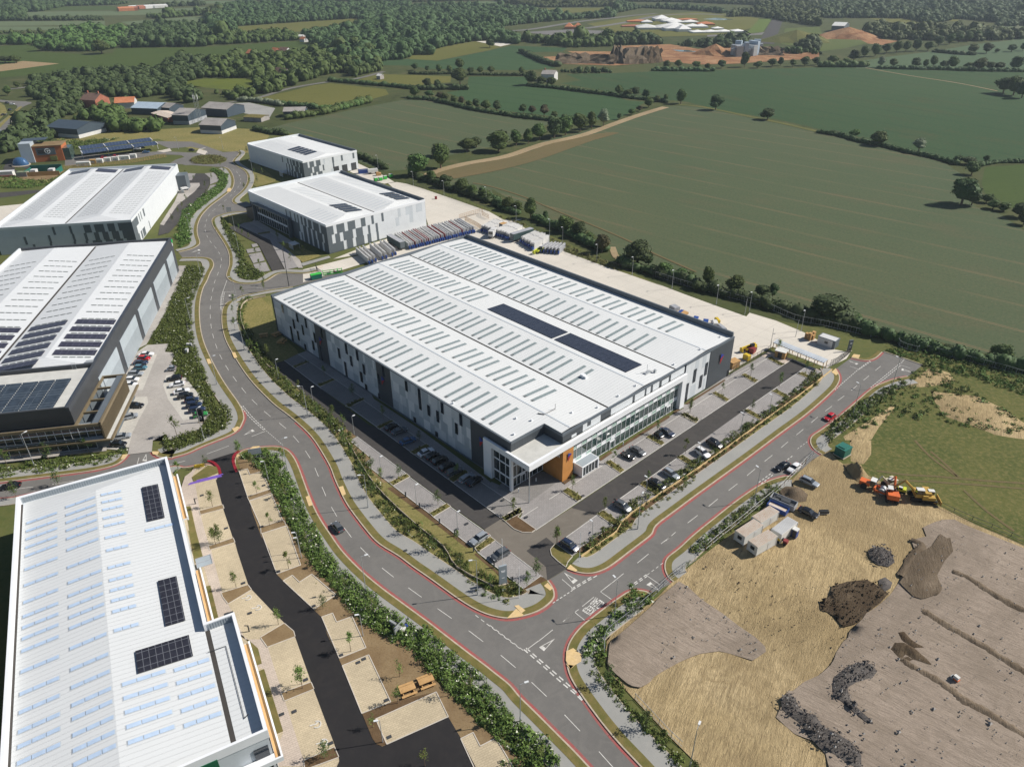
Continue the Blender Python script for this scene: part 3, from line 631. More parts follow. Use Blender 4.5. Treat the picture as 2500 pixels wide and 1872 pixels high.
# verge trims and rear parapet
mb = MB(); mb.box(0, .5, 6.4, YL, ZH-.5, ZH-.16); mb.box(.0, 11.4, 6.25, 6.4, ZH-.5, ZH+.35)
mb.box(11.4-.15, 11.4, 0, 6.25, ZH-.5, ZH+.4); mb.box(11.4, XL, 0, .5, ZH-.5, ZH+.12); mb.box(0, XL, YL-1, YL, ZH-.5, ZH+.55); mb.box(XL-.5, XL, .5, YL-1, ZH-.5, ZH+1.4)
mb.build('parapet', M['trim'], wh)
# rooflights
US = [121.5,118.5,115.5,112.5,109.6,106.6,103.7,100.9,98.0,93.9,91.0,86.1,83.0,79.1,76.0,71.2,68.2,64.4,61.4,56.4,53.5,48.6,45.6,41.6,38.7,33.8,30.8,27.0,24.0,18.9,16.0]
items = []
for row, (a, b) in enumerate([(2.7, 11.5), (17.3, 25.6), (31.3, 40.6), (46.2, 54.6), (59.9, 69.3), (75.2, 83.3)]):
    for u in US:
        if row == 3 and u < 75.5: continue
        items.append((a, b, u))
items.sort(key=lambda t: hypot(*FM0.w(t[0], t[2])))
def rz_at(x): 
    t = (x % sp)/sp; return ZH-.25+.75*(1-abs(2*t-1))
def rl(mb, it):
    a, b, u = it; n = 8; st = (b-a)/n; hw = .48
    za, zb = rz_at(a), rz_at(b)
    mb.add([(a-.3,u-hw-.1,rz_at(a-.3)+.05),(b+.1,u-hw-.1,zb+.05),(b+.1,u+hw+.1,zb+.05),(a-.3,u+hw+.1,rz_at(a-.3)+.05)], [(0,1,2,3)], 1)
    mb.add([(a-.9,u-hw,rz_at(a-.9)+.07),(a-.1,u-hw,za+.1),(a-.1,u+hw,za+.1),(a-.9,u+hw,rz_at(a-.9)+.07)], [(0,1,2,3)], 2)
    for k in range(n):
        p, q = a+k*st+.04, a+(k+1)*st-.10
        mb.add([(p,u-hw,rz_at(p)+.09),(q,u-hw,rz_at(q)+.16),(q,u+hw,rz_at(q)+.16),(p,u+hw,rz_at(p)+.09)], [(0,1,2,3)], 0)
capped(items, rl, 'rooflight', [M['rooflight'], M['pale'], M['rl_dark']], wh, 99)
def pv_sheet(root, x0, x1, y0, y1, zf, m='pv'):
    mb = MB(); mb.add([(x0,y0,zf(x0,y0)),(x1,y0,zf(x1,y0)),(x1,y1,zf(x1,y1)),(x0,y1,zf(x0,y1))]+[(x0,y0,zf(x0,y0)-.12),(x1,y0,zf(x1,y0)-.12),(x1,y1,zf(x1,y1)-.12),(x0,y1,zf(x0,y1)-.12)], [(0,1,2,3),(0,4,5,1),(1,5,6,2),(2,6,7,3),(3,7,4,0)])
    return mb.build('solar_array', M[m], root)
pv_sheet(wh, 45.9, 53, 37.2, 66.7, lambda x, y: rz_at(x)+.22); pv_sheet(wh, 45.9, 53, 8.5, 36.2, lambda x, y: rz_at(x)+.22)
for x, y in ((1.5, 30), (3, 8.5), (10, 9.5), (20, 5), (27, 2.5), (35, 2.2), (42, 2), (60, 2.5), (72, 2), (84, 3), (8, 13)):
    box(wh, 'roof_vent', 'trimw', x-.2, x+.2, y-.2, y+.2, rz_at(x), rz_at(x)+.5)
mb = MB(); mb.box(49, 51.5, 4, 5, rz_at(50), rz_at(50)+.35); mb.tube((50, 4.5, ZH), (50, 4.5, ZH+3), .06); mb.tube((48.5, 5.5, ZH+.5), (52.5, 3.5, ZH+.5), .06); mb.box(51.8, 52.4, 3, 3.6, ZH, ZH+1)
mb.build('roof_mast', M['metal'], wh)
mb = MB(); mb.box(35.2, 36.4, 15, 16, rz_at(35.5), rz_at(35.5)+.9); mb.box(35.4, 36.2, 14.2, 15, rz_at(35.5), rz_at(35.5)+.7); mb.build('roof_plant', M['trimw'], wh)
mb = MB(); mb.tube((14, 9, ZH+.6), (18, 9, ZH+.6), .08); mb.tube((18, 9, ZH+.2), (18, 9, ZH+2), .06); mb.tube((14, 9, ZH+.6), (13.2, 10.5, ZH+.6), .12); mb.build('safety_line', M['darkmetal'], wh)
# west facade: courses of grey panels with charcoal bays
bays = [(6.4, 21.5), (57.0, 64.0), (92.0, 98.8)]
def ch(R, p, r): return R.choice([0, 0, 1, 1, 1, 2, 2]) if R.random() > .12 else 2
segs = [(21.5, 57.0), (64.0, 92.0), (98.8, 126.6)]
for i, (a, b) in enumerate(segs): mosaic(wh, 'x', .25, -1, a, b, .5, ZH-.5, 4, ch, 1, 3, 11+i, [M['white'], M['pale'], M['mid2']], (b-a)/round(b-a))
a_, b_ = bays[0]; box(wh, 'charcoal_bay', 'charx', .0, .25, a_, b_, .3, ZH-.5)
for a_, b_ in bays[1:]: box(wh, 'charcoal_bay', 'charx', .02, .25, a_, b_, .3, ZH-.5)
def wl(f, s):
    out = []
    for w in s.split():
        x, a, b = w.split(','); A = f(x+','+a)[0]; B = f(x+','+b)[0]; out.append((A, B))
    return out
def win2(root, fr, ax, c, out, L, w, m='win', name='window'):
    for A, B in L:
        a, zt = fr.vp(A[0], A[1], ax, c); _, zb = fr.vp(B[0]+(B[1]-A[1])*.15, B[1], ax, c); zb = max(zb, .15)
        lo, hi = sorted((c+out*.09, c+out*.15)); mb = MB()
        if ax == 'x': mb.box(lo, hi, a-w/2, a+w/2, zb, zt)
        else: mb.box(a-w/2, a+w/2, lo, hi, zb, zt)
        mb.build(name, M[m], root)
f3 = lambda s: T(800, 650, s); f6 = lambda s: T(800, 975, s)
win2(wh, FM0, 'x', .15, -1, wl(R5, '1275,415,500 1430,498,598 1525,562,662 1395,572,672 1492,632,738 1368,645,845 1443,697,797 1524,838,938 1695,657,770 1622,717,820 1606,800,900 1688,852,1070 1961,832,945 2080,903,1015 1884,882,992 2015,965,1075 2153,1055,1165 2124,1138,1248 1954,1030,1240 2180,1270,1400') + wl(f3, '362,1138,1248 415,1275,1395 556,1368,1490 598,1077,1192 548,1157,1270 845,1235,1350 985,1318,1555 1088,1497,1615 1232,1468,1592') + wl(f6, '1185,122,250 1435,158,290 1388,255,380 1175,345,475 940,190,310'), 1.15)
logo(wh, 'x', 0, -1, 17.0, 8.6, 1.35, -1); logo(wh, 'x', 0, -1, 60.5, 8.2, 1.35, -1); logo(wh, 'x', 0, -1, 95.4, 8.2, 1.35, -1)
box(wh, 'plinth', 'trim', -.06, .25, 6.4, YL-.1, .1, .5)
# north end wall (charcoal) and logo
box(wh, 'charcoal_bay', 'char', .1, XL-.1, YL-.25, YL, .3, ZH-.5)
# east front: upper band, white frame beam, curtain wall, portal
fe = lambda s: T(1600, 650, s); fn = lambda s: T(1200, 975, s)
band = box(wh, 'upper_band', 'charx', 11.4, 61.8, -.02, .25, 11.2, ZH-.5)
for a, b, z0, z1 in ((14.5, 16.3, 11.3, 12.1), (18.6, 20.2, 11.2, 13.3), (20.2, 21.6, 11.2, 12.0), (21.6, 25.3, 11.2, 13.3), (29.4, 31.0, 11.3, 13.3), (31.0, 38.2, 11.2, 13.3), (39.2, 43.4, 11.2, 13.3), (44.2, 46.0, 11.2, 13.3), (47.0, 49.8, 11.2, 13.3), (51, 54.2, 11.2, 12.9), (55.2, 61.6, 11.2, 13.3)):
    box(wh, 'white_panel', 'white', a, b, -.08, -.02, z0, z1)
mosaic(wh, 'y', .25, -1, 61.8, 75.0, .5, ZH-.5, 3, lambda R, p, r: R.choice([0, 0, 0, 1]), 1, 2, 5, [M['white'], M['pale']], .94)
win2(wh, FM0, 'y', .15, -1, wl(fe, '557,1035,1150 433,1105,1225 498,1170,1285 348,1260,1480 322,1060,1140'), 1.15)
box(wh, 'charcoal_bay', 'char', 75.0, XL, .02, .25, .3, ZH-.5); logo(wh, 'y', 0, -1, 81.2, 8.9, 1.6, 1)
box(wh, 'door', 'black', 86.1, 87.1, -.04, .02, .15, 2.4)
mb = MB(); mb.box(-.6, 61.8, -1.2, -.45, 9.75, 11.35); mb.box(-1.2, -.6, -1.2, 15.3, 9.75, 11.35); mb.build('white_beam', M['trimw'], wh)
mb = MB(); mb.box(59.7, 61.8, -1.2, .25, .15, 9.75); mb.build('portal_leg', M['trimw'], wh)
mb = MB(); mb.box(-1.2, -.1, 12.3, 15.3, .15, 9.75); mb.build('frame_leg', M['trimw'], wh)
mb = MB(); mb.box(-1.15, -.45, 5.1, 5.8, .15, 9.75); mb.build('entrance_column', M['trimw'], wh)
box(wh, 'canopy_roof', 'flatroof', -.6, 11.4, -.45, 6.4, 10.4, 10.9)
mb = MB(); mb.box(-.6, .1, 6.4, 15.2, 10.4, 10.9); mb.box(11.4, 59.8, -.45, .1, 10.4, 10.9); mb.build('canopy_ledge', M['flatroof'], wh)
mb = MB(); mb.tube((-.9, -.9, .15), (-.9, -.9, 9.75), .13, 8); mb.build('canopy_post', M['metal'], wh)
box(wh, 'orange_wall', 'orange', 10.7, 14.5, -.9, 6.2, .15, 9.75)
logo(wh, 'y', -.85, -1, 12.9, 7.2, 1.15, 1)
t = text('LOGIFORM', 1.0, M['logo_white'], 'sign_lettering', .04, wh, .02); t.location = (10.62, 2.6, 7.6); t.rotation_euler = (radians(90), 0, radians(-90)); t.scale = (1., 1.4, 1)
# curtain walling
def curtain(root, ax, c, out, L0, L1, z0, z1, n, spandrels, mull=.08, chk=True, mat='glass'):
    def bx(mb, p, q, a, b, d0, d1, mi=0):
        lo, hi = sorted((c+out*d0, c+out*d1))
        if ax == 'x': mb.box(lo, hi, p, q, a, b, mi)
        else: mb.box(p, q, lo, hi, a, b, mi)
    w = (L1-L0)/n; zs = [z0]
    for a, b in spandrels: zs += [a, b]
    zs.append(z1)
    k = 0
    for r in range(0, len(zs), 2):
        for i in range(n):
            mb = MB(); bx(mb, L0+i*w+.04, L0+(i+1)*w-.04, zs[r]+.04, zs[r+1]-.04, .0, .04); mb.build('glass_pane', M[mat], root)
    mb = MB()
    for i in range(n+1): bx(mb, L0+i*w-mull/2, L0+i*w+mull/2, z0, z1, .04, .14)
    for z in zs: bx(mb, L0, L1, z-.04, z+.04, .042, .12)
    mb.build('mullions', M['trimw'], root)
    if spandrels:
        for j, (a, b) in enumerate(spandrels):
            for i in range(n):
                wt = (i+j) % 2 == 0 or not chk; mb = MB(); mb.box(*((L0+i*w+.05, L0+(i+1)*w-.05, *sorted((c, c+out*.07)), a+.05, b-.05) if ax == 'y' else (*sorted((c, c+out*.07)), L0+i*w+.05, L0+(i+1)*w-.05, a+.05, b-.05)))
                mb.build('spandrel_panel', M['trimw' if wt else 'green_glass'], root)
M['green_glass'] = msimple('pale_green_glass', (.33,.46,.40), .25, .6, 0, .06); M['cglass'] = msimple('greenish_glass', (.045,.075,.072), .05, 1., 0, .5, .5)
curtain(wh, 'y', .0, -1, 14.6, 59.6, .3, 9.75, 23, [(3.3, 4.3), (7.2, 8.2)], .09, True, 'cglass')
box(wh, 'back_wall', 'slate', 14.5, 59.7, .12, .24, .2, 9.8)
curtain(wh, 'x', -.3, -1, 5.8, 12.3, .3, 9.7, 3, [(2.9, 3.3), (6.6, 6.9)], .14, False); box(wh, 'back_wall', 'slate', -.25, -.1, 5.8, 12.3, .2, 9.7)
curtain(wh, 'y', 6.1, -1, -.3, 10.6, .3, 9.7, 6, [(2.9, 3.3), (6.6, 6.9)], .14, False); box(wh, 'back_wall', 'slate', -.3, 10.6, 6.12, 6.3, .2, 9.7)
mb = MB(); mb.box(2.6, 2.75, 5.85, 5.95, .15, 2.9); mb.box(4.3, 4.45, 5.85, 5.95, .15, 2.9); mb.box(2.6, 4.45, 5.85, 5.95, 2.6, 2.9); mb.build('entrance_door_frame', M['trimw'], wh)
mb = MB(); mb.box(15.6, 15.9, -3.2, -.14, .15, 3.1); mb.box(21.6, 21.9, -3.2, -.14, .15, 3.1); mb.box(15.6, 21.9, -3.2, -.14, 3.1, 3.4); mb.build('porch_frame', M['trimw'], wh); box(wh, 'porch_roof', 'mid', 15.8, 21.7, -3.0, -.5, 3.4, 3.43)
curtain(wh, 'y', -2.9, -1, 15.9, 21.6, .2, 3.1, 5, [], .12, False)
for x in (30.6, 55.5):
    mb = MB(); mb.box(x-1, x-.9, -.3, -.14, .2, 3); mb.box(x+.9, x+1, -.3, -.14, .2, 3); mb.box(x-1, x+1, -.3, -.14, 2.6, 3.1); mb.build('door_frame', M['trimw'], wh)
# ---------------------------------------------------------------- second warehouse (charcoal and white panels)
FB1 = Frame((795.2, 549.2), 13.5, 42.9)
b1 = thing('warehouse', 'white roofed warehouse with charcoal and white checkered panels behind the rows of panel racks', 'warehouse', (*FB1.o, 0), FB1.a)
X1, Y1, Z1 = 54.0, 74.8, 13.5
shell(b1, [(.1, .1), (X1, .1), (X1, Y1), (.1, Y1)], .1, Z1-1.0, M['slate'])
mb = MB(); roof_faces(mb, 'x', .6, X1-.5, .6, Y1-.5, Z1-.95, 2, 1.5, 5, 5); mb.build('roof', M['roof'], b1)
mb = MB(); mb.box(X1/2-.25, X1/2+.25, 1.5, Y1-1.5, Z1-1.0, Z1-.85); mb.build('valley_gutter', M['gutter'], b1)
mb = MB(); mb.box(-.05, X1, -.05, .5, Z1-1.1, Z1); mb.box(-.05, .5, .5, Y1, Z1-1.1, Z1); mb.build('parapet', M['trimw'], b1)
mb = MB(); mb.box(.5, X1, Y1-.5, Y1, Z1-1.1, Z1+.5); mb.build('parapet', M['white'], b1)
mb = MB(); mb.box(X1-.5, X1, .5, Y1-.5, Z1-1.1, Z1+.5); mb.build('parapet', M['trim'], b1)
sp1 = (X1-1.1)/2
def rz1(x): t = ((x-.6) % sp1)/sp1; return Z1-.95+1.5*(1-abs(2*t-1))
items = []
for (a, b, ys) in ((2.5, 10.5, [7+3*k for k in range(6)]), (16.5, 24.5, [26+3.2*k for k in range(12)]), (29.5, 38, [6+3.1*k for k in range(20)]), (43.5, 51, [26+3.1*k for k in range(14)])):
    for y in ys: items.append((a, b, y))
def rl1(mb, it):
    a, b, u = it; mb.add([(a,u-.3,rz1(a)+.08),(b,u-.3,rz1(b)+.08),(b,u+.3,rz1(b)+.08),(a,u+.3,rz1(a)+.08)], [(0,1,2,3)])
capped(items, rl1, 'rooflight', M['pale'], b1, 99)
for x0, x1 in ((15.5, 24), (43.5, 51)):
    for k in range(4): pv_sheet(b1, x0, x1, 8+4.0*k, 11+4.0*k, lambda x, y: rz1(x)+.25)
def ch1(R, p, r):
    t = (p-2)/26.
    return 2 if R.random() > t*1.05 and p < 30 else (0 if R.random() > .25 else 1)
def rowp(root, ax, c, out, spec, mats, z0, z1, rows):
    mb = MB(); h = (z1-z0)/rows
    for r, line in enumerate(spec):
        p = 0
        for w, mi in line:
            a, b = sorted((c, c+out*(.08+.012*mi)))
            if ax == 'x': mb.box(a, b, p+.01, p+w-.01, z0+r*h+.01, z0+(r+1)*h-.01, mi)
            else: mb.box(p+.01, p+w-.01, a, b, z0+r*h+.01, z0+(r+1)*h-.01, mi)
            p += w
    return mb.build('cladding', mats, root)
m3 = [M['white'], M['pale'], M['slate']]
D, Wt, Pl = 2, 0, 1
rowp(b1, 'y', .1, -1, [[(7.6, D), (1.6, Wt), (3.2, D), (1.6, Wt), (4.4, D), (1.8, Wt), (2, D), (3, Wt), (1.2, D), (8, Wt), (19.5, Wt)],
   [(2.2, D), (1.6, Wt), (2.4, D), (1.7, Wt), (5, D), (1.6, Wt), (3.6, D), (2.8, Wt), (1.2, D), (3, Wt), (1.2, D), (5, Wt), (5, Wt), (2, Pl), (6, Wt), (2, Pl), (7.6, Wt)],
   [(3.4, D), (1.6, Wt), (4, D), (1.7, Wt), (3.9, D), (3, Wt), (2.4, D), (3.2, Wt), (1.3, D), (4.2, Wt), (1.2, D), (8, Wt), (1.5, Pl), (3, Wt), (4, Pl), (2, Wt), (3.5, Pl), (2, Wt)]], m3, .4, Z1-1.1, 3)
rowp(b1, 'x', .1, -1, [[(4, D), (1.5, Wt), (3, D), (1.5, Wt), (3, D), (1.5, Wt), (2.5, D), (1.5, Wt), (3, D), (1.5, Wt), (1, D), (2, Wt), (27, D), (18, D)],
   [(3, D), (1.5, Wt), (4.5, D), (1.5, Wt), (2.5, D), (1.5, Wt), (2.5, D), (1.5, Wt), (3, D), (3, Wt), (27, D), (18, D)],
   [(5, D), (1.5, Wt), (5, D), (1.5, Wt), (3, D), (1.5, Wt), (2, D), (1.5, Wt), (1.5, D), (2, Wt), (1, D), (2, Pl), (1, D), (3, Wt), (1, D), (3, Pl), (1, D), (30, Wt), (7.5, Wt)]], m3, .4, Z1-1.1, 3)
box(b1, 'office_recess', 'darkmetal', -.6, 0, 33, 66, .2, 9.2)
mb = MB(); mb.box(-2.2, -.6, 31.5, 68, 8.6, 9.3); mb.box(-2.2, -.6, 67, 68, .2, 8.6); mb.box(-2.2, -.6, 31.5, 32.5, .2, 8.6); mb.build('office_frame', M['slate'], b1)
curtain(b1, 'x', -.6, -1, 33, 66, .4, 8.6, 14, [(4.0, 4.8)], .08, False)
mb = MB(); mb.box(-5, .1, 70, Y1+4, 6.6, 7.1); mb.box(-2, .1, 68, Y1+1, .2, 6.6); mb.build('entrance_canopy', M['darkmetal'], b1)
win2(b1, FB1, 'y', .1, -1, wl(R4, '1965,1170,1280'), .01)
# ---------------------------------------------------------------- third warehouse
FB2 = Frame((738.5, 394), 11.5, 44.8)
b2 = thing('warehouse', 'smallest white roofed warehouse beside the hedge, furthest back of the three in line', 'warehouse', (*FB2.o, 0), FB2.a)
X2, Y2, Z2 = 37.6, 66.2, 11.5
shell(b2, [(.1, .1), (X2, .1), (X2, Y2), (.1, Y2)], .1, Z2-1.0, M['slate'])
mb = MB(); roof_faces(mb, 'x', .5, X2-.5, .5, Y2-.5, Z2-.95, 1, 1.6, 4, 4); mb.build('roof', M['roof'], b2)
mb = MB(); mb.box(-.05, X2, -.05, .5, Z2-1.1, Z2); mb.box(-.05, .5, .5, Y2, Z2-1.1, Z2); mb.build('parapet', M['trimw'], b2)
mb = MB(); mb.box(.5, X2, Y2-.5, Y2, Z2-1.1, Z2+.5); mb.build('parapet', M['white'], b2); mb = MB(); mb.box(X2-.5, X2, .5, Y2-.5, Z2-1.1, Z2+.5); mb.build('parapet', M['trim'], b2)
for k in range(5): pv_sheet(b2, 9.5, 17.5, 12+4.4*k, 15.4+4.4*k, lambda x, y: Z2-.95+1.6*x/(X2/2)+.2)
for k in range(10):
    mb = MB(); y = 36+2.8*k; mb.add([(2.5,y,Z2-.75),(14,y,Z2+.3),(14,y+.3,Z2+.3),(2.5,y+.3,Z2-.75)], [(0,1,2,3)]); mb.build('rooflight', M['pale'], b2)
rowp(b2, 'y', .1, -1, [[(4.2, D), (1.2, Wt), (2.5, D), (1.2, Wt), (3, D), (2, Wt), (4, Wt), (2.8, Pl), (16.6, Wt)], [(5.5, D), (1.2, Wt), (3.6, D), (2.4, Wt), (1, D), (6, Wt), (1, D), (16.8, Wt)], [(3, D), (1.2, Wt), (3, D), (1.4, Wt), (3, D), (2, Wt), (1, Pl), (5, Wt), (1.3, D), (5, Wt), (1.3, D), (7, Wt), (1.3, D), (2, Wt)]], m3, .4, Z2-1.1, 3)
rowp(b2, 'x', .1, -1, [[(3, D), (1, Wt), (4, D), (1, Wt), (3, D), (1, Wt), (2, D), (1, Wt), (1.2, D), (2, Wt), (1, D), (45.9, Wt)], [(5, D), (1, Wt), (4, D), (2, Wt), (2, D), (1.5, Wt), (1.5, D), (2, Wt), (1, D), (46.1, Wt)], [(4, D), (1, Wt), (3, D), (1, Wt), (3, D), (1, Wt), (1.5, D), (2, Wt), (1.5, D), (5, Wt), (1, D), (42.1, Wt)]], m3, .4, Z2-1.1, 3)
for x in (20, 26, 32.5): box(b2, 'roller_door', 'darkmetal', x, x+3.6, -.12, 0, .15, 4.6)
# ---------------------------------------------------------------- white warehouse, far left
FB3 = Frame((319.3, 536.7), 12.5, 100.3)
b3 = thing('warehouse', 'wide white warehouse at the left edge with four solar patches at its far end', 'warehouse', (*FB3.o, 0), FB3.a)
X3, Y3, Z3 = 102.3, 57.4, 12.5
shell(b3, [(.1, .1), (X3, .1), (X3, Y3), (.1, Y3)], .1, Z3-1.0, M['white'])
mb = MB(); roof_faces(mb, 'y', .6, Y3-.5, .6, X3-.5, Z3-.95, 2, 1.7, 7, 3); mb.build('roof', M['roofb'], b3)
sp3 = (Y3-1.1)/2
def rz3(y): t = ((y-.6) % sp3)/sp3; return Z3-.95+1.7*(1-abs(2*t-1))
mb = MB(); mb.box(1.5, X3-1.5, Y3/2-.25, Y3/2+.25, Z3-1.0, Z3-.85); mb.build('valley_gutter', M['soil_g'] if 'soil_g' in M else M['gutter'], b3)
mb = MB(); mb.box(-.05, X3, -.05, .45, Z3-1.1, Z3); mb.box(-.05, .45, .45, Y3, Z3-1.1, Z3); mb.box(.45, X3, Y3-.5, Y3, Z3-1.1, Z3+.2); mb.box(X3-.5, X3, .45, Y3-.5, Z3-1.1, Z3+.6); mb.build('parapet', M['white'], b3)
items = []
for r in range(4):
    c = .6+sp3*(.5*r+.25)
    for k in range(26): items.append((12+3.0*k, c))
def rl3(mb, it):
    x, c = it
    for j in range(5):
        y = c-4.6+j*1.9; mb.add([(x-.18,y,rz3(y)+.08),(x+.18,y,rz3(y)+.08),(x+.18,y+1.5,rz3(y+1.5)+.08),(x-.18,y+1.5,rz3(y+1.5)+.08)], [(0,1,2,3)])
capped(items, rl3, 'rooflight', M['rl_dark'], b3, 99)
for r in range(4): c = .6+sp3*(.5*r+.25); pv_sheet(b3, 92.5, 99, c-5, c+5, lambda x, y: rz3(y)+.2, 'pv4')
rowp(b3, 'x', .1, -1, [[(4, D), (1.5, Pl), (3, D), (1.5, Pl), (3, D), (1.5, Pl), (4, D), (2, Pl), (1, D), (4, Pl), (1, D), (9, Pl), (1, D), (6, Pl), (1, D), (13.9, Pl)], [(5, D), (1.5, Pl), (3, D), (1.5, Pl), (2.5, D), (1.5, Pl), (2, D), (1, Pl), (2, Pl), (1.2, D), (4, Pl), (1, D), (9, Pl), (1, D), (9, Pl), (1, D), (11.2, Pl)], [(6, D), (1.5, Pl), (3, D), (1.5, Pl), (4, D), (1.5, Pl), (3, D), (5, Pl), (1, D), (6, Pl), (1, D), (23.9, Pl)]], [M['white'], M['pale'], M['slate']], .4, Z3-1.1, 3)
def ch3(R, p, r): 
    return 2 if p < 8 else (2 if R.random() > (p-2)/28. else 0)
mosaic(b3, 'y', .1, -1, .0, X3, .4, Z3-1.1, 3, lambda R, p, r: (2 if (p < 6 or (p < 30 and R.random() > .3+p/45.)) else 0), 1, 2, 9, m3, 1.1)
box(b3, 'entrance_block', 'slate', 92, 100, -5, -.1, .1, 8.5); 
# ---------------------------------------------------------------- dark warehouse with office front, left
FB4 = Frame((167.6, 993), 14.5, 101.0)
b4 = thing('warehouse', 'dark grey warehouse on the left with solar rows and a bronze framed office front', 'warehouse', (*FB4.o, 0), FB4.a)
Z4 = 14.5; x4, y4 = FB4.hz(423.5, 579.8, Z4); X4 = x4; Y4 = 57.5; XO = FB4.hz(226.4, 887.8, Z4)[0]
print('B4', x4, y4, XO)
M['anth'] = msimple('anthracite_cladding', (.055,.06,.068), .5, .4, 0, .08)
shell(b4, [(XO, .1), (X4, .1), (X4, Y4), (XO, Y4)], .1, Z4-1.2, M['anth'])
mb = MB(); roof_faces(mb, 'y', .8, Y4-.6, XO+.8, X4-.8, Z4-1.1, 2, 1.7, 5, 4); mb.build('roof', M['roofb'], b4)
sp4 = (Y4-1.4)/2
def rz4(y): t = ((y-.8) % sp4)/sp4; return Z4-1.1+1.7*(1-abs(2*t-1))
mb = MB(); mb.box(XO+2, X4-2, .8+sp4-.3, .8+sp4+.3, Z4-1.15, Z4-.95); mb.build('valley_gutter', M['gutter'], b4)
mb = MB(); mb.box(-.3, X4, -.05, .8, Z4-1.3, Z4); mb.box(X4-.6, X4, .8, Y4, Z4-1.3, Z4); mb.box(XO, XO+.8, .8, Y4, Z4-1.3, Z4); mb.build('parapet', M['anth'], b4)
mb = MB(); mb.box(XO+.8, X4-.6, Y4-.6, Y4, Z4-1.3, Z4+.1); mb.build('parapet', M['white'], b4)
items = []
for r in range(4):
    c = .8+sp4*(.5*r+.25)
    for k in range(17): items.append((XO+6+5.3*k, c))
def rl4(mb, it):
    x, c = it
    for j in range(5):
        y = c-4.9+j*2.0; mb.add([(x-.28,y,rz4(y)+.08),(x+.28,y,rz4(y)+.08),(x+.28,y+1.65,rz4(y+1.65)+.08),(x-.28,y+1.65,rz4(y+1.65)+.08)], [(0,1,2,3)])
capped(items, rl4, 'rooflight', M['rl_dark'], b4, 99)
for r, ks in ((0, range(0, 5)), (1, range(-1, 5)), (2, range(0, 5)), (3, range(0, 5))):
    c = .8+sp4*(.5*r+.25)
    for k in ks: pv_sheet(b4, XO+7.2+5.3*k, XO+10.4+5.3*k, c-5.6, c+5.6, lambda x, y: rz4(y)+.2, 'pv4')
for k in range(5):                                        # long side: dark piers, pale band, mid grey panels
    a = XO+(X4-XO)*(k)/4.55-4; b = a+(X4-XO)/4.55
    a2, b2_ = max(XO-1, a+2.5), min(b-1.4, X4-4)
    if b2_-a2 > 2: box(b4, 'wall_panel', 'mid', a2, b2_, -.06, .1, .3, 6.4); box(b4, 'wall_band', 'mid2', a2, b2_, -.08, .1, 6.45, 10.2)
box(b4, 'wall_plinth', 'slate', 0, X4, -.03, .1, .1, .3)
# office end
ZO = 13.2
shell(b4, [(.3, .1), (XO, .1), (XO, Y4+20), (.3, Y4+20)], 9.2, ZO, M['darkmetal'], 'office_upper_wall')
box(b4, 'office_roof', 'flatroof', .6, XO-.2, .9, Y4+20, ZO, ZO+.25)
mb = MB(); mb.box(0, .6, 0, Y4+20, ZO-1.4, ZO+1.2); mb.box(.6, XO, -.02, .8, ZO-1.4, ZO+1.25); mb.build('office_parapet', M['darkmetal'], b4)
mb = MB()
for k in range(16):
    for j in range(10):
        x = 1.7+k*.98; y = 4.5+j*4.2
        if x < XO-5.5: mb.add([(x,y,ZO+.4),(x+.75,y,ZO+.75),(x+.75,y+4.0,ZO+.75),(x,y+4.0,ZO+.4)], [(0,1,2,3)])
mb.build('solar_array', M['pv4b'], b4)
shell(b4, [(1.2, .1), (XO, .1), (XO, Y4+20), (1.2, Y4+20)], .1, 9.2, M['slate'], 'office_wall')
bz = msimple('bronze_trim', (.19,.15,.09), .5, .5, .2, .08); bzd = msimple('bronze_fins', (.05,.04,.025), .5, .4, .2, .1)
mb = MB(); mb.box(-1.4, -.9, -6.6, Y4+20, 8.6, 9.4); mb.box(-1.4, 25.5, -6.6, -6.0, 8.6, 9.4); mb.box(25, 25.5, -6.0, .0, 8.6, 9.4)
for x in (5.3, 11.8, 18.3): mb.box(x, x+.5, -4.2, .0, 8.7, 9.3)
mb.box(-.9, 25, -.5, .0, 8.6, 9.35); mb.box(-1.5, -.9, -8.2, Y4+20, 3.75, 4.2); mb.box(-.7, 28.0, -8.2, -7.7, 3.6, 4.2); mb.build('bronze_frame', bz, b4)
box(b4, 'frame_roof', 'trim', -.9, 25, -6.0, -4.2, 8.8, 9.25); box(b4, 'lower_ledge', 'flatroof', -.7, 28, -7.7, .0, 3.7, 4.05)
mb = MB()
for k in range(58): mb.box(-.8+k*.44, -.62+k*.44, -6.55, -6.1, 4.1, 8.6)
mb.build('facade_fins', bz, b4); box(b4, 'fin_backing', bzd, -.8, 25, -6.08, -5.9, 4.06, 8.6)
curtain(b4, 'x', .6, -1, -5.9, 34, 4.3, 8.6, 20, [(6.2, 6.4)], .08, False); curtain(b4, 'x', 1.0, -1, -3, 40, .5, 3.5, 18, [], .08, False)
box(b4, 'back_wall', 'slate', .62, 1.2, -5.9, Y4+20, 4.06, 8.6); box(b4, 'ground_floor', 'slate', 1.05, 27, -6.5, .1, .1, 3.68)
mb = MB(); mb.box(-.4, .2, Y4*.6, Y4+20, .1, 8.6); mb.build('grey_panel', M['mid'], b4)
mb = MB(); mb.tube((XO+1, 5, Z4-1), (XO-.6, 5, Z4-1), .04); mb.tube((XO-.4, 5, ZO), (XO-.4, 5, Z4+1), .04); mb.tube((XO-.4, 6, ZO), (XO-.4, 6, Z4+1), .04)
for k in range(8): mb.tube((XO-.4, 5, ZO+.3+.3*k), (XO-.4, 6, ZO+.3+.3*k), .03)
mb.box(XO+1.5, XO+3, .9, 3.2, Z4-.9, Z4-.2); mb.build('roof_ladder', M['metal'], b4)
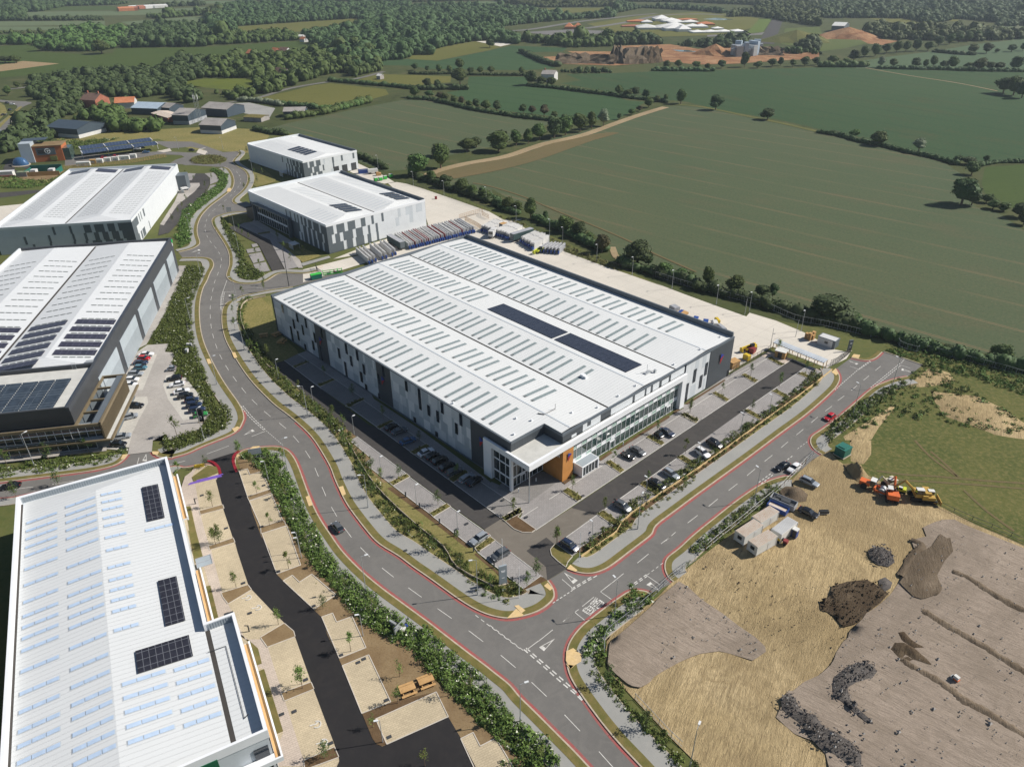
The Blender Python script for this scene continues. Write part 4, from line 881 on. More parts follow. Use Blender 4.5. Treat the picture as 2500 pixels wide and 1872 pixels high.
g = text('b', 2.2, M['logo_white'], 'sign_letter', .05, b4); g.location = (X4-1.6, -.2, 12.2); g.rotation_euler = (radians(90), 0, 0)
mb = MB(); mb.tube((X4-1.2, -.12, 13.4), (X4-1.2, -.3, 13.4), .8, 12); mb.build('round_sign', M['green_sign'], b4)
# ---------------------------------------------------------------- white warehouse, lower left
FB5 = Frame((407.6, 1116.5), 12.0, 28.4)
b5 = thing('warehouse', 'white roofed warehouse filling the lower left corner, pale blue rooflights and three black solar blocks', 'warehouse', (*FB5.o, 0), FB5.a)
Z5 = 12.0; YB = -83.9; W5 = 31.0
foot = [(-W5, 0), (0, 0), (0, -57.2), (4.9, -57.2), (4.9, YB), (-W5, YB)]
shell(b5, [(-W5+.1, -.1), (-.1, -.1), (-.1, -57.3), (4.8, -57.3), (4.8, YB+.1), (-W5+.1, YB+.1)], .1, Z5-1.3, M['pale'])
mb = MB(); zr = Z5-1.25; ri = 1.3; xm = -W5/2+.0
mb.add([(-W5+.9, -5.5, zr), (xm, -5.5, zr+ri), (xm, YB+4.5, zr+ri), (-W5+.9, YB+.5, zr)], [(0,1,2,3)]); mb.add([(xm, -5.5, zr+ri), (-.5, -5.5, zr), (-.5, YB+.5, zr), (xm, YB+4.5, zr+ri)], [(0,1,2,3)])
mb.add([(-W5+.9, -.6, zr-.1), (-.5, -.6, zr-.1), (-.5, -5.5, zr), (xm, -5.5, zr+ri), (-W5+.9, -5.5, zr)], [(0,1,2,3,4)][:0] or [(0,3,1),(1,3,2),(0,4,3)]); mb.add([(-W5+.9, YB+.5, zr), (xm, YB+4.5, zr+ri), (-.5, YB+.5, zr)], [(0,1,2)])
mb.add([(.3, -57.7, zr), (4.4, -57.7, zr), (4.4, YB+.5, zr), (.3, YB+.5, zr)], [(0,1,2,3)]); mb.build('roof', M['roof5'], b5, recalc=False)
mb = MB(); mb.box(-.5, .3, YB+.5, -57.7, zr-.2, zr-.03); mb.box(-W5+.5, -W5+.9, YB+.5, -1, zr-.2, zr-.03); mb.build('box_gutter', M['gutter'], b5)
mb = MB(); ZT = Z5+.3; mb.box(-W5-.05, -W5+.5, YB, 0, zr-.3, ZT); mb.box(-W5+.5, .05, -.6, .05, zr-.3, ZT); mb.box(-.5, .05, -57.2, -.6, zr-.3, ZT); mb.box(-.5, 4.95, -57.7, -57.2, zr-.3, ZT); mb.box(4.4, 4.95, YB, -57.7, zr-.3, ZT); mb.box(-W5+.5, 4.4, YB, YB+.45, zr-.3, ZT)
mb.build('parapet', M['trimw'], b5)
for n_, d_, x_, y_ in ((60, .5, -W5+.9, -.68), (9, .45, .2, -57.8)):
    mb = MB(); mb.box(x_, x_+n_*d_, y_+.06, y_+.08, zr+.02, ZT-.18)
    for k in range(n_): mb.box(x_+k*d_, x_+k*d_+.1, y_, y_+.08, zr, ZT-.15)
    mb.build('ribbed_lining', M['mid'], b5)
def rz5(x): return zr+ri*(1-abs(x-xm)/(W5/2-.7))
items = []
rows5 = ([(210,1250,640,1150),] and [])
def lights(x0, x1, ys):
    for y in ys: items.append((x0, x1, y))
def y5(px, py): return FB5.hz(px, py, Z5-.9)
f0 = lambda s: T(0, 975, s); f1 = lambda s: T(0, 1325, s); f2 = lambda s: T(0, 1497, s)
for f, s in ((f0, '485,1270 482,1355 480,1440 478,1530 475,1620 840,1145 843,1230 845,1310 848,1395 850,1485 860,1605 1225,1030 1235,1110 1245,1190 1255,1280 1262,1365 1325,1475 1292,1625 1700,1385'), (f1, '480,215 475,385 472,565 470,715 470,830 465,950 462,1080 865,245 875,410 880,550 885,665 890,780 895,895 905,1110 1312,265 1328,400 1340,510 1352,620 1365,735 1390,935'), (f2, '458,540 452,775 448,970 443,1175 440,1335 435,1510 915,575 925,765 933,955 940,1100 945,1275 950,1440 960,1590 1520,735 1540,880 1558,1030 1578,1185 1600,1350 1980,585 2005,725 2035,870 2060,1020 2090,1180')):
    for p in f(s): items.append(y5(*p))
items = [(x, y) for x, y in items if y > YB+2]
def rl5(mb, it):
    x, y = it; c = -26.3 if x < -23 else (-18.7 if x < xm else (-12.6 if x < -9.5 else -4.6)); hw = 3.0 if x < xm else (2.0 if (x < -9.5 and y > -52) else 3.3)
    if -9.5 < x: hw = 2.8; c = -4.4
    if x >= xm and x < -9.5 and y < -52: c = -10.9
    if y < -52 and x > -9.5: c = -3.6
    a, b = c-hw, c+hw
    mb.add([(a-.1,y-.5,rz5(a-.1)+.05),(b+.1,y-.5,rz5(b+.1)+.05),(b+.1,y+.5,rz5(b+.1)+.05),(a-.1,y+.5,rz5(a-.1)+.05)], [(0,1,2,3)], 1)
    for k in range(3):
        p, q = a+k*(b-a)/3+.06, a+(k+1)*(b-a)/3-.06
        mb.add([(p,y-.4,rz5(p)+.12),(q,y-.4,rz5(q)+.12),(q,y+.4,rz5(q)+.12),(p,y+.4,rz5(p)+.12)], [(0,1,2,3)], 0)
capped(items, rl5, 'rooflight', [M['rooflight_blue'], M['pale']], b5, 99)
def arr5(quadpx):
    q = [FB5.hz(*p, Z5-.5) for p in quadpx]; xs = [p[0] for p in q]; ys = [p[1] for p in q]
    x0, x1, y0, y1 = sorted(xs)[0]*.5+sorted(xs)[1]*.5, sorted(xs)[2]*.5+sorted(xs)[3]*.5, sorted(ys)[0]*.5+sorted(ys)[1]*.5, sorted(ys)[2]*.5+sorted(ys)[3]*.5
    pv_sheet(b5, x0, x1, y0, y1, lambda x, y: rz5(x)+.3, 'pv5')
arr5(f0('1530,955 1700,890 1770,1265 1590,1305')); arr5(f1('1700,405 1900,348 1995,825 1785,888')); arr5(f1('1465,1168 2035,992 2080,1220 1492,1405'))
mb = MB(); mb.box(.05, .9, -18, -.3, 6.2, 6.5); mb.box(.9, 1.2, -18, -.3, 5.9, 6.9); mb.box(.05, .9, -57, -36, 6.2, 6.5); mb.box(.9, 1.2, -57, -36, 5.9, 6.9); mb.box(4.95, 5.8, YB-1.4, -60, 6.2, 6.5); mb.box(5.8, 6.1, YB-1.6, -60, 5.9, 6.9); mb.box(0, 5.8, YB-1.6, YB-1.3, 5.9, 6.9); mb.box(0, 5.8, YB-1.3, YB-.05, 6.2, 6.5)
mb.build('side_canopy', M['trimw'], b5)
OT_ = msimple('orange_timber', (.60,.36,.16), .8, .2); [box(b5, 'canopy_gutter', OT_, *q) for q in ((.1, .88, -18, -.4, 6.5, 6.53), (.1, .88, -56.9, -36.1, 6.5, 6.53), (5.0, 5.78, YB-1.3, -60.1, 6.5, 6.53))]; pass
box(b5, 'green_stripe', M['green_sign'] and msimple('dark_green_panel', (.01,.10,.05), .5, .4), -5.5, -2.8, YB-.12, YB+.05, .2, Z5-1.3)
box(b5, 'end_window', 'win', 2.2, 4.4, YB-.1, YB+.02, .2, 9); curtain(b5, 'x', 4.9, 1, YB+.2, -61, .3, 5.9, 10, [], .08, False); curtain(b5, 'x', -.05, 1, -56.8, -36.2, .3, 5.9, 8, [], .08, False)
mb = MB(); mb.tube((-.8, -63, zr+.3), (2.2, -63, zr+.15), .05); mb.tube((2.2, -63, zr+.15), (2.2, -79, zr+.15), .05); mb.tube((2.2, -79, zr+.15), (2.9, -79, zr+.7), .08); mb.build('safety_line', M['darkmetal'], b5)
# its dark roofed neighbour below, at the left edge
FB6 = Frame((0, 1500), 8, 28.4)
nb = FB5.w(-W5-14, -20)
b6 = thing('warehouse', 'dark blue roofed building cut by the left edge beside the white warehouse', 'warehouse', (*FB5.w(-W5-9, -30), 0), FB5.a)
shell(b6, [(-30, -60), (0, -60), (0, 10), (-30, 10)], .1, 7.0, M['slate']); mb = MB(); roof_faces(mb, 'x', -30.3, .3, -60.3, 10.3, 7.02, 1, 1.6); mb.build('roof', msimple('dark_blue_roof', (.035,.075,.115), .5, .4, 0, .1), b6)
# ================================================================ yards, car parks, building site
f3 = lambda s: T(800, 650, s); f6 = lambda s: T(800, 975, s); f7 = lambda s: T(1200, 975, s); f8 = lambda s: T(800, 1300, s); fa = lambda s: T(400, 1300, s); fb = lambda s: T(400, 1497, s); fc = lambda s: T(800, 1497, s); fd = lambda s: T(1600, 1300, s); fe_ = lambda s: T(1600, 1497, s); fg = lambda s: T(2000, 1075, s); fh = lambda s: T(2000, 1400, s); f65 = lambda s: T(1600, 650, s); fy = lambda s: T(800, 325, s); fz = lambda s: T(1200, 325, s); T06 = lambda s: T(0, 650, s); T09 = lambda s: T(0, 975, s); T03 = lambda s: T(0, 325, s)
_z = [0.13]
def ps(name, P, m, z=None, kind='structure'): 
    _z[0] += .0026
    return sheet(name, GL(P), z if z else _z[0], M[m], kind)
# west strip of dry grass, beds
ps('grass', f6('0,60 230,440 400,690 700,940 1150,1270 1560,1600') + f8('1600,200 1850,480 2100,640') + R9('500,580 520,640 300,790') + f8('1950,770 1650,720 1400,560 1100,380 800,160 560,-60') + f6('700,1500 400,1150 200,830 60,560 -100,400') + R5('2100,1500 1950,1656 1500,1400 1150,1060 900,700 830,450 900,360 1150,320 1180,500 1150,650 1430,900'), 'grass')
ps('grass', R5('850,400 1050,340 1160,450 1190,540 1290,780 1430,930 1300,1020 1150,1060 960,760 860,620'), 'dry_grass')
ps('planting_bed', f6('0,150 310,400 240,445 470,640 390,690 660,900 600,900 380,700 200,480 0,280'), 'soil_bed'); ps('planting_bed', f6('700,945 1100,1240 1560,1600 1490,1600 1050,1260 640,960'), 'bark'); ps('planting_bed', f8('1600,220 2000,560 1960,560 1580,240'), 'bark')
# yard
ps('yard', R4('1500,1475 1640,1440 2208,1295') + fy('60,1360 500,1185 1090,1010 1055,900 650,545 745,532 850,550 1050,610 1400,730 1740,850 1900,940 2100,930') + fz('250,960 620,1185 800,1285 1110,1400 1460,1520 1850,1656') + f65('0,185 300,300 640,425 980,545 1015,505 1300,590 1600,715 1930,900 2100,935 2060,1000 1880,1085 1850,1100 1700,1040 1260,870 900,1080 800,1150') + S('1500,760 900,640 740,690'), 'concrete')
ps('yard', fy('240,420 330,330 620,470 720,530 610,550 400,490'), 'concrete')
# west car park
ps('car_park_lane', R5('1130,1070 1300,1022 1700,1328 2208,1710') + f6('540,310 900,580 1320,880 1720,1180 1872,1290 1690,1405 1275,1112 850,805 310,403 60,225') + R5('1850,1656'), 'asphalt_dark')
ps('car_park_lane', f6('1872,1290 1690,1405') + f8('1740,30 1810,92 2208,396') + R9('450,398 535,470 605,522 815,392 720,318 650,250 634,190 690,125') + f7('750,1530 1130,1245 860,1172 478,1416 430,1442 330,1440 240,1400 105,1285'), 'asphalt_brown')
ps('tarmac_patch', R9('590,55 375,200 585,370 700,300 650,250 634,190 680,128'), 'asphalt_dark'); ps('tarmac_patch', R9('585,370 700,300 812,390 600,520'), 'asphalt_dark')
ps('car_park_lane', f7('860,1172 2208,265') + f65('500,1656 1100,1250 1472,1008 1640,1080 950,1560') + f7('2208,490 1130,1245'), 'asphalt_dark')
ps('parking_bays', R5('1300,1022 1445,950 2160,1440') + f6('380,12 690,225 1060,485 1490,785 2055,1170 1872,1288 1320,880 900,580 540,310') + R5('1700,1328'), 'pave_dark')
ps('footpath', R5('1445,950 1580,900 2208,1330') + f6('500,0 1000,330 1700,850 1760,900') + f7('0,890 210,985 400,920 760,885 860,840 1080,690 1300,560 1980,150 2070,100') + f65('300,1500 750,1200 1220,930 1300,950 1230,1000 760,1290 340,1560') + f7('2130,115 1680,405 1240,690 820,940 310,1285 340,1215 285,1172') + f6('2055,1170 1490,785 1060,485 690,225 380,12') + R5('2160,1440'), 'pave_grey')
ps('plaza', f7('60,960 400,1115 700,900 760,885 560,780 200,800'), 'pave_dark')
ps('footpath', f65('1140,970 1230,920 1330,960 1470,1000 1810,1140 1760,1180 1640,1085 1475,1008 1400,1060 1230,1000'), 'pave_pink')
ps('parking_bays', f7('310,1285 820,940 1240,690 1680,405 2130,115') + f65('380,1540 760,1290 1230,990 1385,1065 1100,1250 500,1656') + f7('2208,265 478,1416'), 'pave_grey')
ps('parking_bays', f7('750,1530 1130,1245 2208,490') + f65('950,1560 1640,1080 1810,1150 1440,1410 1130,1656') + f7('2175,745 1830,995 1375,1325') + R9('870,262 700,110'), 'pave_grey')
for q in ('f6:235,450 315,405 850,808 660,900 390,687 475,640', 'f6:710,940 885,845 1275,1130 1095,1232', 'f6:1140,1272 1325,1165 1760,1475 1560,1600', 'f8:1620,220 1810,95 2208,398 2325,478 2110,612'):
    k, s = q.split(':'); ps('parking_bays', (f6 if k == 'f6' else f8)(s), 'pave_grey')
def bed(f, s, m='verge', z0=.12, z1=.27, kerb=True):
    _z[0] += .0015; z1 = max(z1, _z[0]+.03)
    P = GL(f(s)); slab('planting_bed', P, z0, z1, M[m])
    if kerb:
        c = (sum(p[0] for p in P)/len(P), sum(p[1] for p in P)/len(P)); mb = MB()
        for i in range(len(P)):
            a, b = Vector(P[i]), Vector(P[(i+1) % len(P)]); d = (b-a); L = d.length; d /= L; n = Vector((d.y, -d.x)); 
            if (Vector(c)-a).dot(n) > 0: n = -n
            q = [a, b, b+n*.14, a+n*.14]; mb.add([(p.x, p.y, z0) for p in q]+[(p.x, p.y, z1+.03+.002*i) for p in q], [(4,5,6,7), (0,1,5,4), (2,3,7,6), (1,2,6,5), (3,0,4,7)])
        tag(mb.build('kerb', M['kerb_white'], recalc=True), kind='structure')
BEDS = []
for k, s in [(R5, '1390,1085 1535,1030 1560,1040 1415,1100'), (R5, '1655,1285 1820,1215 1850,1230 1685,1305'), (R5, '1970,1500 2140,1425 2165,1440 2000,1520'), (f6, '195,75 345,0 385,15 235,92'), (f6, '525,300 690,228 710,240 560,325'), (f6, '890,570 1065,485 1100,510 935,600'), (f6, '1305,860 1480,765 1515,790 1355,900'),
             (f6, '1872,1285 2065,1175 2110,1215 1915,1318'), (f6, '665,900 850,808 885,838 705,935'), (f6, '1100,1232 1280,1128 1325,1160 1140,1270'), (f8, '1590,170 1750,50 1805,90 1620,215'),
             (f7, '1135,1240 1205,1200 1378,1325 1315,1365'), (f7, '1590,918 1650,885 1830,995 1775,1040'), (f7, '2000,635 2055,602 2208,695 2180,745'), (f65, '945,1562 1000,1545 1150,1630 1110,1656'), (f65, '1250,1350 1305,1333 1445,1408 1400,1430'), (f65, '1530,1165 1585,1145 1715,1218 1685,1230'),
             (f7, '765,1000 820,955 985,1062 928,1105'), (f7, '1225,690 1280,658 1435,768 1388,800'), (f7, '1665,412 1715,383 1865,475 1830,503'), (f7, '2035,175 2080,148 2230,230 2205,262'), (f65, '270,1600 315,1580 470,1656 430,1680'), (f65, '610,1375 650,1358 800,1442 765,1465'), (f65, '925,1180 965,1160 1105,1238 1070,1260'), (f65, '1205,1000 1245,982 1388,1062 1355,1080')]:
    bed(k, s); BEDS.append(GL(k(s)))
bed(f7, '105,1280 285,1175 340,1212 285,1275 475,1408 430,1438 335,1437 245,1400', 'bark'); bed(R9, '690,125 870,262 820,320 800,375 720,315 650,248 636,190', 'verge'); bed(f8, '2110,612 2325,478', 'verge') if 0 else bed(R9, '345,612 530,478 600,520 565,585 520,640 330,700 300,660', 'bark', kerb=False)
ps('planting_bed', f7('870,1656 1375,1330 1830,1000 2208,740') + f65('1440,1415 1815,1155 1890,1120 1940,1130 1500,1440 1230,1640') + f7('2208,860 1500,1340 1060,1640'), 'bark'); ps('grass', f7('1060,1640 1500,1340 2208,860') + f65('1240,1640 1500,1440 1880,1150 1860,1220 1600,1450 1400,1600') + f7('2208,960 1700,1330 1350,1600') + R9('900,350 870,340 1000,250'), 'grass')
for k, s in [(f7, '760,900 790,920 900,845 1000,790 960,780'), (f7, '1155,650 1180,668 1305,580 1280,568'), (f7, '1340,540 1360,550 1920,200 1905,178'), (f65, '190,1580 215,1590 270,1550 250,1540'), (f65, '320,1490 350,1495 750,1240 745,1228')]: bed(k, s, 'bark', .2, .32, False)
mb = MB(); c = smooth(GL(f6('200,430 450,850 700,1130 1000,1400 1250,1600') + f8('1400,390 1800,600')), 3)
mb.ribbon(offset(c, .06), offset(c, -.06), .2, .75); tag(mb.build('knee_rail', M['kerb']), 'low timber knee rail curving through the grass beside the shaded car park', 'rail')
mb = MB(); c = smooth(GL(R9('965,275 1230,90 1350,0') + f7('1500,1250 2208,770') + f65('1200,1656 1500,1440 1700,1290 1900,1130')), 3); mb.ribbon(offset(c, .06), offset(c, -.06), .2, .85); tag(mb.build('knee_rail', M['buff']), 'pale timber knee rail running straight between the front car park and the estate road', 'rail')
mb = MB(); c = smooth(GL(R5('1100,330 950,360 870,400 830,480 840,600 900,760 960,870 1100,1060 1200,1140')), 3); mb.ribbon(offset(c, .06), offset(c, -.06), .2, .75); tag(mb.build('knee_rail', M['kerb']), 'low timber rail curving round the lawn at the left end of the big warehouse', 'rail')
# front car park white bay edging lines
for k, s in ((f6, '1872,1288 540,310'), (R5, '1700,1328 1300,1022'), (f6, '540,310 240,92'), (R5, '1445,950 2160,1440'), (f6, '380,12 1060,485'), (f6, '1490,785 2055,1170'), (f7, '478,1416 2208,265'), (f65, '500,1656 1472,1008'), (f7, '310,1285 500,1165'), (f7, '620,1085 1240,690'), (f7, '1240,690 2130,115'), (f65, '380,1540 1230,985'), (f7, '750,1530 2208,490'), (f65, '950,1560 1640,1080'), (f7, '870,1656 1315,1365'), (f7, '1378,1325 1775,1040'), (f7, '1830,995 2180,745'), (f65, '1130,1656 1400,1430'), (f65, '1445,1408 1690,1225'), (f6, '240,447 470,640'), (f6, '390,687 660,900'), (f6, '710,940 1095,1232'), (f6, '1140,1272 1560,1600'), (f8, '1620,220 2110,612'), (R9, '345,612 530,475'), (f8, '1810,95 2208,396'), (f6, '885,845 1275,1130'), (f6, '315,405 850,808'), (f6, '1325,1165 1760,1475'), (f65, '760,1230 1230,985')):
    mark(GL(k(s)), .14, .268, 'bay_edging')
# B4 car park
ps('car_park', T06('1590,855 1820,840 1780,930 1885,935 1850,1060 1915,1080 1880,1190 1960,1200 2208,1480') + R6('300,60 500,165 380,330 75,450 0,350') + T09('1790,380 1650,450 1640,570 1380,600 1395,525 1160,520 1150,560 600,620 0,700 -200,720 -200,500') + T06('1250,1350 1480,930'), 'pave_light')
ps('parking_bays', T06('1500,945 1695,958 1540,1340 1250,1350'), 'pave_bay'); ps('parking_bays', T06('1760,1290 1795,1180 1900,1170 2000,1200 2208,1470') + R6('330,80 480,165 340,210 210,230 50,10'), 'pave_bay'); ps('parking_bays', T06('1330,1600 1380,1420 1590,1410 1600,1480 1500,1656') + T09('1430,370 1380,560 1150,540 1300,300'), 'pave_bay')
ps('footpath', T06('1300,1350 1480,900 1580,850 1720,620 1900,300 2010,0 1930,0 1500,880'), 'pave_light')
for a in range(7): solid(R6, '%d,%d %d,%d' % (20+a*50, 350-a*12, 45+a*50, 330-a*12))
for s in ('5,350 65,335 370,245', '80,445 375,330', '60,335 130,260 360,240', '240,215 345,255', '225,245 340,215', '300,300 380,330'): solid(R6, ' '.join(s.split()[:2]))
# B3 car park
ps('car_park_lane', R4('330,440 440,440 495,500 495,560 440,680 350,780 240,860 160,970 60,1080 -60,1110 -40,1000 20,900 150,760 330,640 390,570 385,540 200,545 280,520'), 'asphalt_dark')
ps('parking_bays', R4('190,435 345,440 300,515 200,520'), 'pave_grey'); ps('parking_bays', R4('440,440 545,430 600,520 500,560 500,490'), 'pave_grey'); ps('parking_bays', R4('500,570 600,550 540,640 440,760 260,850 330,770 440,690'), 'pave_grey'); ps('footpath', R4('200,545 385,542 390,570 330,640 150,780 0,1000 -40,990 120,740'), 'pave_light')
# B1 car park and B3 lower left yard
ps('car_park_lane', R4('690,1020 800,1000 1150,1160 1300,1480 1190,1530 1020,1200 920,1150'), 'asphalt_dark')
ps('parking_bays', R4('800,1000 900,960 1250,1140 1450,1450 1310,1480 1145,1160'), 'pave_grey'); ps('footpath', R4('900,960 1000,940 1400,1180 1500,1460 1450,1460 1250,1140'), 'pave_light')
for s in ('890,1260 1030,1240 1050,1280 905,1300', '915,1315 1050,1290 1090,1380 965,1410', '965,1420 1100,1395 1145,1490 1010,1515', '945,1205 1000,1195 1020,1225 960,1240'): ps('parking_bays', R4(s), 'pave_grey')
ps('grass', R4('700,880 930,860 960,960 700,1000'), 'dry_grass'); ps('grass', R4('1230,1180 1400,1200 1700,1330 1500,1400'), 'dry_grass'); ps('grass', R4('960,300 1210,500 1200,530 1000,590 960,560'), 'grass'); ps('footpath', R4('1480,1410 1780,1330 1800,1350 1500,1440'), 'footway')
for s in ('1010,1085 1140,1065 1150,1080 1020,1100', '1145,1160 1260,1130', ): 
    if len(s.split()) > 3: bed(R4, s, kerb=False)
ps('yard', T03('-300,900 -50,800 200,775 330,760 100,1010 -300,1150'), 'concrete')
ps('yard', T03('-300,420 300,450 620,430 700,410 560,510 -300,520'), 'soil_bed')
# lower left car park
ps('soil_bed', R6('770,580 930,640 1060,770 1180,960 1320,1330 1480,1656') + fa('1560,300 1660,420 1900,680 2150,1000') + fc('500,150 700,230 870,330 1150,720 1400,950 1650,1230 1900,1430 2150,1656 400,1656 -100,300') + fa('1200,600 1000,0') + R6('900,1000'), 'soil_bed')
ps('car_park', R6('190,960 330,740 480,720 600,800 570,880 640,1180 800,1656') + fa('740,0 770,130 920,590 1220,900 1400,1075 1600,1620') + fb('1890,1560 1895,1620 1850,1800 1100,1800') + S('560,1600 480,1500 430,1250 405,1130'), 'pave_tan')
ps('footpath', R6('190,960 230,840 360,740 300,850 340,920 400,1250 500,1656 400,1656 300,1170 230,1160') + [], 'pave_pink'); ps('footpath', fa('350,-20 440,-20 510,190 640,680 700,790 760,900 880,1160 1060,1160 1130,1260 1250,1650 1140,1656 1000,1240 900,1150 600,960 530,700 420,330 340,350'), 'pave_pink'); ps('footpath', fb('1070,300 1120,370 1300,920 1530,1656 1230,1656 1200,1500 1290,1300 1090,620 1000,570 1060,550'), 'pave_pink')
for q in ('R6:812,780 905,758 930,822 1062,785 1145,978 905,1058', 'R6:925,1105 1165,1035 1283,1312 1050,1388', 'fa:1060,20 1330,-60 1478,360 1222,456', 'fa:1290,530 1388,470 1465,545 1597,458 1858,682 1620,836', 'fa:1705,920 1822,878 1865,975 2032,915 2182,1250 1895,1365', 'fc:160,575 445,458 682,965 370,1090', 'fc:520,1150 1172,858 1302,1125 640,1422', 'fc:1435,1362 1570,1295 1645,1442 1815,1355 2030,1720 1600,1720'):
    k, s = q.split(':'); P = {'R6': R6, 'fa': fa, 'fc': fc}[k](s); ps('parking_bays', P, 'pave_tan')
    W_ = GL(P); mb = MB(); 
    for i in range(len(W_)):
        mb.ribbon(offset([W_[i], W_[(i+1) % len(W_)]], .08), offset([W_[i], W_[(i+1) % len(W_)]], -.08), .1, .41+.002*i)
    tag(mb.build('kerb', M['kerb_white']), kind='structure')
ps('car_park_lane', R6('470,672 800,570 750,640 760,720 795,790 870,960 960,1230 1050,1480') + fa('1140,200 1218,458 1290,530 1500,735 1705,922') + fc('0,240 160,580 370,1092 480,1360 530,1425 590,1445 640,1422 1302,1128 1440,1360 1640,1750 60,1750 130,1600 110,1500 0,1220') + fb('1620,830 1418,260 1395,205 1250,60') + fa('1220,905 920,590 770,130 740,0') + R6('800,1656 640,1180 565,880 610,820 590,740 530,700'), 'asphalt_new')
for k, s in ((R6, '470,672 530,685 590,740 612,815'), (R6, '815,560 770,600 750,650 762,720 790,790')):
    c = smooth(GL(k(s)), 4); mb = MB(); mb.ribbon(offset(c, .35), offset(c, -.35), .2, .402); tag(mb.build('road_edge_strip', msimple('fresh_red_surfacing', (.22,.015,.025), .8, .2)), kind='structure')
for k, s in ((R6, '390,1212 635,1145 650,1185 400,1252'), (R6, '490,1592 748,1505 768,1550 500,1632'), (fa, '628,662 908,575 945,625 698,775 640,700'), (fa, '1050,1140 1300,990 1400,1075 1415,1130 1122,1242'), (fb, '1275,872 1588,755 1618,825 1305,952'), (R6, '905,1058 1150,975 1180,1010 925,1100'), (R6, '1050,1390 1290,1312 1320,1370 1055,1455')): bed(k, s, 'soil_bed')
bed(fb, '1515,1600 1840,1455 1885,1560 1530,1690', 'bark'); bed(fc, '375,1095 690,970 1170,855 520,1150 635,1420 580,1440 530,1420 485,1360', 'bark', kerb=False); bed(fc, '1305,1125 1330,1100 1640,1440 1570,1290 1435,1362', 'bark', kerb=False) if 0 else None
for k, s in ((R6, '235,1165 290,1160 400,1650 320,1656'), (fa, '270,-10 350,-10 435,310 340,340'), (fa, '455,592 505,580 590,920 530,945'), (fb, '905,290 1020,390 1060,550 1000,575'), (fb, '1015,640 1085,610 1290,1280 1215,1310'), (R6, '305,850 480,720 590,740 590,800 330,910')): bed(k, s, 'verge', kerb=False)
def sym(f, s):                                            # wheelchair bay symbols
    p = f(s)[0]; x, y = G(*p); mb = MB(); a0 = radians(28)
    pts = [(x+.65*cos(a), y+.65*sin(a)) for a in [radians(-150+k*25)+a0 for k in range(11)]]; mb.ribbon(offset(pts, .09), offset(pts, -.09), .30, .412)
    L = [(x-1.2, y-.25), (x-.3, y), (x+.1, y+.5)]; mb.ribbon(offset(L, .09), offset(L, -.09), .30, .413); tag(mb.build('road_marking', M['paint']), kind='structure')
for s in ('910,712', '1018,820'): sym(fa, s)
for s in ('1655,1208', '1725,1405'): sym(fb, s)
for k, s in ((fa, '930,880'), (fa, '860,556'), (fa, '1236,433'), (fa, '1618,803'), (fa, '1912,1333'), (fc, '392,505'), (fc, '330,542'), (fc, '636,948'), (fc, '665,1345'), (fb, '1410,1070'), (fb, '1275,1100'), (fb, '1533,727'), (R6, '675,1400'), (R6, '1057,1383'), (R6, '415,1045'), (R6, '1080,938'), (fa, '680,888'), (fa, '728,875'), (fb, '1803,1412'), (f7, '375,1280'), (f7, '122,1095'), (f7, '985,1050'), (f6, '1500,1350'), (f6, '1395,1410'), (f6, '1792,1180'), (f7, '1045,765'), (f8, '840,205')):
    x, y = G(*k(s)[0]); mb = MB(); mb.box(-.42, .42, -.3, .3, 0, .02); tag(mb.build('drain_cover', M['darkmetal'], None, (x, y, .40), radians(28)), kind='structure')
# ---------------------------------------------------------------- building site
W_site = T(1600, 975, '1870,560 1700,650 1580,760 1440,900 1280,1060 1060,1280 880,1410 540,1666') + R9('2000,480 1790,700 1480,940 1245,1130 1225,1320') + R9b('1220,450 1260,630 1370,750 1545,935 1925,1340 2208,1620 2400,1850') + S('2600,1990 2600,1460') + fg('2208,1140 1900,1000 1700,920 1500,820 1240,690 1000,600 600,420 420,330 260,280')
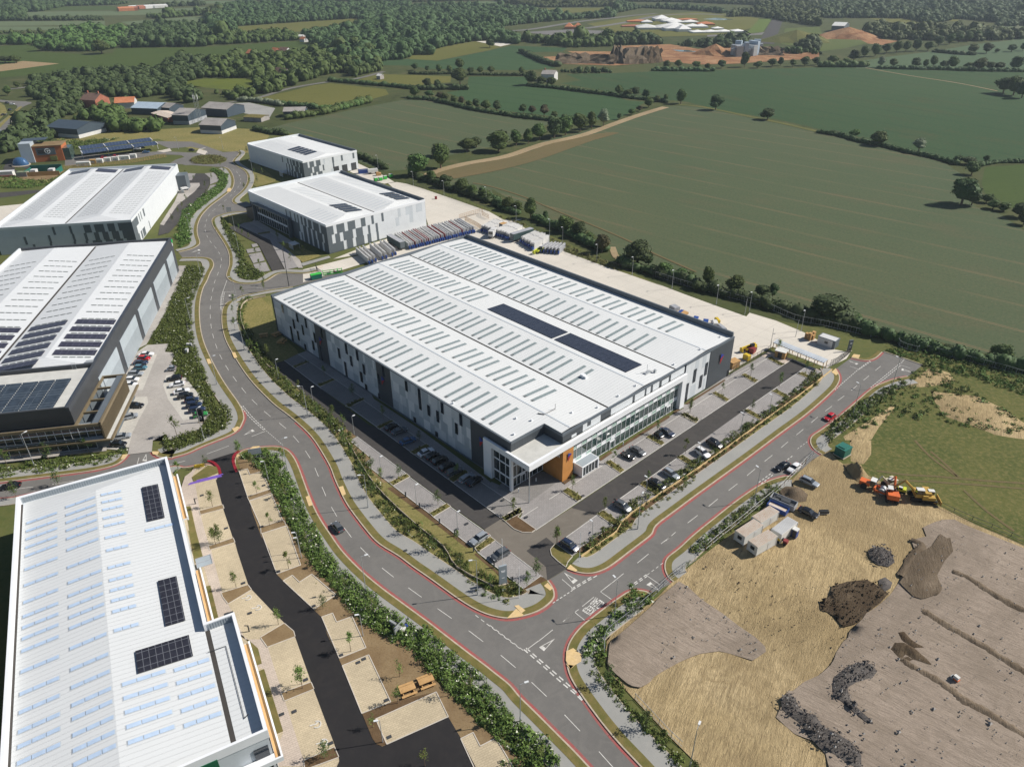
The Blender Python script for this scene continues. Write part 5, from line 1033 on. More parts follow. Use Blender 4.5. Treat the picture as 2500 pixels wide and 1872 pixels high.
# small real relief on the site
def relief(name, P, m, z, amp, sc, seed=0, hill=None, step=2.2, grow=True, edge_h=0.0, kind='structure'):
    from mathutils import noise as mn
    W_ = GL(P); xs = [p[0] for p in W_]; ys = [p[1] for p in W_]; x0, y0, x1, y1 = min(xs), min(ys), max(xs), max(ys)
    nx, ny = int((x1-x0)/step)+2, int((y1-y0)/step)+2; idx = {}; vs = []; fs = []
    def edged(x, y):
        d = 1e9
        for i in range(len(W_)):
            ax, ay = W_[i]; bx, by = W_[(i+1) % len(W_)]; dx, dy = bx-ax, by-ay; t = max(0, min(1, ((x-ax)*dx+(y-ay)*dy)/(dx*dx+dy*dy+1e-9)))
            d = min(d, hypot(x-ax-t*dx, y-ay-t*dy))
        return d
    def near(x, y):
        b_ = None
        for i in range(len(W_)):
            ax, ay = W_[i]; bx, by = W_[(i+1) % len(W_)]; dx, dy = bx-ax, by-ay; t = max(0, min(1, ((x-ax)*dx+(y-ay)*dy)/(dx*dx+dy*dy+1e-9))); p = (ax+t*dx, ay+t*dy); d = hypot(x-p[0], y-p[1])
            if b_ is None or d < b_[0]: b_ = (d, p)
        return b_[1]
    ins = {}
    for i in range(nx):
        for j in range(ny):
            x, y = x0+i*step, y0+j*step; ins[i, j] = inside(x, y, W_)
    for i in range(nx):
        for j in range(ny):
            if any(ins.get((i+a, j+b)) for a in (-1, 0, 1) for b in (-1, 0, 1)):
                if not ins[i, j]:
                    q = near(x0+i*step, y0+j*step); idx[i, j] = len(vs); vs.append((q[0], q[1], z-.02)); continue
                x, y = x0+i*step, y0+j*step; d = edged(x, y) if ins[i, j] else 0; k = min(1, d/(3*step)) if hill is None else min(1, d/hill)
                k = k*k*(3-2*k)
                h = (edge_h+amp*(.5+.5*mn.noise(Vector((x*sc+seed, y*sc, seed)))) + amp*.45*mn.noise(Vector((x*sc*3.1, y*sc*3.1, seed+3))) + amp*.35*mn.noise(Vector((x*1.3, y*1.3, seed+7))))*k if ins[i, j] else -.05
                jx = mn.noise(Vector((x*.7, y*.7, 1)))*step*.35; jy = mn.noise(Vector((x*.7, y*.7, 9)))*step*.35
                idx[i, j] = len(vs); vs.append((x+jx, y+jy, z+h))
    for (i, j) in list(idx):
        if all(q in idx for q in ((i+1, j), (i+1, j+1), (i, j+1))): 
            fs.append((idx[i, j], idx[i+1, j], idx[i+1, j+1], idx[i, j+1]))
    mb = MB(); mb.add(vs, fs); return tag(mb.build(name, M[m], smooth_=True), kind=kind)
ps('site_ground', W_site, 'sand', .20)
relief('sandy_ground', W_site, 'sand', .22, .55, .06, 2, None, 2.4)
relief('gravel_pad', fd('20,735 250,545 345,600 500,745 720,890 900,1030 1080,1150 1215,1285 1050,1400 700,1295 450,1330 250,1420 0,1560') + R9b('1700,770 1580,830 1480,790 1310,650 1250,560 1265,400 1275,340') + R9('1290,1190 1500,1010 1770,770'), 'gravel', .62, .25, .08, 5, None, 1.8)
relief('gravel_pad', fg('1240,900 1420,860 1550,930 2208,1190') + S('2600,1430 2600,1990 2000,1990') + fe_('1900,1656 1800,1500 1700,1400 1500,1330 1290,1150 1360,1060 1340,950 1430,860 1550,860 1600,760 1730,710 1870,600 1980,420 2080,230 2208,100') + fh('160,900 300,680 400,600 500,450 620,380 760,250 850,120') + fg('930,1370 1000,1250 1030,1180 980,1100 1170,1050 1110,960'), 'gravel', .75, .3, .05, 7, None, 2.4)
relief('soil_patch', fg('1290,1040 1330,1100 1400,1080 1430,1230 1340,1330 1250,1500 1310,1600') + fh('1310,200 1280,250 1100,310 1000,280 850,130 950,0') + fg('920,1400 1050,1250 1200,1170'), 'soil_brown', 1.0, .5, .12, 9, 3.0, 1.2)
relief('soil_patch', fh('100,280 130,160 300,110 500,90 640,160 740,240 640,350 500,450 400,560 250,600 120,450 0,420 0,330'), 'soil_dark', .75, .8, .15, 3, 3.5, 1.2)
relief('soil_patch', R9b('1560,960 1700,840 1850,640 2000,560 2208,520') + fe_('800,520 1000,560 1000,700 700,760 400,800 300,1000 100,1150 0,1100 -120,900'), 'soil_brown', .5, .6, .1, 4, 4, 1.6) if 0 else None
relief('stone_heap', fg('515,1220 560,1180 680,1175 770,1240 805,1340 740,1390 620,1370 540,1300'), 'stones', .8, 1.0, .3, 11, 3.0, .7, edge_h=.8, kind=None)
relief('stone_heap', fg('630,1530 700,1500 780,1560 760,1620 700,1656 640,1600'), 'stones', .8, .9, .3, 12, 2.0, .6, edge_h=.5, kind=None)
relief('sand_heap', fg('260,270 330,265 450,300 530,400 500,470 420,470 350,410 300,340'), 'sand', .5, 1.4, .3, 13, 2.6, .7, edge_h=2.2, kind=None)
relief('stone_heap', fe_('1340,940 1430,880 1500,960 1560,1080 1720,1130 1790,1250 1920,1300 2100,1420 2208,1550 2208,1720 2050,1640 1900,1530 1760,1480 1640,1350 1560,1220 1420,1120 1360,1060'), 'stones', .85, .9, .25, 14, 2.5, .8, edge_h=.5, kind=None)
relief('stone_heap', fh('130,1260 150,1150 280,1040 400,990 560,1010 610,1090 560,1160 400,1200 290,1260 320,1380 420,1500 600,1660 500,1640 330,1500 230,1410 140,1360'), 'stones', .95, .8, .25, 15, 2.2, .8, edge_h=.5, kind=None)
relief('soil_heap', fh('840,670 900,660 1000,770 1120,830 1010,840 880,760'), 'soil_dark', 1.0, .6, .3, 16, 1.6, .7, edge_h=.7, kind=None)
relief('soil_heap', fh('755,850 800,780 900,780 1000,830 1150,960 1200,1020 1000,960 900,900 880,950 1000,1050 900,1000'), 'soil_dark', 1.0, .5, .3, 17, 1.4, .7, edge_h=.6, kind=None)
relief('soil_heap', T(1600, 975, '1330,1000 1400,950 1550,960 1640,1040 1620,1110 1500,1130 1400,1090'), 'soil_brown', .5, .7, .3, 18, 3, .8, edge_h=1.3, kind=None)
def ridge(f, s, w=.95, h=.45, m='soil_brown', z=.8, seed=0):
    c = relax(smooth(GL(f(s)), 6), 2); R = random.Random(seed); vs = []; fs = []; n = 5; A = [offset(c, w*(k/(n-1)*2-1)) for k in range(n)]
    for i in range(len(c)):
        for k in range(n): hh = h*(1-abs(k/(n-1)*2-1)**1.5)*R.uniform(.5, 1.2); vs.append((A[k][i][0]+R.uniform(-.2, .2), A[k][i][1]+R.uniform(-.2, .2), z+hh))
    for i in range(len(c)-1):
        for k in range(n-1): a = i*n+k; fs.append((a, a+n, a+n+1, a+1))
    mb = MB(); mb.add(vs, fs); return tag(mb.build('soil_ridge', M[m], smooth_=True), kind='structure')
ridge(fh, '1420,0 1600,80 1750,180 1950,300 2208,440 2500,560', seed=1); ridge(fh, '1100,430 1250,520 1450,640 1700,780 1950,940 2208,1095 2500,1250', seed=2); ridge(fh, '850,940 1000,1040 1200,1150 1400,1280 1550,1400 1750,1500 2000,1660 2300,1850', seed=3); ridge(fg, '980,1095 1100,1150 1030,1230 960,1330 870,1500', .8, .4, seed=4)
def rocks(name, P, dens, r0, m, seed, z, label):
    rng = np.random.default_rng(seed); W_ = GL(P); xs = [p[0] for p in W_]; ys = [p[1] for p in W_]; n = int((max(xs)-min(xs))*(max(ys)-min(ys))*dens); vs = []; fs = []
    for x, y in zip(rng.uniform(min(xs), max(xs), n), rng.uniform(min(ys), max(ys), n)):
        if not inside(x, y, W_): continue
        r = r0*rng.lognormal(0, .45); k = len(vs); zz = z+rng.uniform(0, .25)
        for d in ((1,0,0),(-.6,.8,0),(-.5,-.8,.1),(.1,.1,.9)): vs.append((x+d[0]*r*rng.uniform(.6,1.2), y+d[1]*r*rng.uniform(.6,1.2), zz+d[2]*r))
        fs += [(k,k+1,k+3),(k+1,k+2,k+3),(k+2,k,k+3)]
    mb = MB(); mb.add(vs, fs); return tag(mb.build(name, M[m]), label, 'stones', None, 'stuff')

HL = {'stone_heap': ['dark grey mound of crushed stone on bare sand in the middle of the site', 'small dark stone pile at the edge of the dark soil patch', 'long ragged bank of dark stone along the bottom of the building site', 'hooked bank of dark stone on the gravel at the lower right'],
      'sand_heap': ['pale sand heap beside the orange roller'], 'soil_heap': ['dark wedge of dug soil on the gravel at the right', 'curved streak of dark soil below the wedge of dug soil', 'brown soil heap between the grey skip and the parked cars']}
for k, L in HL.items():
    obs = [o for o in COL.objects if o.name.startswith(k)]
    for o, l in zip(obs, L): tag(o, l, 'heap')
HP = [fe_('1340,940 1430,880 1500,960 1560,1080 1720,1130 1790,1250 1920,1300 2100,1420 2208,1550 2208,1720 2050,1640 1900,1530 1760,1480 1640,1350 1560,1220 1420,1120 1360,1060'), fh('130,1260 150,1150 280,1040 400,990 560,1010 610,1090 560,1160 400,1200 290,1260 320,1380 420,1500 600,1660 500,1640 330,1500 230,1410 140,1360'), fg('515,1220 560,1180 680,1175 770,1240 805,1340 740,1390 620,1370 540,1300')]
M['pale_stone'] = msimple('pale_stones', (.30,.285,.265), .9, .1, 0, .3, 1.); M['dark_stone'] = msimple('dark_stones', (.12,.105,.095), .9, .1, 0, .3, 1.)
for i, P in enumerate(HP):
    rocks('loose_stones', P, 5.0, .17, 'dark_stone', 60+i, 1.5, 'loose dark stones covering stone bank %s' % ('one', 'two', 'three')[i]); rocks('loose_stones', P, 1.5, .14, 'pale_stone', 70+i, 1.7, 'pale stones sprinkled over stone bank %s' % ('one', 'two', 'three')[i])
rocks('soil_clods', fh('100,280 130,160 300,110 500,90 640,160 740,240 640,350 500,450 400,560 250,600 120,450 0,420 0,330'), 2.0, .2, 'soil_dark', 81, 1.0, 'dark clods scattered over the dark soil patch'); rocks('soil_clods', W_px := fd('20,735 250,545 345,600 500,745 720,890 900,1030 1080,1150 1215,1285 1050,1400 700,1295 450,1330 250,1420 0,1560'), .5, .14, 'pale_stone', 82, .72, 'small pale stones on the smaller gravel pad')
rocks('loose_stones', fg('1240,900 1420,860 1550,930 2208,1190') + S('2560,1430 2560,1950 2050,1950') + fh('160,900 400,600 620,380 850,120') + fg('1030,1180 1170,1050'), .22, .16, 'pale_stone', 83, .95, 'small pale stones on the larger gravel pad'); rocks('soil_clods', fd('250,530 900,1000 1250,1290 1500,1300 1900,1350 2100,1100 2208,900 1900,600 1500,500 1100,200 600,200'), .3, .12, 'soil_brown', 84, .55, 'brown clods on the trodden sand')
# sandy scrapes on the rough grass, right
ps('rough_ground', R3('700,640 1110,850 950,990 600,1180 100,1600') + T(2000, 1075, '0,60 100,200 260,280 600,420 1240,690 2208,1130') + S('2600,1420 2600,1010') + R3('2208,960 1500,780 1000,690'), 'rough_green', .10)
for s in ('1200,870 1400,930 1470,1020 1350,1050 1150,1085 960,1080 1000,1020', '1200,1130 1700,1180 1950,1300 2208,1470 2208,1650 1900,1600 1650,1500 1350,1400 1250,1250', '860,1140 830,1250 700,1340 450,1500 200,1656 560,1656 640,1520 800,1330'):
    relief('sandy_bank', R3(s), 'sand', .12, 1.2, .08, 21, 5, 2.0)
relief('sandy_bank', fg('330,0 560,0 560,150 480,260 340,230'), 'sand', .12, .5, .2, 22, 3, 1.4)
for s in ('1030,0 1200,180 1480,390', '1200,120 1350,250 1500,400', '620,330 900,370 1250,390 1700,430 2208,465', '850,430 1200,450 1800,490 2208,525', '1560,540 1800,760 2100,980'):
    strip('wheel_track', fg(s), .7, .15, M['margin'])
# ================================================================ vegetation
def mleaf(name, c1, c2, c3, s=.55):
    b = NB(name); oi = b.n('ObjectInfo').outputs['Random']; n1 = b.ramp(b.noise(s, 3, .6), .35, .65); n2 = b.noise(s*5, 3, .7)
    col = b.mix(n1, c1, c2); col = b.mix(b.ramp(n2, .5, .75), col, c3)
    hs = b.n('HueSaturation'); b.l(col, hs.inputs['Color']); b.l(b.math('ADD', b.math('MULTIPLY', oi, .05), .475), hs.inputs['Hue']); b.l(b.math('ADD', b.math('MULTIPLY', oi, .5), .75), hs.inputs['Value'])
    b.b.inputs['Subsurface Weight'].default_value = 0
    return b.fin(hs.outputs[0], .7, .2)
M['leaf'] = mleaf('tree_foliage', (.048,.083,.022), (.075,.112,.028), (.115,.15,.042))
M['leaf_dark'] = mleaf('dark_foliage', (.040,.068,.024), (.058,.090,.030), (.085,.118,.038))
M['leaf_pale'] = mleaf('silvery_foliage', (.12,.15,.09), (.18,.20,.13), (.24,.26,.18))
M['leaf_young'] = mleaf('young_foliage', (.09,.14,.03), (.14,.19,.045), (.20,.24,.07))
M['leaf_red'] = mleaf('reddish_foliage', (.07,.06,.03), (.085,.075,.035), (.06,.075,.025))
M['shrub'] = mleaf('shrub_foliage', (.062,.105,.022), (.105,.150,.032), (.18,.205,.06), .8)
M['shrub_dry'] = mleaf('grassy_shrubs', (.10,.115,.03), (.16,.16,.05), (.24,.22,.09), .8)
M['flowers'] = msimple('white_flowers', (.55,.56,.45), .8, .1); M['trunk'] = mground('tree_bark', (.14,.10,.07), (.19,.15,.11), 1., 6., None, .95)
def ico(sub=1):
    bm = bmesh.new(); bmesh.ops.create_icosphere(bm, subdivisions=sub, radius=1); v = np.array([x.co[:] for x in bm.verts]); f = np.array([[y.index for y in x.verts] for x in bm.faces]); bm.free(); return v, f
ICO0, ICO1, ICO2 = ico(1), ico(2), ico(3)
def npmesh(name, V_, F, mats, mi=None, smooth_=False, parent=None):
    me = bpy.data.meshes.new(name); V_ = np.asarray(V_, dtype=np.float32); F = np.asarray(F, dtype=np.int32); n, k = F.shape
    me.vertices.add(len(V_)); me.vertices.foreach_set('co', V_.ravel()); me.loops.add(n*k); me.loops.foreach_set('vertex_index', F.ravel())
    me.polygons.add(n); me.polygons.foreach_set('loop_start', np.arange(0, n*k, k, dtype=np.int32)); me.polygons.foreach_set('loop_total', np.full(n, k, dtype=np.int32))
    for m in (mats if isinstance(mats, (list, tuple)) else [mats]): me.materials.append(m)
    if mi is not None: me.polygons.foreach_set('material_index', np.asarray(mi, dtype=np.int32))
    me.update(calc_edges=True); me.validate()
    o = bpy.data.objects.new(name, me); COL.objects.link(o)
    if parent: o.parent = parent
    return o
def leaves(rng, C, R_, n, size):
    "n small leaf clump faces spread over an ellipsoid shell"
    d = rng.normal(size=(n, 3)); d /= np.linalg.norm(d, axis=1)[:, None]; d[:, 2] = np.where(d[:, 2] < -.35, -d[:, 2], d[:, 2])
    p = C+d*R_*rng.uniform(.82, 1.1, (n, 1)); t = rng.normal(size=(n, 3)); u = np.cross(d+t*.45, rng.normal(size=(n, 3))); u /= np.linalg.norm(u, axis=1)[:, None]; w = np.cross(d+t*.45, u); w /= np.linalg.norm(w, axis=1)[:, None]
    s = size*rng.uniform(.6, 1.3, (n, 1)); q = np.stack([p-u*s, p+w*s*.8, p+u*s, p-w*s*.8], 1).reshape(-1, 3)
    return q
def make_tree(name, seed, kind='leaf', h=10., wd=9., lumps=13, per=110, low=.10, leafs=.33, trunk=True):
    rng = np.random.default_rng(seed); root = thing(name, None, None) if 0 else bpy.data.objects.new(name, None); COL.objects.link(root) if root.name not in COL.objects else None
    V_, F, n0 = [], [], 0; Q = []
    base = h*low; ch = h-base
    for i in range(lumps):
        a = rng.uniform(0, 2*pi); t = rng.uniform(0, 1)**.8; r = wd*.5*rng.uniform(.15, .62)*(1.05-.55*t)
        c = np.array([r*cos(a), r*sin(a), base+ch*(.22+.58*t)]); R_ = np.array([1, 1, .82])*wd*rng.uniform(.18, .28)*(1.1-.3*t)
        if i == 0: c = np.array([0, 0, base+ch*.45]); R_ = np.array([wd*.33, wd*.33, ch*.42])
        v = ICO1[0]*R_*.86*rng.uniform(.85, 1.1, (len(ICO1[0]), 1))+c; V_.append(v); f = ICO1[1]+n0; F.append(np.c_[f, f[:, 2]]); n0 += len(v)
        k = per*(3 if i == 0 else 1); q = leaves(rng, c, R_, k, leafs*wd/9); V_.append(q); f = np.arange(k*4).reshape(-1, 4)+n0; Q.append(f); n0 += len(q)
    V_ = np.vstack(V_); Ftri = np.vstack(F)[:, :3]; Fq = np.vstack(Q); Ft = np.vstack([Ftri, Fq[:, [0, 1, 2]], Fq[:, [0, 2, 3]]])
    npmesh('crown', V_, Ft, M[kind], parent=root)
    mb = MB(); mb.tube((0, 0, 0), (0, 0, base+ch*.45), wd*.035, 7, wd*.02)
    for k in range(4): a = k*1.7+seed; mb.tube((0, 0, base+ch*.12), (wd*.25*cos(a), wd*.25*sin(a), base+ch*.5), wd*.016, 5, wd*.008)
    mb.build('trunk', M['trunk'], root); return root
TREES = [make_tree('tree', 10+i, 'leaf' if i % 3 else 'leaf_dark', 10, 9.5, 10+i % 4) for i in range(6)]
PALE = make_tree('tree', 31, 'leaf_pale', 10, 7, 9); REDT = make_tree('tree', 33, 'leaf_red', 8, 8.5, 10)
used = set()
def place(proto, x, y, z, s, rz, label, cat, group=None, swap=None):
    if proto.name not in used:
        used.add(proto.name); proto.location = (x, y, z); proto.rotation_euler = (0, 0, rz); proto.scale = s if hasattr(s, '__len__') else (s,)*3; tag(proto, label, cat, group)
        if swap:
            for ch in proto.children_recursive:
                for sl_ in getattr(ch, 'material_slots', []):
                    if sl_.material in swap: mt = swap[sl_.material]; sl_.link = 'OBJECT'; sl_.material = mt
        return proto
    return dup(proto, (x, y, z), rz, s, label, group, swap)
ORD = ['first', 'second', 'third', 'fourth', 'fifth', 'sixth', 'seventh', 'eighth', 'ninth', 'tenth', 'eleventh', 'twelfth', 'thirteenth', 'fourteenth', 'fifteenth', 'sixteenth', 'seventeenth', 'eighteenth', 'nineteenth', 'twentieth']
def nth(i, n, side='left'):
    if i < 20: return ORD[i]
    t = ['twenty', 'thirty', 'forty', 'fifty', 'sixty', 'seventy', 'eighty', 'ninety'][(i+1)//10-2]; u = (i+1) % 10
    return t+('-'+ORD[u-1] if u else 'th' if 0 else '-'+ORD[u-1]) if u else t[:-1]+'ieth'
RT_ = random.Random(4)
def trees(f, s, where, kinds=None, zs=.9):
    L = [w.split(',') for w in s.split()]; L.sort(key=lambda w: float(w[0]))
    for i, w in enumerate(L):
        x, y, h, wd = [float(q) for q in w[:4]]; k = w[4] if len(w) > 4 else ''
        px, py = f('%g,%g' % (x, y))[0]; gx, gy = G(px, py-2); D = sqrt(gx*gx+gy*gy+H*H); c_ = FPX
        dep = Vector((gx, gy, -H)).dot(FW); Wm = wd/4.416/FPX*dep; el = atan2(H, hypot(gx, gy)); Hm = max(2.2, (h/4.416/FPX*dep-Wm*.45*sin(el))/max(.3, cos(el)))
        Hm = min(Hm, 17); pr = PALE if k == 'p' else (REDT if k == 'r' else RT_.choice(TREES)); bh = 8 if k == 'r' else 10; bw = 7 if k == 'p' else 9.2
        adj = 'pale silvery' if k == 'p' else 'reddish brown' if k == 'r' else ('tall broad' if Hm > 9 and Wm > 8 else 'tall' if Hm > 8 else 'broad' if Wm > 9 else 'small round' if Wm < 5.5 else 'bushy')
        place(pr, gx, gy, 0, (Wm/bw*1.12, Wm/bw*1.12, Hm/bh*1.05), RT_.uniform(0, 6.28), '%s tree, %s from left %s' % (adj, nth(i, len(L)), where) if k not in ('p', 'r') else '%s tree, %s from left %s' % (adj, nth(i, len(L)), where), 'tree', 'trees '+where)
fz = lambda s: T(1200, 325, s); fy = lambda s: T(800, 325, s)
trees(fz, '190,840,150,160 280,860,130,130 420,930,230,160 580,950,110,80 800,1080,200,190 940,1130,190,190 1050,1190,120,130 1190,1300,220,190,r 1570,1420,300,360 1690,1440,150,120 1870,1540,160,180 2050,1570,120,160 2150,1600,110,120', 'in the hedge behind the concrete yard')
trees(fy, '980,470,260,260 1220,390,260,240 1120,530,130,130 1270,590,150,160 1460,640,150,180 1560,680,130,150 1700,720,120,160 1820,790,90,110', 'along the fence beyond the pale empty yard')
trees(lambda s: T(1600, 650, s), '840,290,210,250 1140,340,160,190 1260,340,170,110 560,230,240,140 350,190,120,200 1850,560,310,470 1350,480,120,160 1550,500,100,180 2150,600,110,160', 'behind the right end of the yard')
trees(lambda s: T(2000, 700, s), '1930,800,220,230 1200,650,90,200 480,480,90,180 700,520,80,180 1400,700,80,150 1650,760,80,150 2150,900,110,180', 'above the estate road turning head')
trees(P2, '620,1640,150,230 720,1600,120,150 960,1640,240,300 1150,1580,170,150 1280,1560,160,130 1400,1520,180,180 1560,1500,230,200 1680,1470,220,200 1840,1430,200,190 1960,1400,190,130 2090,1370,200,140,p 330,1700,150,230', 'in the tree line left of the dirt field track')
trees(P2, '50,1060,120,120 210,1060,80,110 330,1080,80,110,r 380,1110,100,110 480,1130,90,90 560,1140,90,90,r 640,1170,80,90 715,1180,110,90 830,1200,110,120 940,1210,120,110 1225,1230,100,90 1320,1240,90,100,r 1450,1260,120,120,r 1560,1290,80,100', 'in the hedge behind the smallest warehouse')
trees(P2, '540,760,110,130 545,920,170,180 190,960,110,100 300,960,90,90 865,525,95,100 1210,815,80,70 880,800,75,90 760,805,75,90 660,805,70,90 320,800,90,80 430,800,80,80 1310,930,160,150 1420,940,110,120 1530,940,100,120 60,770,80,80 190,780,60,60', 'round the small meadows in the upper middle')
trees(P3, '50,1040,110,110 140,1060,90,110 220,1050,110,110 340,1070,100,110 460,1110,70,90 550,1110,85,60 715,1130,160,130 1090,1195,170,160 1650,1300,130,160 370,1170,110,120 270,1210,60,80,r 180,1250,70,90 50,1300,70,60', 'between the two big crop fields')
trees(P3, '560,765,100,100 690,740,80,90 880,740,70,110 1000,765,70,80 1150,745,90,100 1400,735,160,110 1540,745,75,110 1700,730,90,110 1790,720,90,80 1920,730,80,90 2050,720,100,120 2170,715,90,90', 'between the orange quarry and the wheat field')
trees(P4, '130,700,90,130 290,710,70,100 370,670,120,140 480,630,120,110 600,620,130,130 720,590,110,110 830,580,120,110 930,570,110,110 1040,565,130,110 1170,560,100,110 1280,510,110,110 1400,490,110,110 1500,470,110,110 1600,460,100,110 1700,450,100,110 1800,440,90,110 1900,430,90,110 2000,420,90,110 2100,410,90,110', 'in the long tree belt at the upper right')
trees(P4, '660,740,130,80,p 795,735,90,110 1030,745,110,120 1140,745,90,80 1225,735,120,90 1340,755,90,110 1430,755,130,140 1600,765,80,120 1720,770,130,170 1830,765,90,110 1940,760,80,120 2110,770,150,160', 'along the top of the wheat field')
trees(P4, '1650,590,100,130 1800,585,110,120 1915,580,45,60 2070,570,80,110 2190,560,80,80', 'in the pale field at the upper right')
trees(P4, '1980,1020,180,200 2090,1040,200,200 2180,1070,190,160 150,1460,55,120 370,1490,90,150 640,1580,160,200 1070,1640,160,150,p', 'at the right part of the wheat field')
trees(Q4, '1490,330,90,120 1600,350,100,170 1640,460,150,180 1790,340,100,70 1530,780,310,330 1640,790,200,180 1800,760,110,140 1870,830,110,150 1990,850,110,150 2150,920,180,200 2200,1000,150,150', 'at the grey green field corner, right')
trees(P0, '90,1040,100,100 190,960,70,80 460,560,110,150 560,550,100,150 680,560,80,120 850,560,80,150 1100,590,150,220 60,690,80,150 180,690,80,140', 'in the green crop field at the left')
# ---- hedges: each one a dense run of leafy mounds
def hedge(f, s, w, h, label, k='leaf_dark', seed=0):
    rng = np.random.default_rng(seed); c = smooth(GL(f(s)), 3); L = walk(c, max(w*.42, .9)); V_, F, n0 = [], [], 0; Q = []
    for x, y, a in L:
        x += rng.normal()*w*.1; y += rng.normal()*w*.1; hh = h*rng.uniform(.65, 1.2); C = np.array([x, y, hh*.45]); R_ = np.array([w*.55, w*.55, hh*.58])*rng.uniform(.8, 1.2)
        v = ICO1[0]*R_*.9*rng.uniform(.85, 1.12, (12 if len(ICO1[0]) == 12 else len(ICO1[0]), 1))+C; V_.append(v); F.append(ICO1[1]+n0); n0 += len(v); q = leaves(rng, C, R_, 44, .26+.03*w); V_.append(q); f_ = np.arange(44*4).reshape(-1, 4)+n0; F.append(f_[:, [0, 1, 2]]); F.append(f_[:, [0, 2, 3]]); n0 += len(q)
    o = npmesh('hedge', np.vstack(V_), np.vstack(F), M[k]); return tag(o, label, 'hedge')
hedge(fz, '1400,1400 1500,1460 1700,1500 1900,1560 2208,1640', 4.5, 3.6, 'dark bushy hedge from the huge round tree rightwards behind the yard', seed=1)
hedge(lambda s: T(1600, 650, s), '0,90 200,140 420,230 650,290 860,340 1080,400 1300,460 1500,510 1700,570 1900,620 2208,690', 5.0, 3.8, 'dark bushy hedge between the yard fence and the grey green field', seed=2)
hedge(lambda s: T(2000, 700, s), '350,440 500,500 700,560 900,610 1200,690 1500,760 1800,830 2208,900 2500,980', 4.5, 4.2, 'dark hedge running from the turning head to the right edge of the photo', seed=3)
hedge(fz, '-100,640 60,760 150,840 300,880', 4, 3.0, 'hedge below the trees beside the bare field track', seed=4)
hedge(fz, '470,930 600,990 720,1030 900,1130 1100,1230 1250,1280', 4.5, 3.2, 'short dark hedge on the slope behind the white panel racks', seed=5)
hedge(fy, '330,260 450,300 560,350 620,390', 4, 3.2, 'clipped hedge right of the smallest white warehouse', seed=6)
hedge(fy, '900,460 1150,540 1300,600 1550,680 1800,760', 4.5, 3., 'hedge beneath the trees beyond the pale empty yard', seed=7)
hedge(Q4, '0,0 70,10 250,40 380,85 520,115 700,150 760,165 950,215 1200,265 1400,320 1500,350', 3.6, 2.6, 'long dark hedge between the wheat field and the grey green field at right', seed=8)
hedge(Q4, '1720,360 1900,325 2060,320 2208,320', 3, 2.2, 'thin hedge above the small green field at the right edge', seed=9)
hedge(P2, '0,1070 200,1080 400,1120 600,1170 800,1210 1000,1240 1200,1270 1400,1290 1600,1310', 5, 3.2, 'dark hedge above the field behind the smallest warehouse', seed=10)
hedge(P2, '1280,930 1600,960 1900,1000 2208,1035', 5, 3.4, 'thick dark hedge running right from the white house', seed=11); hedge(P3, '0,1040 150,1060 280,1075 500,1100 560,1110', 5, 3., 'dark hedge ending at the lone round field trees', seed=12)
hedge(P2, '1650,1270 1800,1310 1950,1330', 5, 3, 'hedge joining the tree line at the field corner', seed=13)
hedge(P1, '850,1140 1000,1150 1100,1155 1200,1180', 6, 4, 'dark hedge below the yellow meadow behind the black shed', seed=14); hedge(P1, '1280,1190 1450,1190 1600,1150 1750,1100', 7, 5, 'bushy hedge right of the yellow meadow', 'leaf', seed=15)
hedge(P1, '1350,880 1600,900 1800,920 2000,935 2208,960', 6, 4, 'straight hedge between the two yellow meadows', seed=16); hedge(P2, '0,960 200,970 400,965 620,970', 6, 4.5, 'hedge below the meadow with the lone dark tree', seed=17)
hedge(P1, '380,1090 550,1100 750,1130 850,1150', 6, 4, 'pale leaved hedge along the tarmac yard behind the farm sheds', 'leaf_pale', seed=18); hedge(P1, '550,1400 700,1440 900,1455', 6, 4, 'hedge between the dry meadow and the grey green field', seed=19)
hedge(P1, '900,1290 1100,1260 1300,1230 1500,1170 1800,1100', 7, 5.5, 'bushy hedge along the upper left side of the grey green field', 'leaf', seed=20)
hedge(P2, '0,800 200,805 450,800 620,810 900,815 1250,820', 5, 3, 'hedge across the small meadows in the upper middle', seed=21)
hedge(P3, '430,765 700,768 1070,770', 6, 4, 'low hedge in front of the orange quarry', seed=22); hedge(P2, '1200,565 1300,610 1450,680 1600,720', 8, 5, 'dark hedge curving round the left end of the quarry', seed=23)
hedge(P4, '0,722 250,725 520,722', 8, 6, 'hedge at the far left corner of the long wheat field', 'leaf', seed=24); hedge(P4, '640,742 900,748 1300,755 1700,770 2208,775', 6, 4, 'hedge along the top of the wheat field at the right', seed=25)
hedge(P4, '1240,565 1500,590 1700,598', 6, 4, 'short hedge in the pale field at the upper right', seed=26); hedge(P4, '1700,770 1500,765', 6, 5, 'hedge gap shrubs beside the pale field', seed=27)
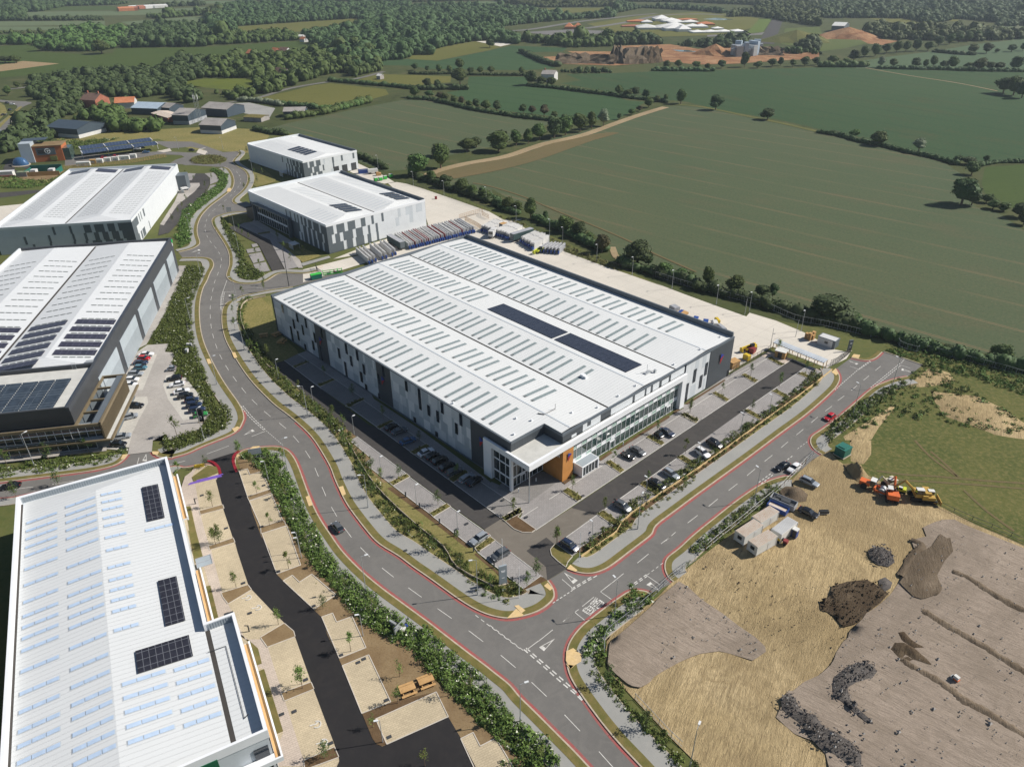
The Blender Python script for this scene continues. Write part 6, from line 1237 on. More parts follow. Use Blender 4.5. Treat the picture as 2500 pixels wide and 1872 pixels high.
# ---- far woods
woods = [P1('0,140 200,60 400,20 600,30 1000,20 1500,30 2208,20')+P2('0,60 600,40 1200,80 1350,100 1600,150 1750,165 2208,115 2208,190 1650,220 1000,290 950,330 1150,370 1200,480 700,440 230,540 240,600 0,600')+P1('2208,640 1900,660 1880,740 1650,780 1550,700 1300,650 1250,600 1180,500 1100,430 1050,350 1690,240 1650,200 340,285 330,360 0,330'),
 P1('0,610 200,600 350,540 450,610 650,560 1050,560 1180,520 1500,500 1700,480 1900,700 1880,760 1620,850 1500,780 1300,820 1000,900 900,950 800,990 500,1050 350,1090 100,1010 0,970 300,970 535,930 560,850 0,840'),
 P0('600,1080 350,1080 300,880 400,800 850,790 1000,740 1660,730 1800,640 2208,590 2208,850 1850,900 2100,970 2208,1080 2000,1120 1800,1020 1500,1060 1250,1080 1150,1000 860,1000 850,1120 900,1200 640,1290 600,1500 500,1560 100,1656 -300,1656 -200,1600 100,1400 330,1180'),
 P0('900,1200 1200,1120 1300,1200 1500,1300 1700,1240 1780,1300 1700,1420 1400,1450 1150,1400 1150,1330 700,1290 640,1290'),
 P0('-50,0 1000,0 1500,30 1200,60 700,70 430,130 270,130 280,225 -50,230'), P0('-50,410 300,395 560,380 900,290 1300,290 1400,400 1250,520 1000,560 560,550 380,480 -50,490'), P0('1380,280 1700,245 2208,250 2208,505 1250,520 1300,400'), P1('0,330 350,360 650,330 950,340 1050,440 800,450 0,495'),
 P3('0,30 300,60 700,60 1100,90 1300,130 1150,150 900,120 300,90 0,150'), P3('1170,190 1560,180 1800,230 2208,290')+P4('300,330 0,300 0,0')+P3('2208,-20 0,-20 0,20 800,30 1500,60 1600,100 1300,110'), P4('0,-20 2300,-20 2300,285 1900,290 1940,250 1500,208 1200,262 900,205 500,198 0,200'), P4('480,300 700,240 960,285 1200,262 1600,300 2300,312 2300,420 1700,450 1200,440 900,430 850,440 520,400 460,340'),
 P3('0,380 200,360 450,390 600,460 1000,440 1400,400 1500,520 1000,520 600,480 0,490'), P2('1210,385 1500,400 2208,385 2208,500 1800,525 1220,455'), P2('950,390 1180,375 1200,460 900,445'), P0('0,-20 2208,-20 2208,-5 0,0')+[], P1('480,0 2208,-25 2208,20 1000,12 600,20'), P2('0,-25 2208,-25 2208,75 1400,85 1000,35 900,5 0,30'), P0('1400,60 1750,40 2208,30 2208,65 1700,80')+[], P0('1450,180 2208,110 2208,165 1700,205'), P0('0,190 1100,180 1120,225 0,228'), P0('0,335 760,325 740,358 0,370'), P0('280,272 1100,255 1050,285 300,290'), P1('0,90 200,85 170,200 0,210'), P3('1900,470 2208,430')+P4('0,530 60,560 0,640')+P3('2208,560 2000,540'), P3('1650,540 1900,520 2208,540 2208,590 1850,580'), P2('1600,740 2208,735 2208,790 1850,800 1600,780')]
TOTW = 0
def wood(i, P, spacing, size, k, label):
    global TOTW
    rng = np.random.default_rng(100+i); W_ = GL(P); xs = [p[0] for p in W_]; ys = [p[1] for p in W_]; A = abs(sum(W_[j][0]*W_[(j+1) % len(W_)][1]-W_[(j+1) % len(W_)][0]*W_[j][1] for j in range(len(W_))))/2
    n = int(A/spacing**2); box_ = (max(xs)-min(xs))*(max(ys)-min(ys)); pts = []
    nn = int(n*box_/max(A, 1)); X = rng.uniform(min(xs), max(xs), nn); Y = rng.uniform(min(ys), max(ys), nn)
    pts = []; fac = []
    def pj(x, y, z):
        v = Vector((x, y, z-H)); d = v.dot(FW); return PCX+FPX*v.dot(RT)/d, PCY-FPX*v.dot(UP)/d
    for x, y in zip(X, Y):
        if not inside(x, y, W_): continue
        for q in (1., .75, .5):
            if inside(*pj(x, y, size*1.7*q), P) or min(p[1] for p in P) < -15 and pj(x, y, size*1.7*q)[1] < 0: pts.append((x, y)); fac.append(q); break
    if not pts: return
    P_ = np.array(pts); m = len(P_); TOTW += m; fac = np.array(fac).reshape(-1, 1, 1); b, f = ICO1
    s = size*fac*rng.lognormal(0, .28, (m, 1, 1)); hz = rng.uniform(.75, 1.25, (m, 1)); v = b[None]*s*rng.uniform(.72, 1.08, (m, len(b), 1)); v[:, :, 2] *= hz*1.0
    v[:, :, 2] += s[:, :, 0]*hz*.8; v[:, :, 0] += P_[:, 0:1]; v[:, :, 1] += P_[:, 1:2]
    F = (f[None]+np.arange(m)[:, None, None]*len(b)).reshape(-1, 3); V_ = [v.reshape(-1, 3)]; Fs = [F]; n0 = m*len(b)
    kk = 34; d = rng.normal(size=(m, kk, 3)); d /= np.linalg.norm(d, axis=2)[..., None]; d[..., 2] = abs(d[..., 2])
    c = d*s*rng.uniform(.85, 1.12, (m, kk, 1)); c[..., 2] = c[..., 2]*hz+s[:, :, 0]*hz*.8; c[..., 0] += P_[:, 0:1]; c[..., 1] += P_[:, 1:2]
    u = rng.normal(size=(m, kk, 3)); u -= (u*d).sum(2, keepdims=True)*d*.6; w = np.cross(u, d); ls = s*.19
    q = np.stack([c+u*ls, c-u*ls*.5+w*ls, c-u*ls*.5-w*ls], 2).reshape(-1, 3); V_.append(q); Fs.append(np.arange(len(q)).reshape(-1, 3)+n0)
    o = npmesh('woodland', np.vstack(V_), np.vstack(Fs), M[k]); tag(o, label, 'woodland', None, 'stuff')
for i, P in enumerate(woods):
    near_ = min(G(*p)[1] for p in P); sz = 3.2 if i in (2, 3) else 3.8 if i in (1,) else 4.3; wood(i, P, sz*1.5, sz, 'leaf' if i % 2 else 'leaf_dark', 'dark green woodland patch in the distant countryside, area %d' % (i+1))
print('wood trees', TOTW)
# ---- shrub beds
def shrubs(f, P, dens, size, k, label, seed, flowers=.0, hgt=.8, W_=None, name='shrubs', cat='shrubs'):
    rng = np.random.default_rng(seed); W_ = W_ or GL(P); xs = [p[0] for p in W_]; ys = [p[1] for p in W_]; nn = int((max(xs)-min(xs))*(max(ys)-min(ys))*dens)
    X = rng.uniform(min(xs), max(xs), nn); Y = rng.uniform(min(ys), max(ys), nn); pts = [(x, y) for x, y in zip(X, Y) if inside(x, y, W_)]
    if not pts: return
    P_ = np.array(pts); m = len(P_); kk = 30; s = size*rng.lognormal(0, .35, (m, 1, 1)); d = rng.normal(size=(m, kk, 3)); d /= np.linalg.norm(d, axis=2)[..., None]; d[..., 2] = abs(d[..., 2])
    c = d*s*rng.uniform(.4, 1., (m, kk, 1)); c[..., 2] *= hgt*rng.uniform(.6, 1.6, (m, 1)); c[..., 2] += .22; c[..., 0] += P_[:, 0:1]; c[..., 1] += P_[:, 1:2]
    u = rng.normal(size=(m, kk, 3)); w = np.cross(u, d); w /= np.linalg.norm(w, axis=2)[..., None]+1e-6; ls = s*.22; q = np.stack([c+u*ls*.6, c-u*ls*.3+w*ls, c-u*ls*.3-w*ls], 2).reshape(-1, 3); mi = None; mats = M[k]
    if flowers: mi = (rng.random(m*kk) < flowers*np.repeat(rng.random(m) < .5, kk)).astype(int); mats = [M[k], M['flowers']]
    else: mi = (np.repeat(rng.random(m), kk) < .25).astype(int); mats = [M[k], M['shrub_dry']]
    o = npmesh(name, q, np.arange(len(q)).reshape(-1, 3), mats, mi); tag(o, label, cat, None, 'stuff')
shrubs(None, R6('870,600 1040,565 1200,590 1300,700 1390,870 1460,1050 1580,1300 1720,1560') + f8('0,230 180,430 450,650 640,800 900,1000') + fc('1130,200 1280,380 1600,620 1800,850 2000,1130 2208,1290') + R9b('150,950 300,1140 560,1400 760,1656 500,1656 0,1640') + fc('2100,1600 1900,1430 1650,1230 1400,950 1150,700 870,380 640,290 400,130 200,-50') + fa('1900,680 1650,430 1500,150 1440,20') + R6('1320,1330 1180,1000 1060,790 930,660 820,640'), 3.4, .62, 'shrub', 'long belt of tall green shrubs and white flowers left of the estate road', 1, .07, 1.2)
shrubs(None, T06('1600,850 1830,835 1800,930 1890,940 1860,1060 1925,1080 1890,1180 2000,1200 2150,1380') + R6('330,60 500,165 380,330 75,450 0,350 0,560 150,555 400,465 600,365 720,270 740,190 620,0') + R5('600,1560 500,1300 400,1030 330,860 300,650 300,430 370,230 450,20 250,0 100,320 0,560 -60,700') + T06('1700,650'), 2.8, .55, 'shrub', 'wide belt of shrubs between the dark warehouse and the curving road', 2, .05, 1.1)
shrubs(None, R4('160,1240 130,1120 170,1000 200,850 320,770 460,650 590,560 600,470 500,400 540,390 690,450 680,560 620,640 480,750 330,860 280,970 290,1180'), 1.5, .8, 'shrub', 'curved strip of shrubs beside the far left warehouse and road bend', 3, .04, .8)
shrubs(None, R4('610,900 700,1000 850,1230 880,1400 1080,1530 1000,1590 850,1590 780,1520 800,1380 700,1150 620,980'), 1.6, .75, 'shrub', 'strip of shrubs in the bend between road and second car park', 4, .04, .8)
shrubs(None, T09('0,700 150,740 400,670 700,640 1170,600 1350,520 1390,570 1300,610 1150,690 700,760 300,810 0,850'), 1.8, .6, 'shrub', 'planting bed along the front of the bronze framed office', 5, .12, .7)
shrubs(None, R9('1270,1330 1215,1300 1245,1110 1480,900 1780,680 1640,700 1540,620 1430,720 1370,830 1300,900 1130,1050 1010,1180 960,1350') , 1.9, .7, 'shrub', 'green shrubs between the footway and the wire fence at the site gate', 6, .08, .8)
shrubs(None, R9b('960,470 1230,450 1260,620 1450,830 1500,1000 1750,1200 1920,1340 2100,1656 2000,1656 1700,1350 1400,1050 1200,800 1050,620'), 1.7, .6, 'shrub', 'scrubby strip beside the footway below the site', 7, .05, .7)
shrubs(None, R7('330,1656 600,1450 830,1230 1060,1060 1300,880 1200,930 1330,950 1440,880 1280,1050 1050,1230 880,1370 540,1656'), 2.2, .6, 'shrub', 'green planting between the footway and the timber site fence', 8, .0, .9)
shrubs(None, T(2000, 700, '0,1620 200,1450 450,1240 700,1110 930,1010 900,1080 700,1230 450,1400 250,1560 100,1680'), 2.0, .7, 'shrub', 'leafy verge between the right hand footway and the rough ground', 9, .0, .8)
def along(P, d0, d1, side, *a, **k):
    A, B = offset(P, d0*side), offset(P, d1*side); shrubs(None, None, *a, W_=A+B[::-1], **k)
along(cut(E_sw1, .10, .88), 5.6, 9.5, -1, 1.4, .6, 'shrub', 'uneven shrub bed between the footway and the big warehouse lawn', 10, flowers=.05, hgt=1.0)
along(cut(E_ne2, .06, .80), 5.3, 9.0, -1, 1.5, .6, 'shrub', 'shrub bed between the estate road footway and the front car park', 11, flowers=.0, hgt=.9)
shrubs(None, f8('1500,540 1620,480 1800,560 1950,770 1700,700 1560,620'), 1.6, .5, 'shrub', 'low plants round the grey totem sign', 12, .0, .8)
shrubs(None, T(2000, 700, '700,690 1100,840 1250,860 1500,950 2208,1180 2500,1250 2500,1020 2208,960 1600,800 1000,660'), .8, .7, 'shrub', 'scrub under the hedge beyond the turning head', 13, .0, .7)
shrubs(None, T(2000, 700, '850,1000 1150,850 1500,1000 1900,1300 2208,1400 2208,1600 1700,1550 1300,1450 900,1400 600,1500 400,1600 300,1500 800,1150'), .35, .7, 'shrub', 'tufts of scrub dotted over the sandy banks', 14, .0, .7)
shrubs(None, f7('1060,1600 1500,1300 2208,800 2208,880 1500,1400 1150,1640'), 1.2, .45, 'shrub_dry', 'tufty grass behind the pale timber rail', 15, .0, .7)
shrubs(None, R4('270,300 400,245 560,240 680,270 690,290 600,330 400,345 300,330'), .9, .5, 'shrub_dry', 'tall grass on the far roundabout', 16, .0, 1.2)
shrubs(None, T03('500,100 900,90 1300,60 1000,140 700,200 480,160'), .5, 1.1, 'shrub', 'scrub behind the charging station', 17, .05, 1.0)
shrubs(None, T03('-100,480 100,470 500,520 650,470 560,560 300,600 -100,600'), .6, .8, 'shrub', 'scrub bank in front of the green fenced compound', 18, .0, .8)
shrubs(None, R5('850,350 960,330 900,400 870,500 880,600 960,800 1140,1050 1100,1060 900,850 800,600 810,450'), 1.3, .6, 'shrub', 'shrubs inside the curved timber rail', 19, .0, .8)
shrubs(None, fa('1010,-100 1500,150 1650,430 1900,680 2100,900 2200,1200 2000,1000 1700,700 1480,360 1330,0'), .25, .4, 'shrub_dry', 'sparse weeds on bare soil beside the tan parking bays', 20, .0, .6)
shrubs(None, fz('0,880 300,950 600,1120 800,1200 1100,1330 1400,1420 1400,1500 1100,1400 700,1240 500,1050 200,950'), .5, .7, 'shrub_dry', 'long grass bank behind the yard fence', 21, .0, .7)
# planting strips between bays
for i, W_ in enumerate(BEDS): pass
mbp = []
rng = np.random.default_rng(77)
allq = []
for W_ in BEDS:
    xs = [p[0] for p in W_]; ys = [p[1] for p in W_]; nn = int((max(xs)-min(xs))*(max(ys)-min(ys))*3.2)
    for x, y in zip(rng.uniform(min(xs), max(xs), nn), rng.uniform(min(ys), max(ys), nn)):
        if inside(x, y, W_):
            s = rng.uniform(.18, .38); d = rng.normal(size=(8, 3)); d /= np.linalg.norm(d, axis=1)[:, None]; d[:, 2] = abs(d[:, 2]); c = d*s; c[:, 2] += .3; c += np.array([x, y, 0]); u = rng.normal(size=(8, 3)); w = np.cross(u, d); allq.append(np.stack([c+u*s*.35, c+w*s*.4, c-u*s*.3], 1).reshape(-1, 3))
q = np.vstack(allq); o = npmesh('ground_cover', q, np.arange(len(q)).reshape(-1, 3), M['shrub_dry']); tag(o, 'low yellow green ground cover in the strips between parking bays', 'ground cover', None, 'stuff')
# ---- young street trees
def make_sapling(seed, h=4.6, w=2.2, k='leaf_young', per=60):
    rng = np.random.default_rng(seed); root = bpy.data.objects.new('young_tree', None); COL.objects.link(root); V_, Q, n0 = [], [], 0
    for i in range(6):
        t = rng.uniform(0, 1); a = rng.uniform(0, 2*pi); r = w*.28*rng.uniform(.2, 1)*(1-t*.6); C = np.array([r*cos(a), r*sin(a), h*(.42+.46*t)]); R_ = np.array([1, 1, 1.3])*w*rng.uniform(.16, .26)*(1.1-.5*t)
        kk = per; d = rng.normal(size=(kk, 3)); p = C+d*R_*.55; u = rng.normal(size=(kk, 3)); u /= np.linalg.norm(u, axis=1)[:, None]; v = np.cross(u, rng.normal(size=(kk, 3))); v /= np.linalg.norm(v, axis=1)[:, None]; s = .13
        q = np.stack([p+u*s, p+v*s, p-u*s*.7-v*s*.5], 1).reshape(-1, 3); V_.append(q); Q.append(np.arange(len(q)).reshape(-1, 3)+n0); n0 += len(q)
    npmesh('crown', np.vstack(V_), np.vstack(Q), M[k], parent=root); mb = MB(); mb.tube((0, 0, 0), (0, 0, h*.85), .06, 5, .02)
    for k2 in range(4): a = k2*1.6+seed; mb.tube((0, 0, h*(.35+.1*k2)), (w*.25*cos(a), w*.25*sin(a), h*(.55+.1*k2)), .025, 4, .01)
    mb.build('trunk', M['trunk'], root); return root
SAP = [make_sapling(50+i, 5.0, 2.6, k, 55) for i, k in enumerate(('leaf_young', 'shrub', 'leaf_young', 'leaf'))]; SAPP = make_sapling(60, 5.2, 2.4, 'leaf_young', 26)
def saplings(f, s, where, sc=1.0, protos=None, world=None):
    L = world or [G(*p) for p in f(s)]
    for i, p in enumerate(L):
        k = RT_.uniform(.8, 1.15)*sc; place(RT_.choice(protos or SAP), p[0], p[1], .2, (k, k, k), RT_.uniform(0, 6.3), 'young staked tree, %s %s' % (nth(i, len(L)), where), 'tree', 'young trees '+where.split(' ', 1)[-1] if 0 else 'young trees '+where)
saplings(None, '', 'up the bed right of the curving road', 1.0, [SAP[3], SAP[1]], [(x, y) for x, y, a in walk(offset(cut(E_sw1, .09, .93), -6.3), 8.6)])
saplings(None, '', 'along the shrub belt left of the road', .95, [SAPP, SAP[0]], [(x, y) for x, y, a in walk(offset(cut(E_south, .22, .97), -5.6), 9.2)])
saplings(None, '', 'on the site side footway of the side road', .9, [SAPP], [(x, y) for x, y, a in walk(offset(E_se2, -4.6), 9.5)] + [(x, y) for x, y, a in walk(offset(cut(E_se3, .3, 1), -4.6), 9.5)])
saplings(None, '', 'beside the lower footway at the building site corner', 1.15, [SAP[3]], [(x, y) for x, y, a in walk(offset(cut(E_se1, 0, .62), -5.6), 10.5)] + [(x, y) for x, y, a in walk(offset(cut(E_se1, .78, .95), -5.8), 8)])
saplings(f7, '235,1235 1215,1210 1680,900 2090,590 870,980 1325,690 1780,370 2140,140 700,1560 2060,1000', 'in the planting strips of the front car park', .95)
saplings(lambda s: T(1600, 650, s), '370,1590 715,1370 1025,1190 1335,1300 1040,1560 1620,1150 1320,940', 'beside the far half of the front car park', .95)
saplings(f6, '60,190 170,300 470,750 765,835 1190,1140 600,215 990,450 1400,830 1400,1560 580,900', 'around the shaded car park', .95)
saplings(R9, '480,470 710,130 1490,760', 'near the car park entrance', 1.)
saplings(R5, '850,330 1085,280 760,420 750,520 770,680 920,910 1120,980 1100,1130 1460,1340 1640,1620 1815,1620 1735,1190 2040,1400', 'round the lawn end of the big warehouse', .95)
saplings(R4, '650,430 610,380 520,510 450,600 465,690 245,750 205,820 160,880 95,960 830,260 900,220 980,440 1010,540 1065,450 930,560 875,620 820,1080 855,1120 920,1160 1230,1160 1300,1260 1370,1390 995,1330 1040,1470 1080,1640 1515,1320 655,860 330,520 240,470 560,1060', 'around the upper car parks and road bends', .9)
saplings(fa, '785,605 1350,400 1720,830 1240,1000 1490,1640 2020,1290 600,110', 'in the tan paved car park', 1.05)
saplings(R6, '1010,1040 1145,1370 605,1560 530,1165 180,850 455,740 830,640 965,760 1640,1500', 'at the top of the tan paved car park', 1.1)
saplings(fc, '490,1240 1750,1000 1050,1656 1300,900 780,690 760,980', 'at the bottom of the tan paved car park', 1.05, [SAPP])
saplings(T09, '90,740 530,660 965,590 180,1060 640,940 1910,400', 'in front of the bronze framed office', 1.3, [SAP[1], SAP[3]])
saplings(fb, '1500,820 1740,1570', 'in the soil strips beside the black lane', 1.2)
saplings(R6, '570,1600 600,380 1290,700', 'between the car parks and the road bend', 1.1, [SAP[1]])
# ================================================================ vehicles
def mpaint(name, c, metal=.0, rough=.22): return msimple(name, c, rough, .6, metal, .04)
CP = {'black': mpaint('black_car_paint', (.010,.011,.013)), 'white': mpaint('white_car_paint', (.68,.69,.70)), 'silver': mpaint('silver_car_paint', (.36,.39,.42), .3), 'grey': mpaint('grey_car_paint', (.11,.12,.13), .2), 'navy': mpaint('navy_car_paint', (.018,.03,.065)), 'blue': mpaint('blue_car_paint', (.05,.12,.24), .2), 'red': mpaint('red_car_paint', (.42,.012,.02)), 'teal': mpaint('teal_car_paint', (.08,.20,.26), .2), 'green': mpaint('green_car_paint', (.03,.22,.05))}
M['cglass2'] = msimple('car_glass', (.012,.016,.02), .05, .9, 0, .1); M['lamp_glass'] = msimple('headlamp_glass', (.55,.57,.6), .1, .8); M['tail'] = msimple('tail_lamp', (.35,.01,.01), .2, .6); M['tyre'] = M['black']; M['rim'] = msimple('wheel_rim', (.32,.33,.35), .3, .6, .5)
def loft(mb, st, mi=0, caps=True):
    "st: list of (x, half width low, z low, half width mid, z mid, half width top, z top)"
    n = len(st); ring = []
    for x, wl_, zl, wm, zm, wt, zt in st:
        ring.append([(x, -wl_, zl), (x, -wm, zm), (x, -wt, zt), (x, -wt*.5, zt+.025), (x, wt*.5, zt+.025), (x, wt, zt), (x, wm, zm), (x, wl_, zl)])
    vs = [v for r in ring for v in r]; m = 8; fs = []
    for i in range(n-1):
        for k in range(m): a, b = i*m+k, i*m+(k+1) % m; fs.append((a, b, b+m, a+m))
    if caps: fs += [tuple(range(m-1, -1, -1)), tuple(range((n-1)*m, n*m))]
    mb.add(vs, fs, mi)
def make_car(name, kind):
    "x is forward; origin on the ground at the centre"
    root = bpy.data.objects.new(name, None); COL.objects.link(root)
    P = {'hatchback': (2.05, .88, 1.50, (.95, .45, -1.35, -1.85), .86), 'saloon': (2.35, .92, 1.43, (1.0, .35, -1.15, -1.75), .84), 'suv': (2.30, .95, 1.68, (1.15, .60, -1.65, -2.10), .98), 'estate': (2.35, .91, 1.50, (1.0, .4, -1.85, -2.20), .86), 'small': (1.35, .82, 1.52, (.85, .45, -.85, -1.2), .85), 'convertible': (2.0, .86, 1.15, (.7, .35, -.3, -.5), .82)}[kind]
    L, w, ht, (a, b, c, d), belt = P; g = .22
    mb = MB(); loft(mb, [(L, w*.72, g+.12, w*.76, .48, w*.66, .60), (L-.12, w*.90, g, w*.93, .52, w*.82, .68), (L-.6, w, g, w, .60, w*.90, .80 if kind != 'suv' else .95), (a+.02, w, g, w*1.0, .68, w*.92, belt), (0, w, g, w*1.0, .70, w*.93, belt+.02), (c, w, g, w, .70, w*.93, belt+.03), (d, w, g, w*.99, .70, w*.90, belt+.02), (-L+.25, w*.97, g, w*.97, .66, w*.86, belt-.02 if kind in ('saloon',) else belt), (-L, w*.82, g+.12, w*.84, .55, w*.74, .78)])
    body = mb.build('body', [CP['silver']], root, smooth_=False)
    r = w*.70
    mb = MB(); loft(mb, [(a, w*.88, belt-.02, w*.885, belt, w*.86, belt+.01), (b, w*.90, belt-.02, w*.86, belt+(ht-belt)*.55, r, ht-.05), (c*.55, w*.90, belt-.02, w*.86, belt+(ht-belt)*.55, r, ht-.045), (c, w*.90, belt-.02, w*.86, belt+(ht-belt)*.5, r*.97, ht-.08), (d, w*.88, belt-.02, w*.87, belt, w*.8, belt+.03)]); mb.build('windows', M['cglass2'], root)
    if kind != 'convertible':
        mb = MB(); loft(mb, [(b-.04, r*.98, ht-.08, r*1.0, ht-.03, r*.9, ht), (c*.5, r*1.02, ht-.08, r*1.02, ht-.02, r*.9, ht+.02), (c+.06, r*.98, ht-.11, r*.98, ht-.06, r*.88, ht-.03)]); mb.build('roof', [CP['silver']], root)
        mb = MB()
        for s in (-1, 1):
            for x in ((b+c)*.5-.1, c+.1): mb.add([(x, s*w*.905, belt-.01), (x-.09, s*w*.905, belt-.01), (x-.09, s*r*1.03, ht-.06), (x, s*r*1.03, ht-.06)], [(0,1,2,3)])
        mb.build('pillars', [CP['silver']], root)
    for x in (L-.85, -L+.82):
        for s in (-1, 1):
            mb = MB(); mb.tube((x, s*(w-.20), .33), (x, s*(w+.015), .33), .33, 12); wh_ = mb.build('wheel', M['tyre'], root); mb = MB(); mb.tube((x, s*(w+.012), .33), (x, s*(w+.03), .33), .20, 10); mb.build('rim', M['rim'], wh_)
    for s in (-1, 1):
        mb = MB(); mb.box(L-.22, L-.03, s*w*.70-.16, s*w*.70+.16, .60, .705); mb.build('headlight', M['lamp_glass'], root); mb = MB(); mb.box(-L-.01, -L+.14, s*w*.70-.14, s*w*.70+.12, .72, .84); mb.build('tail_light', M['tail'], root)
        mb = MB(); mb.box(a-.22, a-.05, s*(w+.08)-.09, s*(w+.08)+.09, belt, belt+.14); mb.build('door_mirror', M['black'], root)
    if kind in ('suv', 'estate'):
        for s in (-1, 1): mb = MB(); mb.tube((b-.15, s*r*.85, ht+.06), (c+.15, s*r*.85, ht+.04), .025, 5); mb.build('roof_rail', M['black'], root)
    return root
PROTO = {k: make_car('parked_car', k) for k in ('hatchback', 'saloon', 'suv', 'estate', 'small', 'convertible')}
def car(f, s, kind, col, label, group=None, z=.33, flip=False):
    (x1, y1), (x2, y2) = [G(*p, .4) for p in f(s)]          # rear, front
    a = atan2(y2-y1, x2-x1)+(pi if flip else 0); o = dup(PROTO[kind], ((x1+x2)/2, (y1+y2)/2, z), a, None, label, group, {CP['silver']: CP[col]}); o['category'] = 'car'
    return o
ga, gb, gc = 'cars parked beside the dark warehouse', 'cars parked in front of the big warehouse', 'cars parked in the shade of the big warehouse'
for s, k, c, l in [('1525,965 1635,958', 'saloon', 'white', 'white saloon at the top end of the row along the dark warehouse'), ('1490,1002 1620,1006', 'hatchback', 'red', 'red car second from the top beside the dark warehouse'), ('1450,1052 1590,1052', 'saloon', 'navy', 'dark navy car between the red and the teal car'), ('1450,1106 1585,1102', 'hatchback', 'teal', 'teal hatchback between the navy and the silver car'), ('1390,1172 1545,1168', 'estate', 'silver', 'silver estate between the teal and the white cars'), ('1355,1235 1500,1230', 'hatchback', 'white', 'upper of two white cars beside the bronze office'), ('1335,1293 1480,1285', 'hatchback', 'white', 'lower of two white cars beside the bronze office'), ('1378,1512 1555,1512', 'saloon', 'black', 'black saloon alone beside the white bollard'), ('1335,1648 1482,1612', 'hatchback', 'silver', 'silver hatchback below the lone black saloon')]:
    car(lambda q: T(0, 650, q), s, k, c, l, ga)
for s, k, c, l in [('1895,1115 1805,1120', 'small', 'silver', 'tiny silver city car alone at the top of the right hand row'), ('1955,1212 1805,1232', 'estate', 'black', 'black estate above the white saloon in the right hand row'), ('1993,1270 1832,1298', 'saloon', 'white', 'white saloon under the black estate in the right hand row'), ('1890,1375 2030,1345', 'saloon', 'white', 'white saloon partly behind the black utility car'), ('1918,1425 2085,1392', 'suv', 'black', 'black utility car beside a white saloon'), ('2003,1465 2138,1440', 'hatchback', 'navy', 'navy hatchback at the top of the dark group'), ('2015,1520 2175,1500', 'suv', 'navy', 'navy utility car in the middle of the dark group'), ('2052,1572 2200,1545', 'estate', 'navy', 'dark blue estate just above the green car')]:
    car(lambda q: T(0, 650, q), s, k, c, l, ga)
car(R6, '318,192 475,158', 'hatchback', 'green', 'bright green car behind the black totem sign', ga)
car(T09, '1235,425 1405,395', 'saloon', 'silver', 'silver saloon by the bin near the car park entrance', ga); car(T09, '1198,495 1372,490', 'hatchback', 'black', 'black hatchback nearest the car park entrance', ga)
car(T09, '205,925 30,955', 'saloon', 'black', 'black saloon driving on the road at the left edge', z=.14); car(R6, '1920,1435 1830,1335', 'hatchback', 'grey', 'grey car driving up the curved estate road', z=.14)
for s, k, c, l in [('615,345 760,280', 'hatchback', 'black', 'first dark car in the shade under the long grey wall'), ('695,380 845,325', 'saloon', 'grey', 'second dark car in the shade, left of the blue saloon'), ('790,485 935,430', 'saloon', 'blue', 'blue saloon alone in the shade'), ('988,610 1130,550', 'saloon', 'white', 'white saloon in the shade beside the black cars'), ('1065,655 1200,595', 'hatchback', 'black', 'black hatchback right of the shaded white saloon'), ('1135,705 1285,635', 'suv', 'black', 'black utility car in the shade, third from the white saloon'), ('1215,775 1370,700', 'suv', 'black', 'black utility car left of the pale striped strip'), ('1290,820 1440,755', 'estate', 'grey', 'dark grey estate by the shaded sapling'), ('1422,905 1575,815', 'estate', 'silver', 'silver estate nearest the glazed corner in the shade'), ('1505,945 1660,845', 'saloon', 'black', 'black saloon nearest the glazed corner in the shade')]: car(f6, s, k, c, l, gc)
car(f6, '1725,1450 1535,1575', 'estate', 'silver', 'silver estate by the planting strip in the front row'); car(f8, '1950,200 1768,300', 'suv', 'grey', 'dark grey utility car behind the grey totem sign')
for s, k, c, l in [('1820,330 1962,402', 'saloon', 'navy', 'navy saloon in the row under the glass front'), ('1765,372 1842,418', 'small', 'black', 'black car half hidden behind a sapling under the glass front'), ('1395,585 1550,655', 'convertible', 'black', 'black open topped car beside the grey saloon'), ('1505,528 1645,605', 'saloon', 'grey', 'grey saloon beside the open topped car'), ('1855,765 2015,868', 'estate', 'silver', 'silver estate in the row beside the timber rail'), ('1695,868 1870,975', 'saloon', 'black', 'black saloon next to the silver estate by the rail'), ('1328,1118 1490,1215', 'suv', 'grey', 'grey utility car alone between two planting strips'), ('745,1535 930,1645', 'suv', 'navy', 'dark blue car nearest the car park entrance')]: car(f7, s, k, c, l, gb)
for s, k, c, l in [('432,540 575,638', 'suv', 'white', 'white car with a black roof near the rail'), ('558,452 710,528', 'suv', 'black', 'black utility car beside the white car with black roof')]: car(R7, s, k, c, l, gb)
car(R7, '1935,160 1820,235', 'hatchback', 'red', 'red car driving on the straight road', z=.14); car(R7, '1432,700 1300,768', 'saloon', 'black', 'black saloon stopped at the site gate mouth', z=.3); car(R7, '1560,700 1430,800', 'saloon', 'white', 'white saloon stopped beside the site fence', z=.3)
car(R7, '1565,875 1745,958', 'estate', 'silver', 'silver estate parked on the bare sand', z=.75); car(R7, '1560,1208 1725,1285', 'saloon', 'black', 'black saloon parked on the bare sand', z=.75)
for s, k, c, l in [('60,1115 95,1118', 'hatchback', 'black', 'dark car at the far left roundabout'), ('115,1130 150,1128', 'hatchback', 'white', 'white car at the far left roundabout'), ('95,1195 125,1185', 'hatchback', 'navy', 'dark car on the slip road at the far left'), ('25,1245 60,1240', 'saloon', 'black', 'black car on the slip road at the left edge'), ('0,1425 38,1432', 'hatchback', 'white', 'white car joining the slip road at the left edge')]: car(lambda q: T(0, 0, q), s, k, c, l)
